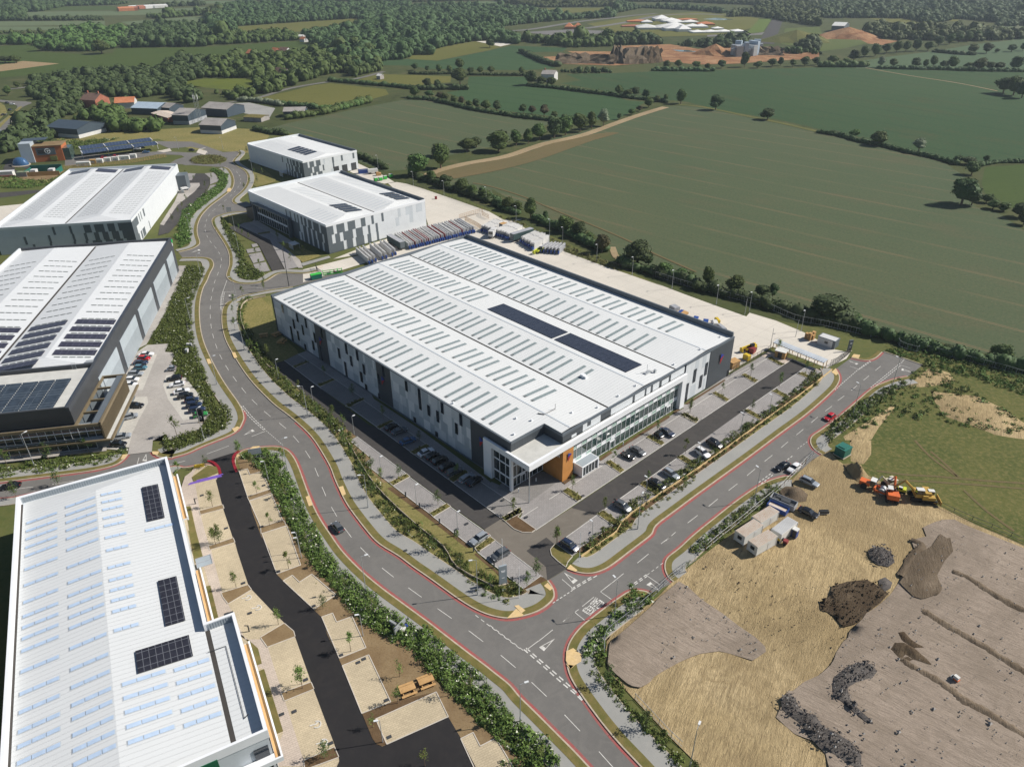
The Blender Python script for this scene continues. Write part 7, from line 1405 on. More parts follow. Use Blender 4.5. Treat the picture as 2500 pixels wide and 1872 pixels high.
for s, k, c, l in [('1085,278 1150,270', 'hatchback', 'red', 'left of two red cars under the solar canopy'), ('1215,262 1280,252', 'hatchback', 'red', 'right of two red cars under the solar canopy'), ('1450,182 1510,172', 'saloon', 'silver', 'silver car under the far solar canopy'), ('1540,215 1610,208', 'saloon', 'blue', 'blue car at the open end of the solar canopy'), ('2045,190 2095,192', 'hatchback', 'black', 'black car near the zebra crossing')]: car(T03, s, k, c, l)
for p in PROTO.values():
    for c in list(p.children_recursive)+[p]: bpy.data.objects.remove(c)
# ================================================================ lamps
def make_lamp(h, arm=.9):
    root = bpy.data.objects.new('street_lamp', None); COL.objects.link(root); mb = MB(); mb.tube((0, 0, 0), (0, 0, h), .10 if h > 7 else .075, 7, .055); mb.tube((0, 0, 0), (0, 0, 1.1), .15 if h > 7 else .1, 7); mb.build('pole', M['metal'], root)
    mb = MB(); mb.tube((0, 0, h-.05), (arm, 0, h+.05), .045, 5); mb.build('arm', M['metal'], root); mb = MB(); mb.box(arm-.15, arm+.6, -.17, .17, h, h+.12); mb.box(arm-.1, arm+.5, -.13, .13, h-.04, h); mb.build('lamp_head', M['lamp_w'], root); return root
M['lamp_w'] = msimple('lamp_housing', (.62,.64,.65), .5, .4)
LP = {10: make_lamp(9.9), 8: make_lamp(8.0, .5), 6: make_lamp(6.0, .35)}
def lamps(f, s, h, where, group):
    L = s.split()
    for i, w in enumerate(L):
        x, y, a = [float(q) for q in w.split(',')]; g = G(*f('%g,%g' % (x, y))[0]); place(LP[h], g[0], g[1], .2, (1, 1, 1), radians(a), '%s lamp post, %s %s' % ({10: 'tall grey', 8: 'grey', 6: 'short grey'}[h], nth(i, len(L)), where), 'lamp post', group)
tall = [(f8, '1617,680'), (f6, '440,1172'), (R6, '1552,178'), (R5, '870,905'), (R5, '790,378')]
def lampl(L, h, where, group, a=200):
    for i, (f, s) in enumerate(L):
        g = G(*f(s)[0]); place(LP[h], g[0], g[1], .2, (1, 1, 1), radians(a), '%s lamp post, %s %s' % ({10: 'tall grey', 8: 'grey', 6: 'short grey'}[h], nth(i, len(L)), where), 'lamp post', group)
lampl(tall, 10, 'up the right side of the curving road', 'street lamps along the estate road', 190)
lampl([(R9b, '310,1172'), (f8, '415,642'), (R6, '1335,770'), (R5, '575,1280'), (R5, '296,625'), (R4, '405,1550'), (R4, '295,1100')], 10, 'up the left side of the curving road', 'street lamps along the estate road', 20)
lampl([(R9, '1325,905'), (R7, '1062,1110'), (T(0,0,'0,0') and (lambda q: T(2000, 700, q)), '362,1380'), (lambda q: T(2000, 700, q), '782,1085')], 10, 'along the straight side road', 'street lamps along the estate road', 120)
lampl([(lambda q: T(1600, 1497, q), '372,1656'), (R6, '437,435'), (T09, '372,716'), (f7, '1575,1405')], 10, 'among the outlying road lamps', 'street lamps along the estate road', 60)
lampl([(R4, '770,1060'), (R4, '808,1270'), (R4, '962,440'), (R4, '640,180'), (R4, '160,180')], 8, 'near the top road bend', 'street lamps along the estate road', 200)
lampl([(f6, '288,385'), (f6, '582,835'), (f6, '960,1145'), (f6, '1403,1442'), (R5, '1235,1195'), (R5, '1615,1500')], 6, 'along the shaded car park', 'car park lamps', 40)
lampl([(f7, '1080,1545'), (R7, '915,355'), (R7, '1222,152'), (R7, '460,690'), (f7, '1660,1060')], 6, 'in the front car park', 'car park lamps', 130)
lampl([(fz, '265,960'), (fz, '625,1110'), (fz, '765,1200'), (fz, '1132,1395'), (fz, '1515,1537'), (lambda q: T(1600, 650, q), '178,250'), (lambda q: T(1600, 650, q), '655,420'), (lambda q: T(1600, 650, q), '1010,497'), (lambda q: T(1600, 650, q), '1570,702')], 8, 'along the yard fence', 'yard lamps', 220)
lampl([(fy, '545,385'), (fy, '925,570'), (fy, '1255,675'), (fy, '1710,745')], 8, 'along the pale empty yard', 'yard lamps', 220)
lampl([(R6, '1130,880'), (R6, '1470,1660'), (fa, '1487,282'), (fa, '2150,1122'), (fc, '597,1400')], 6, 'beside the tan paved car park', 'car park lamps', 190)
def pole(f, s, h, r, label, cat='pole', m='metal', name='pole'):
    g = G(*f(s)[0]); mb = MB(); mb.tube((0, 0, 0), (0, 0, h), r, 7, r*.8); o = mb.build(name, M[m], None, (g[0], g[1], .2)); return tag(o, label, cat)
pole(R4, '1350,1655', 17, .16, 'very tall dark mast beside the yard entrance road', 'mast', 'darkmetal', 'mast')
pole(R9, '298,712', 8.5, .06, 'white flagpole left of the car park entrance', 'flagpole', 'trimw', 'flagpole'); pole(R9, '945,318', 8.5, .06, 'white flagpole right of the car park entrance', 'flagpole', 'trimw', 'flagpole'); pole(f8, '1885,390', 8.5, .06, 'white flagpole behind the grey totem sign', 'flagpole', 'trimw', 'flagpole')
for f, s, l in ((lambda q: T(1600, 650, q), '962,530', 'camera mast at the bend of the yard fence'), (lambda q: T(1600, 650, q), '1510,765', 'camera mast beside the stacked pallets'), (lambda q: T(1600, 650, q), '1240,860', 'thin camera mast above the cycle shelter')): pole(f, s, 6.5, .09, l, 'mast', 'metal', 'mast')
# ================================================================ yard stock, buildings beyond, site things
def oriented(f, s, z=0):
    p, q = [Vector(G(*t, z)) for t in f(s)]; return p, q, atan2((q-p).y, (q-p).x), (q-p).length
M['bluepaint'] = msimple('blue_frame_paint', (.02,.06,.24), .4, .4); M['redpaint'] = msimple('dark_red_panel', (.22,.04,.04), .5, .3); M['offwhite'] = msimple('off_white_panel', (.55,.55,.54), .5, .3, 0, .08); M['panelgrey'] = msimple('grey_panel', (.33,.34,.36), .5, .4, 0, .1); M['tarp'] = msimple('dark_green_curtain', (.045,.075,.075), .6, .3, 0, .15)
M['wood'] = mground('pale_timber', (.40,.24,.10), (.50,.31,.14), .6, 4., None, .85); M['yellow'] = msimple('yellow_paint', (.62,.44,.03), .4, .4); M['lime'] = msimple('lime_yellow_paint', (.55,.60,.04), .4, .4); M['greenpaint'] = msimple('bright_green_paint', (.05,.42,.06), .5, .3); M['plantor'] = msimple('orange_machine_paint', (.60,.13,.03), .45, .4); M['plantcream'] = msimple('cream_machine_paint', (.55,.50,.38), .5, .3); M['plantyel'] = msimple('ochre_machine_paint', (.42,.27,.06), .5, .3); M['rust'] = mground('rusty_white_roof', (.58,.52,.44), (.62,.58,.52), .5, 1.5, (.36,.17,.06), .7, .0, .35, .65, (radians(140), 1, 7)); M['cabin'] = msimple('cabin_white', (.60,.60,.57), .5, .3, 0, .08); M['darkgreen'] = msimple('dark_green_steel', (.015,.13,.10), .5, .4, 0, .15)
def make_rack(c1, c2, L=7.6, h=2.7, w=.55):
    root = bpy.data.objects.new('panel_rack', None); COL.objects.link(root)
    for k, y in enumerate((-w*.32, w*.32)): mb = MB(); mb.box(-L/2, L/2-.6, y-.09, y+.09, .35, h); mb.box(-L/2, L/2-.6, y-.10, y+.10, h, h+.06); mb.build('panel_stack', [M[c1 if k else c2]], root)
    mb = MB()
    for x in (-L/2+.05, -L*.1, L/2-.8): mb.box(x-.05, x+.05, -w/2, w/2, h+.06, h+.16); mb.box(x-.05, x+.05, -w/2, -w/2+.06, .1, h+.06); mb.box(x-.05, x+.05, w/2-.06, w/2, .1, h+.06)
    mb.box(-L/2, L/2, -w/2, w/2, .1, .35); mb.build('rack_frame', M['panelgrey'], root)
    mb = MB(); mb.box(L/2-.55, L/2+.05, -w*.42, w*.42, .35, 1.5); mb.build('end_guard', M['bluepaint'], root); return root
RK = [make_rack('offwhite', 'panelgrey'), make_rack('offwhite', 'redpaint'), make_rack('panelgrey', 'offwhite'), make_rack('offwhite', 'offwhite')]
def rackrow(f, far0, near0, far1, near1, n, where, group, skip=(), protos=None):
    a0, b0 = [Vector(G(*p, 1.5)) for p in f(far0+' '+near0)]; a1, b1 = [Vector(G(*p, 1.5)) for p in f(far1+' '+near1)]
    for i in range(n):
        if i in skip: continue
        t = i/max(1, n-1); p = a0.lerp(a1, t); q = b0.lerp(b1, t); m = (p+q)/2+Vector((RT_.uniform(-.2, .2), RT_.uniform(-.3, .3))); place(RT_.choice(protos or RK), m.x, m.y, .2, ((q-p).length/7.6, 1.1, RT_.uniform(.9, 1.08)), atan2((q-p).y, (q-p).x), 'upright panel rack, %s from the left %s' % (nth(i, n), where), 'rack', group)
rackrow(fy, '730,1110', '890,1230', '1420,950', '1585,1050', 30, 'beside the dark green trailer', 'panel racks in the long row')
rackrow(fy, '310,1265', '450,1390', '610,1180', '740,1290', 9, 'at the near end of the yard', 'panel racks at the near end', (3, 6), [RK[3], RK[2]])
WR = [make_rack('offwhite', 'offwhite', 7.6, 3.0, .8)]
rackrow(fz, '30,965 '.strip(), '-110,1040', '330,1025', '180,1130', 14, 'in the white row below the green bank', 'white panel racks behind the main roof', (5, 6), WR); rackrow(fz, '480,1085', '310,1160', '620,1140', '440,1240', 7, 'at the right end of the white row', 'white panel racks behind the main roof', (), WR)
rackrow(fz, '620,1200', '520,1265', '790,1215', '720,1280', 6, 'of the low stack beside the yellow loader', 'low panel racks by the yard fence', (), [RK[2]])
def boxthing(name, cat, label, f, s, w, h, z0=.2, side=1, parts=None, wheels=True):
    p, q, a, L = oriented(f, s, 0); r = thing(name, label, cat, (*((p+q)/2), z0), a); return r, L
def trailer(f, s, label, col, top='panelgrey'):
    p, q, a, L = oriented(f, s, 3.2); L = 12.5 if L > 9 else L; r = thing('box_trailer', label, 'trailer', (*((p+q)/2), .2), a)
    mb = MB(); mb.box(-L/2, L/2, -1.25, 1.25, 1.1, 3.9); mb.build('cargo_box', M[col], r); mb = MB(); mb.box(-L/2-.02, L/2+.02, -1.27, 1.27, 3.9, 4.0); mb.build('roof', M[top], r); mb = MB(); mb.box(-L/2, L/2, -1.1, 1.1, .85, 1.1); mb.build('chassis', M['darkmetal'], r)
    for x in (-L/2+1.2, -L/2+2.5, L/2-2.5):
        for y in (-1.0, 1.0): mb = MB(); mb.tube((x, y-.15, .5), (x, y+.15, .5), .5, 12); mb.build('wheel', M['tyre'], r)
    mb = MB(); mb.box(L/2+.02, L/2+.06, -1.1, 1.1, 1.2, 3.8); mb.build('rear_doors', M['slate'], r); return r
trailer(fy, '655,1110 815,1200', 'dark green curtain sided trailer left of the panel racks', 'tarp'); trailer(fz, '430,1045 225,1105', 'grey box trailer among the white panel racks', 'tarp'); trailer(fz, '150,985 100,1000', 'pale timber topped load among the white panel racks', 'offwhite', 'wood')
def lorry(f, s, label):
    p, q, a, L = oriented(f, s, 1); r = thing('lorry', label, 'lorry', (*q, .2), a); mb = MB(); mb.box(-2.0, 0, -1.2, 1.2, .9, 3.6); mb.build('cab', M['offwhite'], r); mb = MB(); mb.box(-.05, .03, -1.05, 1.05, 2.1, 3.1); mb.build('windscreen', M['cglass2'], r); mb = MB(); mb.box(-6.2, -2.0, -.5, .5, .8, 1.1); mb.box(-6.0, -2.2, -1.15, 1.15, 1.1, 3.7); mb.build('body', M['offwhite'], r)
    for x in (-.8, -4.2, -5.3):
        for y in (-1.0, 1.0): mb = MB(); mb.tube((x, y-.15, .5), (x, y+.15, .5), .5, 12); mb.build('wheel', M['tyre'], r)
lorry(fz, '60,1060 -10,1120', 'white lorry backed up among the white panel racks')
def loader(f, s, label, col='lime'):
    p, q, a, L = oriented(f, s, 0); r = thing('telescopic_loader', label, 'loader', (*((p+q)/2), .2), a)
    mb = MB(); mb.box(-2.2, 2.0, -.9, .9, .7, 1.5); mb.box(-2.3, -1.2, -.9, .6, 1.5, 2.0); mb.build('body', M[col], r); mb = MB(); mb.box(-.9, .6, .1, .95, 1.5, 2.7); mb.build('cab', M['cglass2'], r); mb = MB(); mb.tube((-2.2, -.35, 2.1), (3.6, -.35, 1.6), .28, 6); mb.box(3.4, 3.7, -1.0, .4, .3, 1.6); mb.build('boom', M[col], r)
    for x in (-1.4, 1.4):
        for y in (-.95, .95): mb = MB(); mb.tube((x, y-.2, .6), (x, y+.2, .6), .6, 12); mb.build('wheel', M['tyre'], r)
loader(fz, '560,1270 470,1310', 'lime yellow telescopic loader at the end of the racks'); loader(lambda q: T(1600, 650, q), '1060,900 975,925', 'yellow loader behind the timber enclosure', 'yellow')
# fences: posts, rails
def fence(f, s, h, step, label, m='darkmetal', rails=(.15, .95), top=None, mesh=None, W_=None, name='fence', th=.04):
    c = W_ or smooth(GL(f(s)), 3); r = thing(name, label, 'fence', (*c[0], .2)); o = Vector(c[0]); cc = [(p[0]-o.x, p[1]-o.y) for p in c]
    mb = MB()
    for x, y, a in walk(cc, step): q_ = MB(); q_.box(x-th, x+th, y-th, y+th, 0, h); mb.v = q_.v; mb.f = q_.f; mb.m = q_.m; mb.build('post', M[m], r)
    mb = MB()
    for k in rails: mb.ribbon(offset(cc, th*.7), offset(cc, -th*.7), h*k-th, h*k+th)
    mb.build('rails', M[top or m], r)
    if mesh:
        mb = MB()
        for x, y, a in walk(cc, mesh): mb.box(x-.015, x+.015, y-.015, y+.015, .1, h)
        mb.build('wire_panel', M[m], r)
    return r
f65 = lambda s: T(1600, 650, s)
fence(fz, '620,1175 790,1275 1110,1390 1450,1490 1520,1460 1600,1470 1850,1600 2100,1656', 2.4, 3, 'dark wire fence behind the concrete yard', mesh=.8); fence(f65, '0,120 300,215 650,310 980,400 1200,460 1500,590 1800,650 2208,745', 2.4, 3, 'wire fence below the hedge at the right end of the yard', 'metal', mesh=.9)
fence(lambda s: T(2000, 700, s), '550,550 640,548 820,590 870,655 1050,710 1100,690 1500,790 1900,890 2208,980 2500,1060', 2.2, 3, 'galvanised wire fence above the rough ground on the right', 'metal', mesh=.9)
fence(fy, '850,550 1100,625 1400,730 1740,850', 2.4, 3, 'dark fence beyond the pale empty yard', mesh=.8); fence(f65, '1240,890 1210,940 1000,1050 870,1130 800,1190', 2.4, 2, 'dark railing between yard and far end of the front car park', mesh=.5)
fence(f65, '1880,1085 1960,1050 2050,980 2105,930', 2.4, 1.2, 'black sliding gate at the yard entrance', mesh=.3, name='gate'); fence(R5, '1640,20 1660,70 1710,105', 2.2, .5, 'short black gate beside the green skip', name='gate')
fence(R9, '1215,1320 1240,1120 1480,925 1780,665', 1.9, 2.6, 'green wire fence curving round the corner of the building site', 'metal', mesh=.7, W_=None); fence(R9, '1790,655 1880,560 2000,465 2100,380 2208,300', 2.0, 2.2, 'leaning metal gates across the site entrance', 'metal', (.1, .5, .98), name='gate')
fence(R7, '540,1640 720,1490 900,1350 1060,1215 1300,1020 1440,880 1560,760 1620,690', 2.0, 2.4, 'timber post fence between the cabins and the footway', 'wood', (.35, .98), 'cabin'); fence(R7, '1620,700 1680,630 1760,570 1860,490', 2.0, 2.2, 'metal gates at the upper site entrance', 'metal', (.1, .5, .98), name='gate')
fence(R9b, '1545,930 1630,1020 1780,1180 1920,1330 2050,1450', 1.6, 3, 'thin wire fence along the lower edge of the site', 'metal'); fence(lambda s: T(2000, 1075, s), '1260,690 1400,760 1650,870 1850,950 2208,1110 2500,1250', 1.2, 4, 'low dark net fence between the site and the rough field')
fence(T03, '700,400 1000,370 1400,330 1650,290 1800,265', 2.6, 1.6, 'timber fence behind the solar canopies', 'wood', (.2, .5, .9), mesh=.3); fence(fy, '1420,935 1650,870 1670,900 1740,935', 2.6, 1.2, 'timber crash fence between the two yards', 'wood', (.3, .6, .9), mesh=.4)
fence(fy, '1480,950 1600,1010 1660,1050', 2.4, .4, 'timber screen at the end of the rack row', 'wood', (.3, .6, .9))
# steel cabins on the site
def cabin(f, s, label, w=2.6, h=2.6, roof='rust', window=True, z=.7):
    p, q, a, L = oriented(f, s, h+z); r = thing('site_cabin', label, 'cabin', (*((p+q)/2), z), a); L = 6.4
    mb = MB(); mb.box(-L/2, L/2, -w/2, w/2, .1, h); mb.build('body', M['cabin'], r); mb = MB(); mb.box(-L/2-.03, L/2+.03, -w/2-.03, w/2+.03, h, h+.06)
    for k in range(16): x = -L/2+.2+k*(L-.4)/15; mb.box(x-.09, x+.09, -w/2+.05, w/2-.05, h+.06, h+.12)
    mb.build('roof', M[roof], r)
    for x in (-L/2, L/2):
        for y in (-w/2, w/2): mb = MB(); mb.box(x-.07, x+.07, y-.07, y+.07, 0, h+.03); mb.build('corner_post', M['offwhite'], r)
    if window: mb = MB(); mb.box(-L/2-.05, -L/2-.01, -.6, .5, 1.1, 2.0); mb.build('window', M['win'], r); mb = MB(); mb.box(.3, 1.2, -w/2-.05, -w/2-.01, .15, 2.1); mb.build('door', M['offwhite'], r)
    return r
cabin(R7, '935,1435 1090,1335', 'rusty roofed white site cabin nearest the fence with a dark end window'); cabin(R7, '1115,1280 1260,1190', 'rusty roofed white cabin behind the others beside the skip'); cabin(R7, '1075,1545 1245,1450', 'rusty roofed white cabin nearest the camera, without neighbours in front'); cabin(R7, '1330,1410 1460,1310', 'white cabin with a dark striped roof beside the toilet', roof='offwhite', window=False)
def simple(name, cat, label, f, s, z, boxes, a=None):
    g = G(*f(s)[0]); r = thing(name, label, cat, (g[0], g[1], z), radians(a or 0)); 
    for nm, m, *b in boxes:
        mb = MB(); [mb.box(*q) for q in b]; mb.build(nm, M[m], r)
    return r
simple('portable_toilet', 'toilet', 'blue portable toilet beside the striped cabin', R7, '1490,1500', .7, [('body', 'bluepaint', (-.6, .6, -.6, .6, 0, 2.1)), ('roof', 'cabin', (-.65, .65, -.65, .65, 2.1, 2.3)), ('door', 'darkmetal', (-.66, -.61, -.4, .4, .1, 2.0))], 45)
simple('site_dumper', 'dumper', 'small red and yellow dumper between the cabins', R7, '1360,1570', .7, [('skip', 'yellow', (-1.3, -.2, -.6, .6, .6, 1.2)), ('engine', 'redpaint', (.2, 1.2, -.5, .5, .5, 1.2)), ('seat', 'black', (-.2, .2, -.3, .3, .8, 1.3)), ('wheels', 'black', (-1.1, -.5, -.7, .7, 0, .6), (.4, 1.0, -.7, .7, 0, .6))], -40)
simple('skip', 'skip', 'grey rubbish skip heaped with scrap beside the cabins', R7, '1370,1150', .6, [('container', 'panelgrey', (-3, 3, -1.2, -1.1, 0, 1.5), (-3, 3, 1.1, 1.2, 0, 1.5), (-3, -2.9, -1.1, 1.1, 0, 1.5), (2.9, 3, -1.1, 1.1, 0, 1.5), (-2.9, 2.9, -1.1, 1.1, 0, .2)), ('scrap', 'darkmetal', (-2.5, -1, -.8, .5, .2, 1.2), (-.6, 1.5, -.6, .9, .2, 1.5), (1.6, 2.6, -.9, .3, .2, 1.1), (-2, .5, .1, .9, .2, 1.4))], -40)
simple('skip', 'skip', 'low blue skip against the cabin', R7, '1310,1210', .6, [('container', 'navyp' if 'navyp' in M else 'bluepaint', (-2.4, 2.4, -1.0, -.9, 0, 1.2), (-2.4, 2.4, .9, 1.0, 0, 1.2), (-2.4, -2.3, -.9, .9, 0, 1.2), (2.3, 2.4, -.9, .9, 0, 1.2)), ('scrap', 'rust', (-2.2, 2.2, -.8, .8, .1, .8))], -42)
simple('cable_drum_stand', 'stand', 'dark metal stand lying on the sand beside the black car', R7, '1810,1245', .7, [('frame', 'darkmetal', (-1.1, 1.1, -.35, -.2, 0, .7), (-1.1, 1.1, .2, .35, 0, .7)), ('base', 'offwhite', (-1.2, 1.2, -.4, .4, -.05, .05))])
simple('substation', 'kiosk', 'green substation kiosk by the upper site gate', R7, '2010,600', .2, [('body', 'darkgreen', (-1.6, 1.6, -1.4, 1.4, .1, 2.4)), ('base', 'kerb', (-1.8, 1.8, -1.6, 1.6, 0, .2)), ('roof', 'darkgreen', (-1.7, 1.7, -1.5, 1.5, 2.4, 2.6), (-1.1, 1.1, -.9, .9, 2.6, 2.8)), ('doors', 'greenpaint' if 0 else 'darkgreen', (-1.66, -1.61, -1.2, -.1, .2, 2.3), (-1.66, -1.61, .1, 1.2, .2, 2.3))], 35)
# construction machines
def tracked(f, s, label, col, heading, arm=True, sc=1.0, dozer=False):
    g = G(*f(s)[0]); r = thing('excavator' if not dozer else 'bulldozer', label, 'excavator' if not dozer else 'bulldozer', (g[0], g[1], .5), radians(heading)); r.scale = (sc,)*3
    for y in (-1.1, 1.1): mb = MB(); mb.prism([(-1.9, 0), (-1.6, 0)], 0, 1) if 0 else mb.box(-2.0, 2.0, y-.3, y+.3, .15, .95); mb.box(-1.6, 1.6, y-.3, y+.3, 0, 1.05); mb.build('track', M['black'], r)
    mb = MB(); mb.box(-1.9, 1.3, -1.3, 1.3, 1.1, 2.0); mb.box(-1.9, -.6, -1.3, 1.3, 2.0, 2.4); mb.build('body', M[col], r); mb = MB(); mb.box(-.3, 1.2, .2, 1.25, 2.0, 3.0); mb.build('cab', M['cglass2'], r); mb = MB(); mb.box(-.35, 1.25, .15, 1.3, 3.0, 3.1); mb.build('cab_roof', M['cabin'], r)
    if dozer: mb = MB(); mb.box(2.6, 2.8, -1.9, 1.9, .1, 1.3); mb.box(1.0, 2.6, -1.5, -1.35, .5, .7); mb.box(1.0, 2.6, 1.35, 1.5, .5, .7); mb.build('blade', M[col], r)
    elif arm:
        mb = MB(); mb.tube((1.0, -.3, 1.8), (3.6, -.3, 4.3), .26, 6); mb.tube((3.6, -.3, 4.3), (5.6, -.3, 2.2), .2, 6); mb.build('boom', M[col], r); mb = MB(); mb.box(5.2, 6.2, -.9, .3, 1.2, 2.2); mb.build('bucket', M['darkmetal'], r)
    return r
tracked(fg, '770,650', 'orange excavator nearest the camera with its dark arm raised', 'plantor', 70); tracked(fg, '745,500', 'white and grey small excavator behind the roller', 'plantcream', 200, True, .8); tracked(fg, '870,570', 'small green and yellow machine between the excavators', 'lime', 150, False, .55); tracked(fg, '1060,640', 'ochre tracked loader with white cab roof at the right of the machines', 'plantyel', 172, True, 1.1); tracked(fg, '1160,670', 'ochre bulldozer at the right end of the machines', 'plantyel', -10, False, .9, True)
p, q, a, L = oriented(fg, '500,520 640,570'); ro = thing('road_roller', 'orange road roller with a big drum beside the sand heap', 'roller', (*((p+q)/2), .5), a)
for nm, m, b in (('engine', 'plantor', [(-3.2, -.8, -.9, .9, .9, 1.9)]), ('front_frame', 'plantor', [(.4, 3.4, -1.2, -1.05, .5, 1.0), (.4, 3.4, 1.05, 1.2, .5, 1.0), (3.3, 3.5, -1.2, 1.2, .5, 1.0), (.2, .6, -1.2, 1.2, .6, 1.5)]), ('cab', 'cglass2', [(-.8, .3, -.8, .8, 1.2, 2.8)]), ('cab_roof', 'cabin', [(-.9, .4, -.9, .9, 2.8, 2.95)])):
    mb = MB(); [mb.box(*t) for t in b]; mb.build(nm, M[m], ro)
mb = MB(); mb.tube((2.1, -1.0, .8), (2.1, 1.0, .8), .78, 16); mb.build('drum', M['metal'], ro)
for y in (-1.0, 1.0): mb = MB(); mb.tube((-2.0, y-.25, .75), (-2.0, y+.25, .75), .75, 14); mb.build('wheel', M['tyre'], ro)
simple('survey_robot', 'roller', 'tiny pedestrian roller alone on the grey gravel', lambda s: T(2000, 1400, s), '1450,1180', 1.0, [('body', 'cabin', (-.5, .4, -.3, .3, .4, 1.0)), ('frame', 'plantor', (-.6, .7, -.35, .35, .1, .4)), ('drum', 'metal', (.3, .8, -.4, .4, 0, .4))], 120)
# front car park far end: cycle shelter, timber bin store, gatehouse, totems, pallets
p, q, a, L = oriented(f65, '1290,815 1840,1035', 2.6); cs = thing('cycle_shelter', 'long cycle shelter with a glazed striped roof beyond the front car park', 'shelter', (*((p+q)/2), .3), a)
mb = MB(); mb.add([(-L/2, -1.2, 2.5), (L/2, -1.2, 2.5), (L/2, 1.2, 2.9), (-L/2, 1.2, 2.9)], [(0,1,2,3)]); mb.build('roof', msimple('milky_roof_sheet', (.52,.57,.62), .2, .6), cs)
mb = MB()
for k in range(22): x = -L/2+k*L/21; mb.box(x-.06, x+.06, -1.2, 1.2, 2.9, 2.96)
mb.build('roof_bars', M['offwhite'], cs)
for k in range(7):
    x = -L/2+.2+k*(L-.4)/6; mb = MB(); mb.box(x-.08, x+.08, -1.1, -.94, 0, 2.5); mb.box(x-.08, x+.08, .94, 1.1, 0, 2.8); mb.build('post', M['wood'], cs)
mb = MB(); mb.box(-L/2, L/2, -1.2, -1.1, 2.3, 2.5); mb.box(-L/2, L/2, 1.1, 1.2, 2.7, 2.88); mb.build('beam', M['wood'], cs)
for k in range(14): x = -L/2+3+k*(L-5)/14; mb = MB(); mb.tube((x, -.4, 0), (x, -.4, .8), .03, 5); mb.tube((x, -.4, .8), (x, .4, .8), .03, 5); mb.tube((x, .4, 0), (x, .4, .8), .03, 5); mb.build('cycle_stand', M['metal'], cs)
def shed(f, s, w, h, label, wall, roof, name='shed', cat='shed', z=.2, parts=()):
    p, q, a, L = oriented(f, s, h); r = thing(name, label, cat, (*((p+q)/2), z), a); mb = MB(); mb.box(-L/2, L/2, -w/2, w/2, 0, h); mb.build('wall', M[wall], r); mb = MB(); mb.box(-L/2-.15, L/2+.15, -w/2-.15, w/2+.15, h, h+.18); mb.build('roof', M[roof], r)
    for nm, m, b in parts: mb = MB(); mb.box(*[L*v if i < 2 else (w*v if i < 4 else v) for i, v in enumerate(b)]); mb.build(nm, M[m], r)
    return r
shed(f65, '1310,895 1420,925', 3.2, 2.3, 'timber bin store with a white roof beside the cycle shelter', 'wood', 'cabin', 'bin_store', 'bin store', parts=(('door', 'darkmetal', (-.2, .2, -.51, -.505, .1, 2.0)),))
shed(f65, '1780,745 1965,805', 3.4, 2.7, 'white gatehouse with a dark edged roof at the yard entrance', 'offwhite', 'slate', 'gatehouse', 'gatehouse', parts=(('window', 'win', (-.1, .1, -.51, -.505, 1.1, 2.0)), ('end_panel', 'slate', (.36, .505, -.505, .505, .0, 2.69)), ('roof_sheet', 'offwhite', (-.47, .47, -.44, .44, 2.88, 2.9))))
def totem(f, s, label, h, w, m, a, txt=True):
    g = G(*f(s)[0]); r = thing('totem_sign', label, 'sign', (g[0], g[1], .3), radians(a)); mb = MB(); mb.box(-w/2, w/2, -.2, .2, .1, h); mb.build('panel', M[m], r); mb = MB(); mb.box(-w/2-.2, w/2+.2, -.5, .5, 0, .1); mb.build('base', M['kerb'], r)
    if txt:
        for k, (z_, w_) in enumerate(((.72, .55), (.66, .45), (.34, .4))): mb = MB(); mb.box(-w*w_/2, w*w_/2, -.225, -.2, h*z_, h*(z_+.035)); mb.build('lettering', M['logo_white'], r)
    return r
totem(f8, '1890,560', 'grey totem sign on a stone base left of the car park entrance', 5.2, 1.7, 'mid', 20); totem(f65, '2085,920', 'dark grey totem sign beside the sliding yard gate', 4.0, 1.4, 'slate', 15); totem(R6, '412,250', 'black totem sign with white letters beside the bright green car', 4.2, 1.5, 'black', 10, False)
t = text('OI', .9, M['logo_white'], 'sign_lettering', .02, [o for o in COL.objects if o.get('label', '').startswith('black totem')][0]); t.location = (0, -.24, 1.6); t.rotation_euler = (radians(90), radians(-90), 0)
def board(f, s, label, w, h, z0, m, a):
    g = G(*f(s)[0]); r = thing('sign_board', label, 'sign', (g[0], g[1], .2), radians(a)); mb = MB(); mb.box(-w/2, w/2, -.04, .04, z0, z0+h); mb.build('panel', M[m], r)
    for x in (-w*.35, w*.35): mb = MB(); mb.tube((x, .06, 0), (x, .06, z0+h), .06, 6); mb.build('post', M['metal'], r)
board(R6, '1005,675', 'blue grey sign board on two posts above the tan car park', 3.2, 1.8, 2.4, 'mid', 15); board(R4, '708,860', 'white sign board beside the upper side road', 2.6, 2.6, .3, 'cabin', 10); board(T09, '1330,550', 'small dark sign in the bed by the office entrance', 1.8, .9, .3, 'slate', 10)
def pallets(f, s, label):
    g = G(*f(s)[0]); r = thing('pallet_stack', label, 'pallets', (g[0], g[1], .2), radians(40)); R = random.Random(len(label)); 
    for i, (x, y, n) in enumerate(((-1.3, 0, 14), (0, -.3, 9), (1.3, .2, 12), (.2, 1.3, 8), (-1, 1.3, 11))):
        mb = MB()
        for k in range(n):
            z = k*.2; mb.box(x-.6, x+.6, y-.5, y+.5, z+.10, z+.14)
            for d in (-.55, 0, .45): mb.box(x+d, x+d+.1, y-.5, y+.5, z, z+.10)
        mb.build('stack', M['wood'], r)
pallets(f65, '1680,790', 'tall stacks of timber pallets left of the gatehouse')
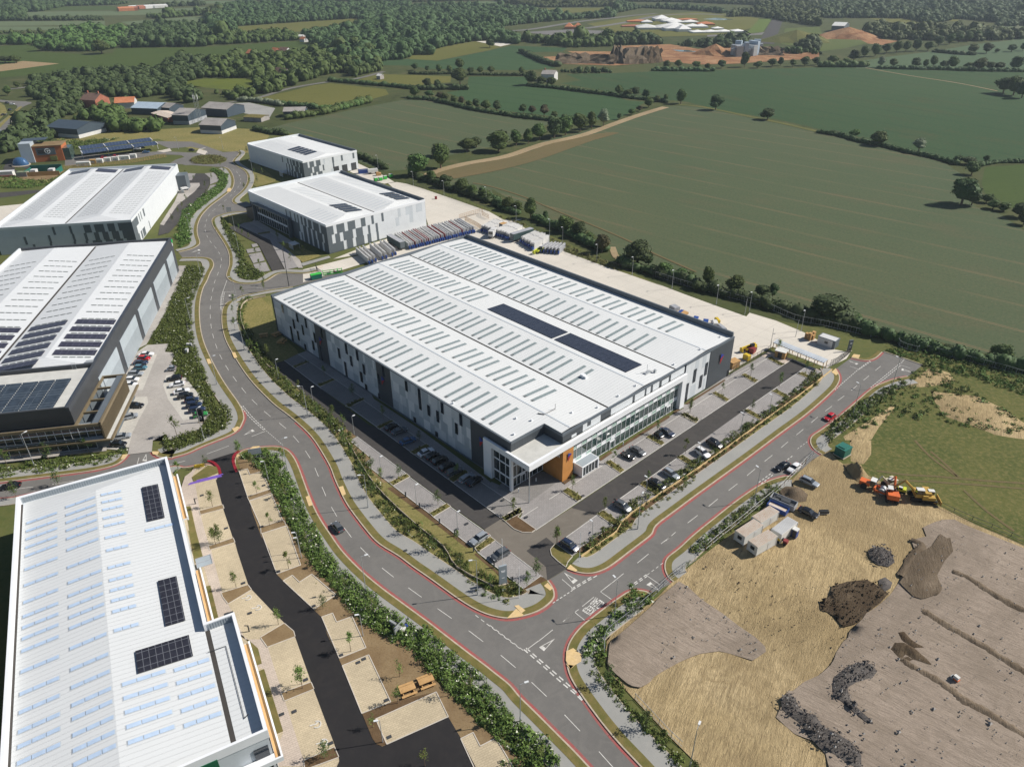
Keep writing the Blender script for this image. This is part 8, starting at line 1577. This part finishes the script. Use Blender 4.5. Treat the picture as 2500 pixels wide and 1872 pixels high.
for i, (s, w, l, h, m, lab) in enumerate((('290,525', 2.5, 4, .8, 'wood', 'timber offcuts behind the main roof edge'), ('270,515', 1.2, 3, 1.0, 'bluepaint', 'blue bundle next to the timber offcuts'), ('430,580', 1.6, 3, .8, 'bluepaint', 'bright blue wrapped load behind the roof'), ('540,615', 1.8, 3, .9, 'navyd' if 0 else 'bluepaint', 'dark blue bundle near the white trailer'), ('640,635', 1.8, 3.5, 1.2, 'cabin', 'white wrapped load behind the roof corner'), ('665,605', 1.2, 3, 1.2, 'yellow', 'yellow machine part behind the white load'), ('710,675', 1.6, 4.5, .9, 'logo_blue' if 0 else 'panelgrey', 'pale blue grey stacked sheets at the roof corner'), ('205,470', 2.6, 3.2, 1.3, 'panelgrey', 'rounded grey covered heap on the concrete'), ('980,1010', 1.6, 2.0, 1.8, 'yellow', 'yellow grit bin behind the railing'), ('1030,930', 2.2, 2.5, 1.6, 'redpaint', 'brown machinery beside the yellow loader'))):
    simple('yard_bundle', 'bundle', lab, f65, s, .2, [('load', m, (-l/2, l/2, -w/2, w/2, .12, h), (-l/2+.2, l/2-.4, -w/2+.2, w/2-.2, h, h+.12)), ('bearers', 'wood', (-l/2, -l/2+.2, -w/2, w/2, 0, .12), (l/2-.2, l/2, -w/2, w/2, 0, .12))], 40+i*11)
shed(f65, '805,1040 885,1010', 2.4, 2.2, 'open timber enclosure at the corner of the big warehouse', 'wood', 'wood', 'bin_store', 'bin store')
simple('skip', 'skip', 'dark green covered skip by the upper yard entrance', R5, '1645,135', .2, [('container', 'darkgreen', (-2.2, 2.2, -1.1, 1.1, .1, 1.9)), ('lid', 'greenpaint', (-2.25, 2.25, -1.15, 1.15, 1.9, 2.0))], 30)
simple('lifting_frame', 'frame', 'bright green lifting frames stacked beside the green skip', R5, '1820,80', .2, [('frame', 'greenpaint', (-4, 4, -1.2, -1.0, .1, .4), (-4, 4, 1.0, 1.2, .1, .4), (-4, -3.8, -1, 1, .4, 1.6), (3.8, 4, -1, 1, .4, 1.6), (-1, -.8, -1, 1, .1, 1.1), (2, 2.3, -1.2, 1.2, .4, 1.4), (-3.8, 4, -.1, .1, 1.4, 1.6)), ('hoist', 'redpaint', (.5, .9, -.3, .3, .3, 1.5))], 18)
for i, (x, y) in enumerate(((520, 520), (570, 515), (620, 500), (680, 480))): simple('water_bowser', 'tank', 'green and white tank, %s of four behind the second warehouse' % nth(i, 4), fy, '%d,%d' % (x, y), .2, [('tank', 'greenpaint', (-1, 1, -1, .2, .2, 1.8)), ('cover', 'cabin', (-1, 1, .2, 1.0, .4, 1.9), (-.9, .9, -.8, .2, 1.8, 2.1))], 30)
simple('open_container', 'container', 'pale blue open container behind the second warehouse', fy, '385,435', .2, [('side', 'teal_p' if 0 else 'bluepaint', (-3, 3, -1.2, -1.1, 0, 2.2), (-3, 3, 1.1, 1.2, 0, 2.2), (-3, -2.9, -1.1, 1.1, 0, 2.2)), ('load', 'panelgrey', (-2.8, 2.8, -1.0, 1.0, .1, 1.8))], 20)
simple('tanker', 'tanker', 'white tanker behind the second warehouse', fy, '490,440', .2, [('tank', 'cabin', (-3, 3, -1.1, 1.1, 1.0, 2.4), (-2.8, 2.8, -.7, .7, 2.4, 2.9)), ('wheels', 'black', (-2.6, -1.2, -1.1, 1.1, 0, 1.0), (1.4, 2.4, -1.1, 1.1, 0, 1.0))], 22)
simple('crate_stack', 'crates', 'brown crates right of the white tanker', fy, '550,460', .2, [('crates', 'wood', (-1.5, 1.5, -1, 1, 0, 1.5), (-1.3, .2, -.8, .8, 1.5, 2.0))], 20); simple('fire_hydrant_box', 'box', 'small red box standing alone in the empty yard', fy, '1168,715', .2, [('box', 'logo_red', (-.6, .6, -.5, .5, 0, 1.3)), ('lid', 'redpaint', (-.65, .65, -.55, .55, 1.3, 1.4))])
# smoking shelters, tables, bollards, site odds
for f, s, l in ((R4, '1410,1245', 'pale glazed shelter beside the checkered warehouse'), (R4, '1295,465', 'pale glazed shelter beside the smallest warehouse'), (R4, '235,640', 'glazed cycle shelter beside the far left warehouse')): simple('glazed_shelter', 'shelter', l, f, s, .2, [('roof', 'offwhite', (-1.7, 1.7, -2.4, 2.4, 2.3, 2.4)), ('frame', 'metal', (-1.6, -1.5, -2.3, 2.3, 0, 2.3), (1.5, 1.6, -2.3, -2.2, 0, 2.3), (1.5, 1.6, 2.2, 2.3, 0, 2.3))], 40)
def picnic(f, s, label, a):
    simple('picnic_table', 'table', label, f, s, .25, [('table_top', 'wood', (-.95, .95, -.42, .42, .72, .78)), ('bench', 'wood', (-.95, .95, -.95, -.65, .42, .47)), ('bench', 'wood', (-.95, .95, .65, .95, .42, .47)), ('leg', 'wood', (-.7, -.6, -.9, .9, .0, .42), (-.7, -.6, -.35, .35, .42, .72)), ('leg', 'wood', (.6, .7, -.9, .9, .0, .42), (.6, .7, -.35, .35, .42, .72))], a).scale = (1.5, 1.5, 1.2)
picnic(fc, '1065,760', 'timber picnic table on bare soil, the one nearer the road', 25); picnic(fc, '865,850', 'timber picnic table on bare soil, the one nearer the tan bays', 25)
for i, s in enumerate(('1080,760', '1215,750', '1275,825')): picnic(R5, s, 'picnic table in the building shadow, %s from left' % nth(i, 3), 20+30*i)
for i, (f, s) in enumerate(((f6, '843,1055'), (f6, '993,1175'), (f6, '1207,1345'), (f6, '1372,1475'), (f8, '1575,210'), (f8, '1795,380'), (f8, '1990,540'))): simple('charging_post', 'post', 'dark charging post, %s from left along the lawn edge' % nth(i, 7), f, s, .3, [('post', 'slate', (-.15, .15, -.15, .15, 0, 1.2)), ('cap', 'black', (-.17, .17, -.17, .17, 1.2, 1.3))])
for i, (f, s) in enumerate(((f7, '292,1005'), (f7, '480,890'), (f7, '1418,505'))): simple('bollard_light', 'bollard', 'white bollard light, %s from left by the glass front' % nth(i, 3), f, s, .3, [('post', 'trimw', (-.1, .1, -.1, .1, 0, .9)), ('lamp', 'lamp_w', (-.13, .13, -.13, .13, .9, 1.05))])
for i, s in enumerate(('345,1135', )): simple('lighting_bollard', 'bollard', 'dark post on the pinkish path beside the white warehouse', R6, s, .3, [('post', 'darkmetal', (-.1, .1, -.1, .1, 0, 1.6)), ('arm', 'darkmetal', (-.1, .7, -.08, .08, 1.6, 1.7))])
simple('lighting_bollard', 'bollard', 'dark post on the tan paving by the step in the warehouse wall', fa, '925,1075', .3, [('post', 'darkmetal', (-.1, .1, -.1, .1, 0, 1.6)), ('arm', 'darkmetal', (-.7, .1, -.08, .08, 1.6, 1.7))])
simple('canopy_frame', 'frame', 'grey slatted door canopy on the tan path beside the warehouse', fa, '460,400', .3, [('slats', 'panelgrey', (-1.6, 1.6, -1.6, -1.5, 2.2, 2.3), (-1.6, 1.6, -.1, 0, 2.2, 2.3), (-1.6, 1.6, 1.5, 1.6, 2.2, 2.3), (-1.6, -1.5, -1.5, 1.5, 2.2, 2.3), (1.5, 1.6, -1.5, 1.5, 2.2, 2.3)), ('roof', 'mid', (-1.5, 1.5, -1.5, 1.5, 2.15, 2.2))], 28)
simple('purple_pipes', 'pipes', 'bundle of purple pipes lying at the top of the tan car park', R6, '450,880', .3, [('pipes', 'purple', (-4, 4, -.3, -.1, 0, .2), (-3.6, 3.8, .1, .3, 0, .2), (-2, 4.4, .5, .7, 0, .2))] , 24) if M.setdefault('purple', msimple('purple_plastic', (.22,.13,.55), .4, .4)) else None
simple('barrier_stack', 'barriers', 'flattened yellow barriers beside the tan car park entrance', R6, '385,735', .3, [('barriers', 'yellow', (-1.2, 1.2, -.3, -.1, 0, .8), (-1, 1.3, .2, .4, 0, .6))], 15)
simple('utility_cabinet', 'cabinet', 'pair of grey utility cabinets by the footway near the drain', R5, '275,870', .2, [('cabinet', 'offwhite', (-.7, .1, -.4, .4, 0, 1.2)), ('cabinet_door', 'panelgrey', (.3, 1.0, -.4, .4, 0, 1.2))]); simple('utility_cabinet', 'cabinet', 'white utility cabinet alone on the grass strip', R5, '255,935', .2, [('body', 'offwhite', (-.4, .4, -.6, .6, 0, 1.3)), ('top', 'panelgrey', (-.45, .45, -.65, .65, 1.3, 1.36))])
simple('headwall', 'headwall', 'grey culvert headwall with a handrail in the green belt', fc, '780,190', .1, [('wall', 'metal', (-2.6, -1.0, -.2, .2, 0, 1.4)), ('rail', 'metal', (0, .2, -1.6, 1.6, 0, 2.2)), ('gate', 'cabin', (.5, 1.2, -.6, .6, 0, 1.3)), ('marker', 'logo_blue', (.5, 1.1, .8, 1.3, 0, 1.2))], -35)
# young tree guards omitted where hidden; person-height details end here
# ---------------------------------------------------------------- charging station and farm buildings, upper left
def gable(f, s, w, h, rise, label, wall, roof, name='barn', cat='barn', extra=None, base=None, z=.1, chim=0):
    p, q, a, L = oriented(f, s, h); r = thing(name, label, cat, (*((p+q)/2), z), a); mb = MB(); mb.box(-L/2+.1, L/2-.1, -w/2+.1, w/2-.1, 0, h)
    for x in (-L/2+.1, L/2-.1): mb.add([(x, -w/2+.1, h), (x, w/2-.1, h), (x, 0, h+rise-.05)], [(0,1,2), (2,1,0)][:1] if x > 0 else [(2,1,0)])
    mb.build('wall', M[wall], r); mb = MB(); e = .3; rz = rise*(1+e/(w/2))
    for sgn in (-1, 1): mb.add([(-L/2-e, sgn*(w/2+e), h-rise*e/(w/2)), (L/2+e, sgn*(w/2+e), h-rise*e/(w/2)), (L/2+e, 0, h+rise), (-L/2-e, 0, h+rise)]+[(-L/2-e, sgn*(w/2+e), h-rise*e/(w/2)+.15), (L/2+e, sgn*(w/2+e), h-rise*e/(w/2)+.15), (L/2+e, 0, h+rise+.15), (-L/2-e, 0, h+rise+.15)], [(0,1,2,3), (4,5,6,7), (0,1,5,4), (1,2,6,5), (3,0,4,7)])
    rf = mb.build('roof', M[roof], r, recalc=True)
    if base: 
        for y in (-w/2, w/2): mb = MB(); mb.box(-L/2+.2, L/2-.2, min(y, y*.99+.02*0)-.02, max(y, y)+.06, 0, h*.38); mb.build('lower_wall', M[base], r)
        mb = MB(); mb.box(L/2-.1, L/2+.02, -w/2+.1, w/2-.1, 0, h*.38); mb.build('lower_wall', M[base], r)
    for k in range(chim): mb = MB(); x = -L*.35+k*L*.7; mb.box(x-.5, x+.5, -.5, .5, h+rise*.4, h+rise+1.8); mb.build('chimney', M['brick'], rf)
    return r
M['brick'] = mground('red_brick', (.30,.11,.07), (.36,.15,.10), .5, 2., None, .9); M['tile_red'] = mground('clay_roof_tiles', (.42,.15,.07), (.50,.21,.11), .3, 2., None, .85); M['tile_brown'] = mground('brown_roof_tiles', (.16,.10,.08), (.20,.13,.10), .3, 2., None, .85); M['sheetblue'] = msimple('pale_blue_sheet_roof', (.36,.44,.52), .5, .4); M['fibre'] = mground('fibre_cement_roof', (.26,.245,.23), (.33,.31,.29), .2, 1.5, None, .9); M['darkshed'] = msimple('dark_blue_shed_cladding', (.05,.07,.09), .5, .4, 0, .08)
gable(P0, '650,1335 980,1360', 26, 6.5, 3, 'dark blue barn with a white lower wall left of the dry meadow', 'darkshed', 'darkshed', base='offwhite'); gable(P1, '20,1320 250,1330', 20, 6, 3.2, 'grey roofed open shed nearest the dry meadow', 'darkshed', 'fibre', base='offwhite')
gable(P0, '1250,1100 1460,1090', 14, 5, 3.5, 'long house with an orange tiled roof among the trees', 'offwhite', 'tile_red', 'house', 'house'); gable(P0, '940,1060 1100,1070', 16, 6.5, 4.5, 'large brick house with tall chimneys in the trees', 'brick', 'tile_brown', 'house', 'house', chim=2); gable(P0, '1500,1140 1780,1150', 22, 5, 3, 'shed with a pale blue sheet roof beside the farm yard', 'darkshed', 'sheetblue'); gable(P0, '1950,1210 2120,1215', 26, 7, 3, 'big brown grey roofed shed beside the mast', 'darkshed', 'fibre', base='panelgrey'); gable(P0, '1780,1140 1900,1150', 16, 5, 2.5, 'low brown shed behind the farm sheds', 'darkshed', 'fibre'); gable(P0, '1720,1210 1900,1260', 14, 3.5, 1, 'low rusty roofed store in the farm yard', 'brick', 'rust')
gable(P1, '60,1140 330,1160', 22, 6, 3, 'grey shed at the left end of the tarmac yard', 'darkshed', 'fibre'); gable(P1, '860,1190 1090,1185', 14, 4.5, 2.2, 'long slate grey shed right of the tarmac yard', 'darkshed', 'fibre'); gable(P1, '460,1250 650,1260', 12, 3.2, .8, 'low stone shed below the tarmac yard', 'fibre', 'verge')
gable(P1, '780,770 900,790', 12, 5, 4, 'white gabled house under a bright tree', 'offwhite', 'tile_brown', 'house', 'house'); gable(P1, '480,570 545,575', 12, 5, 4, 'brick house with orange roof above the wood', 'brick', 'tile_red', 'house', 'house'); gable(P1, '820,545 905,550', 12, 5, 4, 'white dormered house above the wood', 'offwhite', 'tile_brown', 'house', 'house'); gable(P1, '740,545 790,550', 10, 5, 3.5, 'pinkish house left of the dormered house', 'brick', 'tile_red', 'house', 'house'); gable(P1, '610,595 660,600', 9, 4, 3.5, 'small white gabled house above the wood', 'offwhite', 'fibre', 'house', 'house'); gable(P1, '1475,455 1515,465', 10, 4, 3, 'white cottage by the country lane', 'offwhite', 'tile_brown', 'house', 'house'); gable(P1, '1870,815 1910,818', 7, 3.5, 1.5, 'tiny hut in the small yellow meadow', 'fibre', 'cabin', 'hut', 'hut'); gable(P2, '1440,790 1580,795', 16, 7, 3, 'pale stone house with a slate roof above the wheat strip', 'offwhite', 'fibre', 'house', 'house', chim=1)
gable(P1, '490,350 640,350', 18, 5, 2, 'long white roofed shed behind the green crop field', 'darkshed', 'cabin'); gable(P1, '0,378 300,375', 14, 4, 1.5, 'low pale glasshouse range at the field edge', 'offwhite', 'cabin'); gable(P1, '1000,390 1065,392', 12, 4, 2, 'white roofed bungalow between the crop fields', 'offwhite', 'cabin', 'house', 'house'); gable(P1, '1045,420 1095,425', 9, 4, 3, 'small orange roofed cottage between the crop fields', 'offwhite', 'tile_red', 'house', 'house'); gable(P4, '165,270 300,275', 40, 9, 4, 'white roofed industrial shed beyond the sand heaps', 'slate', 'cabin', 'shed', 'shed')
# distant rows of caravans and tents
def far_row(f, s, n, name, cat, label, w, l, h, mats, group, jit=.3):
    c = GL(f(s)); L = walk(c, sum(hypot(c[i+1][0]-c[i][0], c[i+1][1]-c[i][1]) for i in range(len(c)-1))/n*.999)
    for i, (x, y, a) in enumerate(L[:n]):
        mb = MB(); mb.box(-l/2, l/2, -w/2, w/2, 0, h*.7); mb.add([(-l/2, -w/2, h*.7), (l/2, -w/2, h*.7), (l/2, 0, h), (-l/2, 0, h), (-l/2, w/2, h*.7), (l/2, w/2, h*.7)], [(0,1,2,3), (3,2,5,4), (0,3,4), (1,5,2)]); o = mb.build(name, M[mats[i % len(mats)]], None, (x+RT_.uniform(-3, 3), y+RT_.uniform(-8, 8), .2), a+RT_.uniform(-jit, jit)); tag(o, label % nth(i, n), cat, group)
far_row(P0, '800,495 950,490', 6, 'caravan', 'caravan', 'white caravan, %s from left beside the big field tree', 7, 16, 6, ['cabin'], 'caravans beside the green crop field'); far_row(P0, '1290,450 1480,440', 7, 'caravan', 'caravan', 'white caravan, %s from left in the middle row behind trees', 8, 18, 6, ['cabin'], 'caravans behind the hedge'); far_row(P0, '1620,425 1900,430 2200,440', 12, 'caravan', 'caravan', 'white caravan, %s from left in the right row behind trees', 8, 18, 6, ['cabin', 'offwhite'], 'caravans behind the right hedge')
far_row(P0, '1350,120 1450,115', 3, 'barn', 'barn', 'red brick farm building, %s of three in the far pale field', 20, 35, 9, ['brick', 'tile_red'], 'far red farm buildings'); far_row(P0, '1470,100 1760,85', 8, 'barn', 'barn', 'white farm building, %s of eight in the far pale field', 18, 34, 8, ['cabin', 'offwhite', 'brick'], 'far white farm buildings')
def tent(f, s, w, d, h, label, m='tentw', name='marquee', peaks=1):
    w *= .5; d *= .5; h *= .45; g = G(*f(s)[0]); r = thing(name, label, 'tent', (g[0], g[1], .2), RT_.uniform(-.2, .2)); mb = MB(); mb.box(-w/2, w/2, -d/2, d/2, 0, h*.4); mb.build('wall', M[m], r); mb = MB()
    for k in range(peaks):
        x0, x1 = -w/2+k*w/peaks, -w/2+(k+1)*w/peaks; xm = (x0+x1)/2; mb.add([(x0, -d/2, h*.4), (x1, -d/2, h*.4), (x1, d/2, h*.4), (x0, d/2, h*.4), (xm, 0, h)], [(0,1,4), (1,2,4), (2,3,4), (3,0,4)])
    mb.build('roof', M[m], r)
M['tentw'] = msimple('white_tent_fabric', (.72,.72,.70), .8, .2)
for i, (s, w, d, h, l, m) in enumerate((('505,225', 60, 60, 22, 'white domed tent at the top of the showground', 'tentw'), ('610,240', 70, 50, 16, 'white tent right of the domed tent', 'tentw'), ('740,250', 110, 40, 12, 'long white tent in the middle of the showground', 'tentw'), ('440,310', 130, 90, 16, 'big pale tent at the left of the showground', 'cabin'), ('650,290', 60, 50, 18, 'peaked white tent above the twin tents', 'tentw'), ('640,330', 70, 50, 22, 'left of the twin white peaked tents', 'tentw'), ('735,340', 45, 45, 22, 'right of the twin white peaked tents', 'tentw'), ('840,300', 55, 45, 14, 'white tent right of the long tent', 'tentw'), ('935,300', 40, 40, 14, 'small white tent beside the red stalls', 'tentw'), ('1110,350', 180, 45, 9, 'very long low white tent at the right of the showground', 'tentw'), ('250,240', 80, 40, 10, 'red roofed stand at the left of the showground', 'tile_red'), ('200,290', 80, 40, 8, 'second red roofed stand lower left of the showground', 'brick'), ('780,220', 80, 30, 8, 'red stalls above the long tent', 'tile_red'), ('980,270', 60, 50, 12, 'cluster of red and white stalls', 'tile_red'), ('1110,315', 35, 30, 8, 'small white stall above the very long tent', 'tentw'), ('350,250', 40, 30, 12, 'small white tent near the red stand', 'tentw'))): tent(P3, s, w, d, h, l, m, peaks=max(1, int(w/45)))
tent(P2, '1765,315', 60, 35, 22, 'red and white circus style tent beside the test track', 'tile_red', 'marquee', 2)
for i, (s, l) in enumerate((('1350,610', 'left'), ('1420,590', 'middle'), ('1480,600', 'right'), ('1310,595', 'far left'), ('1530,580', 'far right'))): simple('quarry_plant', 'plant', 'blue grey quarry machinery, the %s group' % l, P3, s, .2, [('conveyor', 'mid', (-12, 12, -2, 2, 6, 9)), ('hopper', 'metal', (-6, 2, -6, 6, 0, 12)), ('tower', 'sheetblue', (4, 9, -4, 4, 0, 16))], 20*i)
def cone(f, s, r_, h, m, name, label):
    r_ *= .7; h *= .55; g = G(*f(s)[0]); R = random.Random(int(r_)); vs = [(0, 0, h)]; n = 14; fs = []
    for j, k in ((1, .55), (2, 1.0)):
        for i in range(n): t = 2*pi*i/n; q = r_*k*R.uniform(.85, 1.15); vs.append((q*cos(t), q*sin(t)*.8, h*(1-k)*R.uniform(.85, 1.1)))
    for i in range(n): j = (i+1) % n; fs += [(0, 1+i, 1+j), (1+i, 1+n+i, 1+n+j, 1+j)]
    mb = MB(); mb.add(vs, fs); tag(mb.build(name, M[m], None, (g[0], g[1], .1)), label, 'heap')
cone(P3, '1080,585', 38, 22, 'clay', 'spoil_heap', 'pointed orange spoil heap in the quarry'); cone(P4, '300,405', 70, 26, 'clay', 'spoil_heap', 'broad tan spoil heap at the right of the test track'); cone(P4, '430,400', 40, 18, 'clay', 'spoil_heap', 'smaller tan heap right of the broad one'); cone(P3, '1950,440', 80, 26, 'rough_green', 'grass_mound', 'bright grassy mound beside the test track')
def face(f, s, h, m, label):                              # steep dug face with real relief
    c = smooth(GL(f(s)), 4); R = random.Random(3); n = 5; vs = []; fs = []
    for i, p in enumerate(c):
        for k in range(n): t = k/(n-1); vs.append((p[0]+R.uniform(-2, 2), p[1]+t*h*1.1+R.uniform(-2, 2), .2+h*t*R.uniform(.8, 1.15)))
    for p in c: vs.append((p[0], p[1]+h*3.5, .1))
    N = len(c)
    for i in range(N-1):
        for k in range(n-1): a = i*n+k; fs.append((a, a+n, a+n+1, a+1))
        fs.append((i*n+n-1, (i+1)*n+n-1, N*n+i+1, N*n+i))
    mb = MB(); mb.add(vs, fs); tag(mb.build('quarry_face', M[m]), kind='structure')
face(P3, '0,690 60,690 130,695 320,690 440,680', 17, 'soil_brown', ''); face(P3, '320,690 420,685 520,670', 15, 'soil_dark', ''); face(P2, '1590,695 1800,690 2000,690 2208,700', 10, 'soil_brown', ''); face(P3, '1560,600 1700,600 1830,605', 9, 'soil_brown', '')
# charging station with solar canopies
def canopy(f, s, w, h, label):
    p, q, a, L = oriented(f, s, h); r = thing('solar_canopy', label, 'canopy', (*((p+q)/2), .2), a); n = 3
    for k in range(n): x0, x1 = -L/2+k*L/n+.3, -L/2+(k+1)*L/n-.3; mb = MB(); mb.add([(x0, -w/2, h-.4), (x1, -w/2, h-.4), (x1, w/2, h+.5), (x0, w/2, h+.5), (x0, -w/2, h-.55), (x1, -w/2, h-.55), (x1, w/2, h+.35), (x0, w/2, h+.35)], [(0,1,2,3), (7,6,5,4), (0,4,5,1), (1,5,6,2), (2,6,7,3), (3,7,4,0)]); mb.build('solar_panel', M['pvc'], r)
    for k in range(n+1): x = -L/2+k*L/n; mb = MB(); mb.box(x-.25, x+.25, -w/2, w/2, h-.2, h+.35); mb.tube((x, 0, 0), (x, 0, h), .18, 6); mb.build('support', M['offwhite'], r)
canopy(T03, '860,165 1630,70', 7.5, 5.0, 'upper of two long solar canopies at the charging station'); canopy(T03, '880,210 1690,110', 7.5, 4.2, 'lower of two long solar canopies at the charging station')
p, q, a, L = oriented(T03, '255,330 700,300', 0); cb = thing('charging_station_building', 'orange and grey two storey building with a white ring emblem, upper left', 'building', (*((p+q)/2), .1), a)
mb = MB(); mb.box(-L/2, -L/2+7, 0, 16, 0, 12); mb.build('white_block', M['mid2'], cb); mb = MB(); mb.box(-L/2+7, L/2, 1, 14, 0, 9.5); mb.build('wall', M['rusty_orange'] if 'rusty_orange' in M else msimple('burnt_orange_panels', (.40,.13,.05), .6, .3), cb); mb = MB(); mb.box(-L/2+9, L/2-4, .8, 1, 4.2, 8.6); mb.build('dark_panel', M['slate'], cb); mb = MB(); mb.box(-L/2+10, -L/2+17, .72, .8, 5.2, 7.6); mb.build('window', M['win'], cb); mb = MB(); mb.box(-L/2+16, L/2-4, .3, .9, .6, 3.2); mb.build('green_wall', M['weedy'] if 'weedy' in M else M['shrub_dry'], cb); mb = MB(); mb.box(L/2, L/2+4, 1.5, 12, 0, 7.5); mb.build('glazed_end', M['cglass'], cb); mb = MB(); mb.box(-L/2+6.5, L/2+.4, .6, 14.4, 9.5, 9.9); mb.build('roof', M['soil_bed'], cb); mb = MB(); mb.box(-L/2-.3, -L/2+14, 8, 16.5, 12, 12.3); mb.build('upper_roof', M['darkshed'], cb)
n = 20; cx_, cz_ = L/2-8.5, 6.6; mb = MB(); pts = []
for k in range(n+1):
    t = 2*pi*k/n
    for rr in (1.7, 1.25): mb.v.append((cx_+rr*cos(t), .7, cz_+rr*sin(t)))
mb.f = [(2*k, 2*k+1, 2*k+3, 2*k+2) for k in range(n)]; mb.m = [0]*n; mb.box(cx_-.4, cx_+1.5, .62, .7, cz_-.2, cz_+.2); mb.box(cx_-.2, cx_+.2, .6, .68, cz_-.8, cz_+.8); mb.build('ring_emblem', M['logo_white'], cb)
g = G(*T03('230,350')[0]); pod = thing('blue_glass_pod', 'dark blue domed pod in front of the orange building', 'pod', (g[0], g[1], .2)); mb = MB(); mb.v = [(v[0]*5, v[1]*3.6, max(0, v[2]*5)) for v in ICO2[0]]; mb.f = [tuple(f_) for f_ in ICO2[1]]; mb.m = [0]*len(mb.f); mb.build('dome', M['sheetblue'] if 0 else CP['blue'], pod); mb = MB(); mb.tube((0, 0, 0), (0, 0, .3), 5.4, 20); mb.build('base', M['kerb'], pod)
simple('transformer_compound', 'compound', 'green walled compound with pale transformers, upper left', T03, '480,440', .2, [('wall', 'darkgreen', (-9, 9, 5, 5.4, 0, 4), (-9, -8.6, -5, 5, 0, 3), (8.6, 9, -5, 5, 0, 3)), ('transformer', 'offwhite', (-6.5, -3.5, -3, 1, 0, 3)), ('transformer', 'offwhite', (3.5, 6.5, -3, 1, 0, 3)), ('fence', 'wood', (-12, 11, -6.2, -6, 0, 2.6))], 10)
simple('equipment_cabin', 'cabin', 'white cabin at the left edge beside the compound', T03, '45,475', .2, [('body', 'cabin', (-6, 6, -1.8, 1.8, 0, 3.2)), ('roof', 'offwhite', (-6.2, 6.2, -2, 2, 3.2, 3.4)), ('plinth', 'brick', (-6.5, 6.5, -2.4, -1.9, 0, 1.2))], 10); simple('equipment_cabin', 'cabin', 'small pale green cabin left of the compound', T03, '255,470', .2, [('body', 'fibre', (-3, 3, -2, 2, 0, 2.6)), ('roof', 'weedy' if 0 else 'leaf_pale', (-3, 3, -2, 2, 2.6, 2.8))], 8)
for i, (x, y) in enumerate(((905, 355), (1010, 330), (1080, 325), (1165, 310), (1250, 300), (1330, 290), (1440, 270))): simple('battery_cabinet', 'cabinet', 'white equipment cabinet, %s from left behind the timber fence' % nth(i, 7), T03, '%d,%d' % (x, y), .2, [('body', 'cabin' if i != 1 else 'wood', (-(4 if i in (0, 5) else 2), (4 if i in (0, 5) else 2), -1.3, 1.3, 0, 2.4)), ('vent', 'panelgrey', (-1, 1, -1.34, -1.3, .5, 1.5))], 12)
simple('lattice_mast', 'mast', 'grey lattice telecom mast beside the brown roofed shed', P0, '2160,1330', .1, [('legs', 'metal', (-1.3, -1.1, -1.3, -1.1, 0, 22), (1.1, 1.3, -1.3, -1.1, 0, 22), (-1.3, -1.1, 1.1, 1.3, 0, 22), (1.1, 1.3, 1.1, 1.3, 0, 22)) , ('braces', 'metal', *[(-1.3, 1.3, -1.3, -1.2, z_, z_+.15) for z_ in range(2, 22, 2)]), ('antennas', 'offwhite', (-1.9, -1.5, -.4, .4, 18, 21), (1.5, 1.9, -.4, .4, 18, 21), (-.4, .4, -1.9, -1.5, 18, 21))])
# ================================================================ air between the camera and the distance
hz = bpy.data.materials.new('haze_air'); hz.use_nodes = True; hn = hz.node_tree; hn.nodes.remove(hn.nodes['Principled BSDF']); pv_ = hn.nodes.new('ShaderNodeVolumePrincipled'); pv_.inputs['Density'].default_value = .00008; pv_.inputs['Color'].default_value = (.72, .84, .95, 1); pv_.inputs['Anisotropy'].default_value = .2; hn.links.new(pv_.outputs[0], hn.nodes['Material Output'].inputs['Volume'])
mb = MB(); mb.box(-7200, 7200, -500, 9200, -1, 125); tag(mb.build('haze', hz), kind='stuff')
for r_ in TREES+[PALE, REDT]+SAP+[SAPP]+RK+WR+list(LP.values()):
    if r_.name not in used:
        for c in list(r_.children_recursive)+[r_]: bpy.data.objects.remove(c)
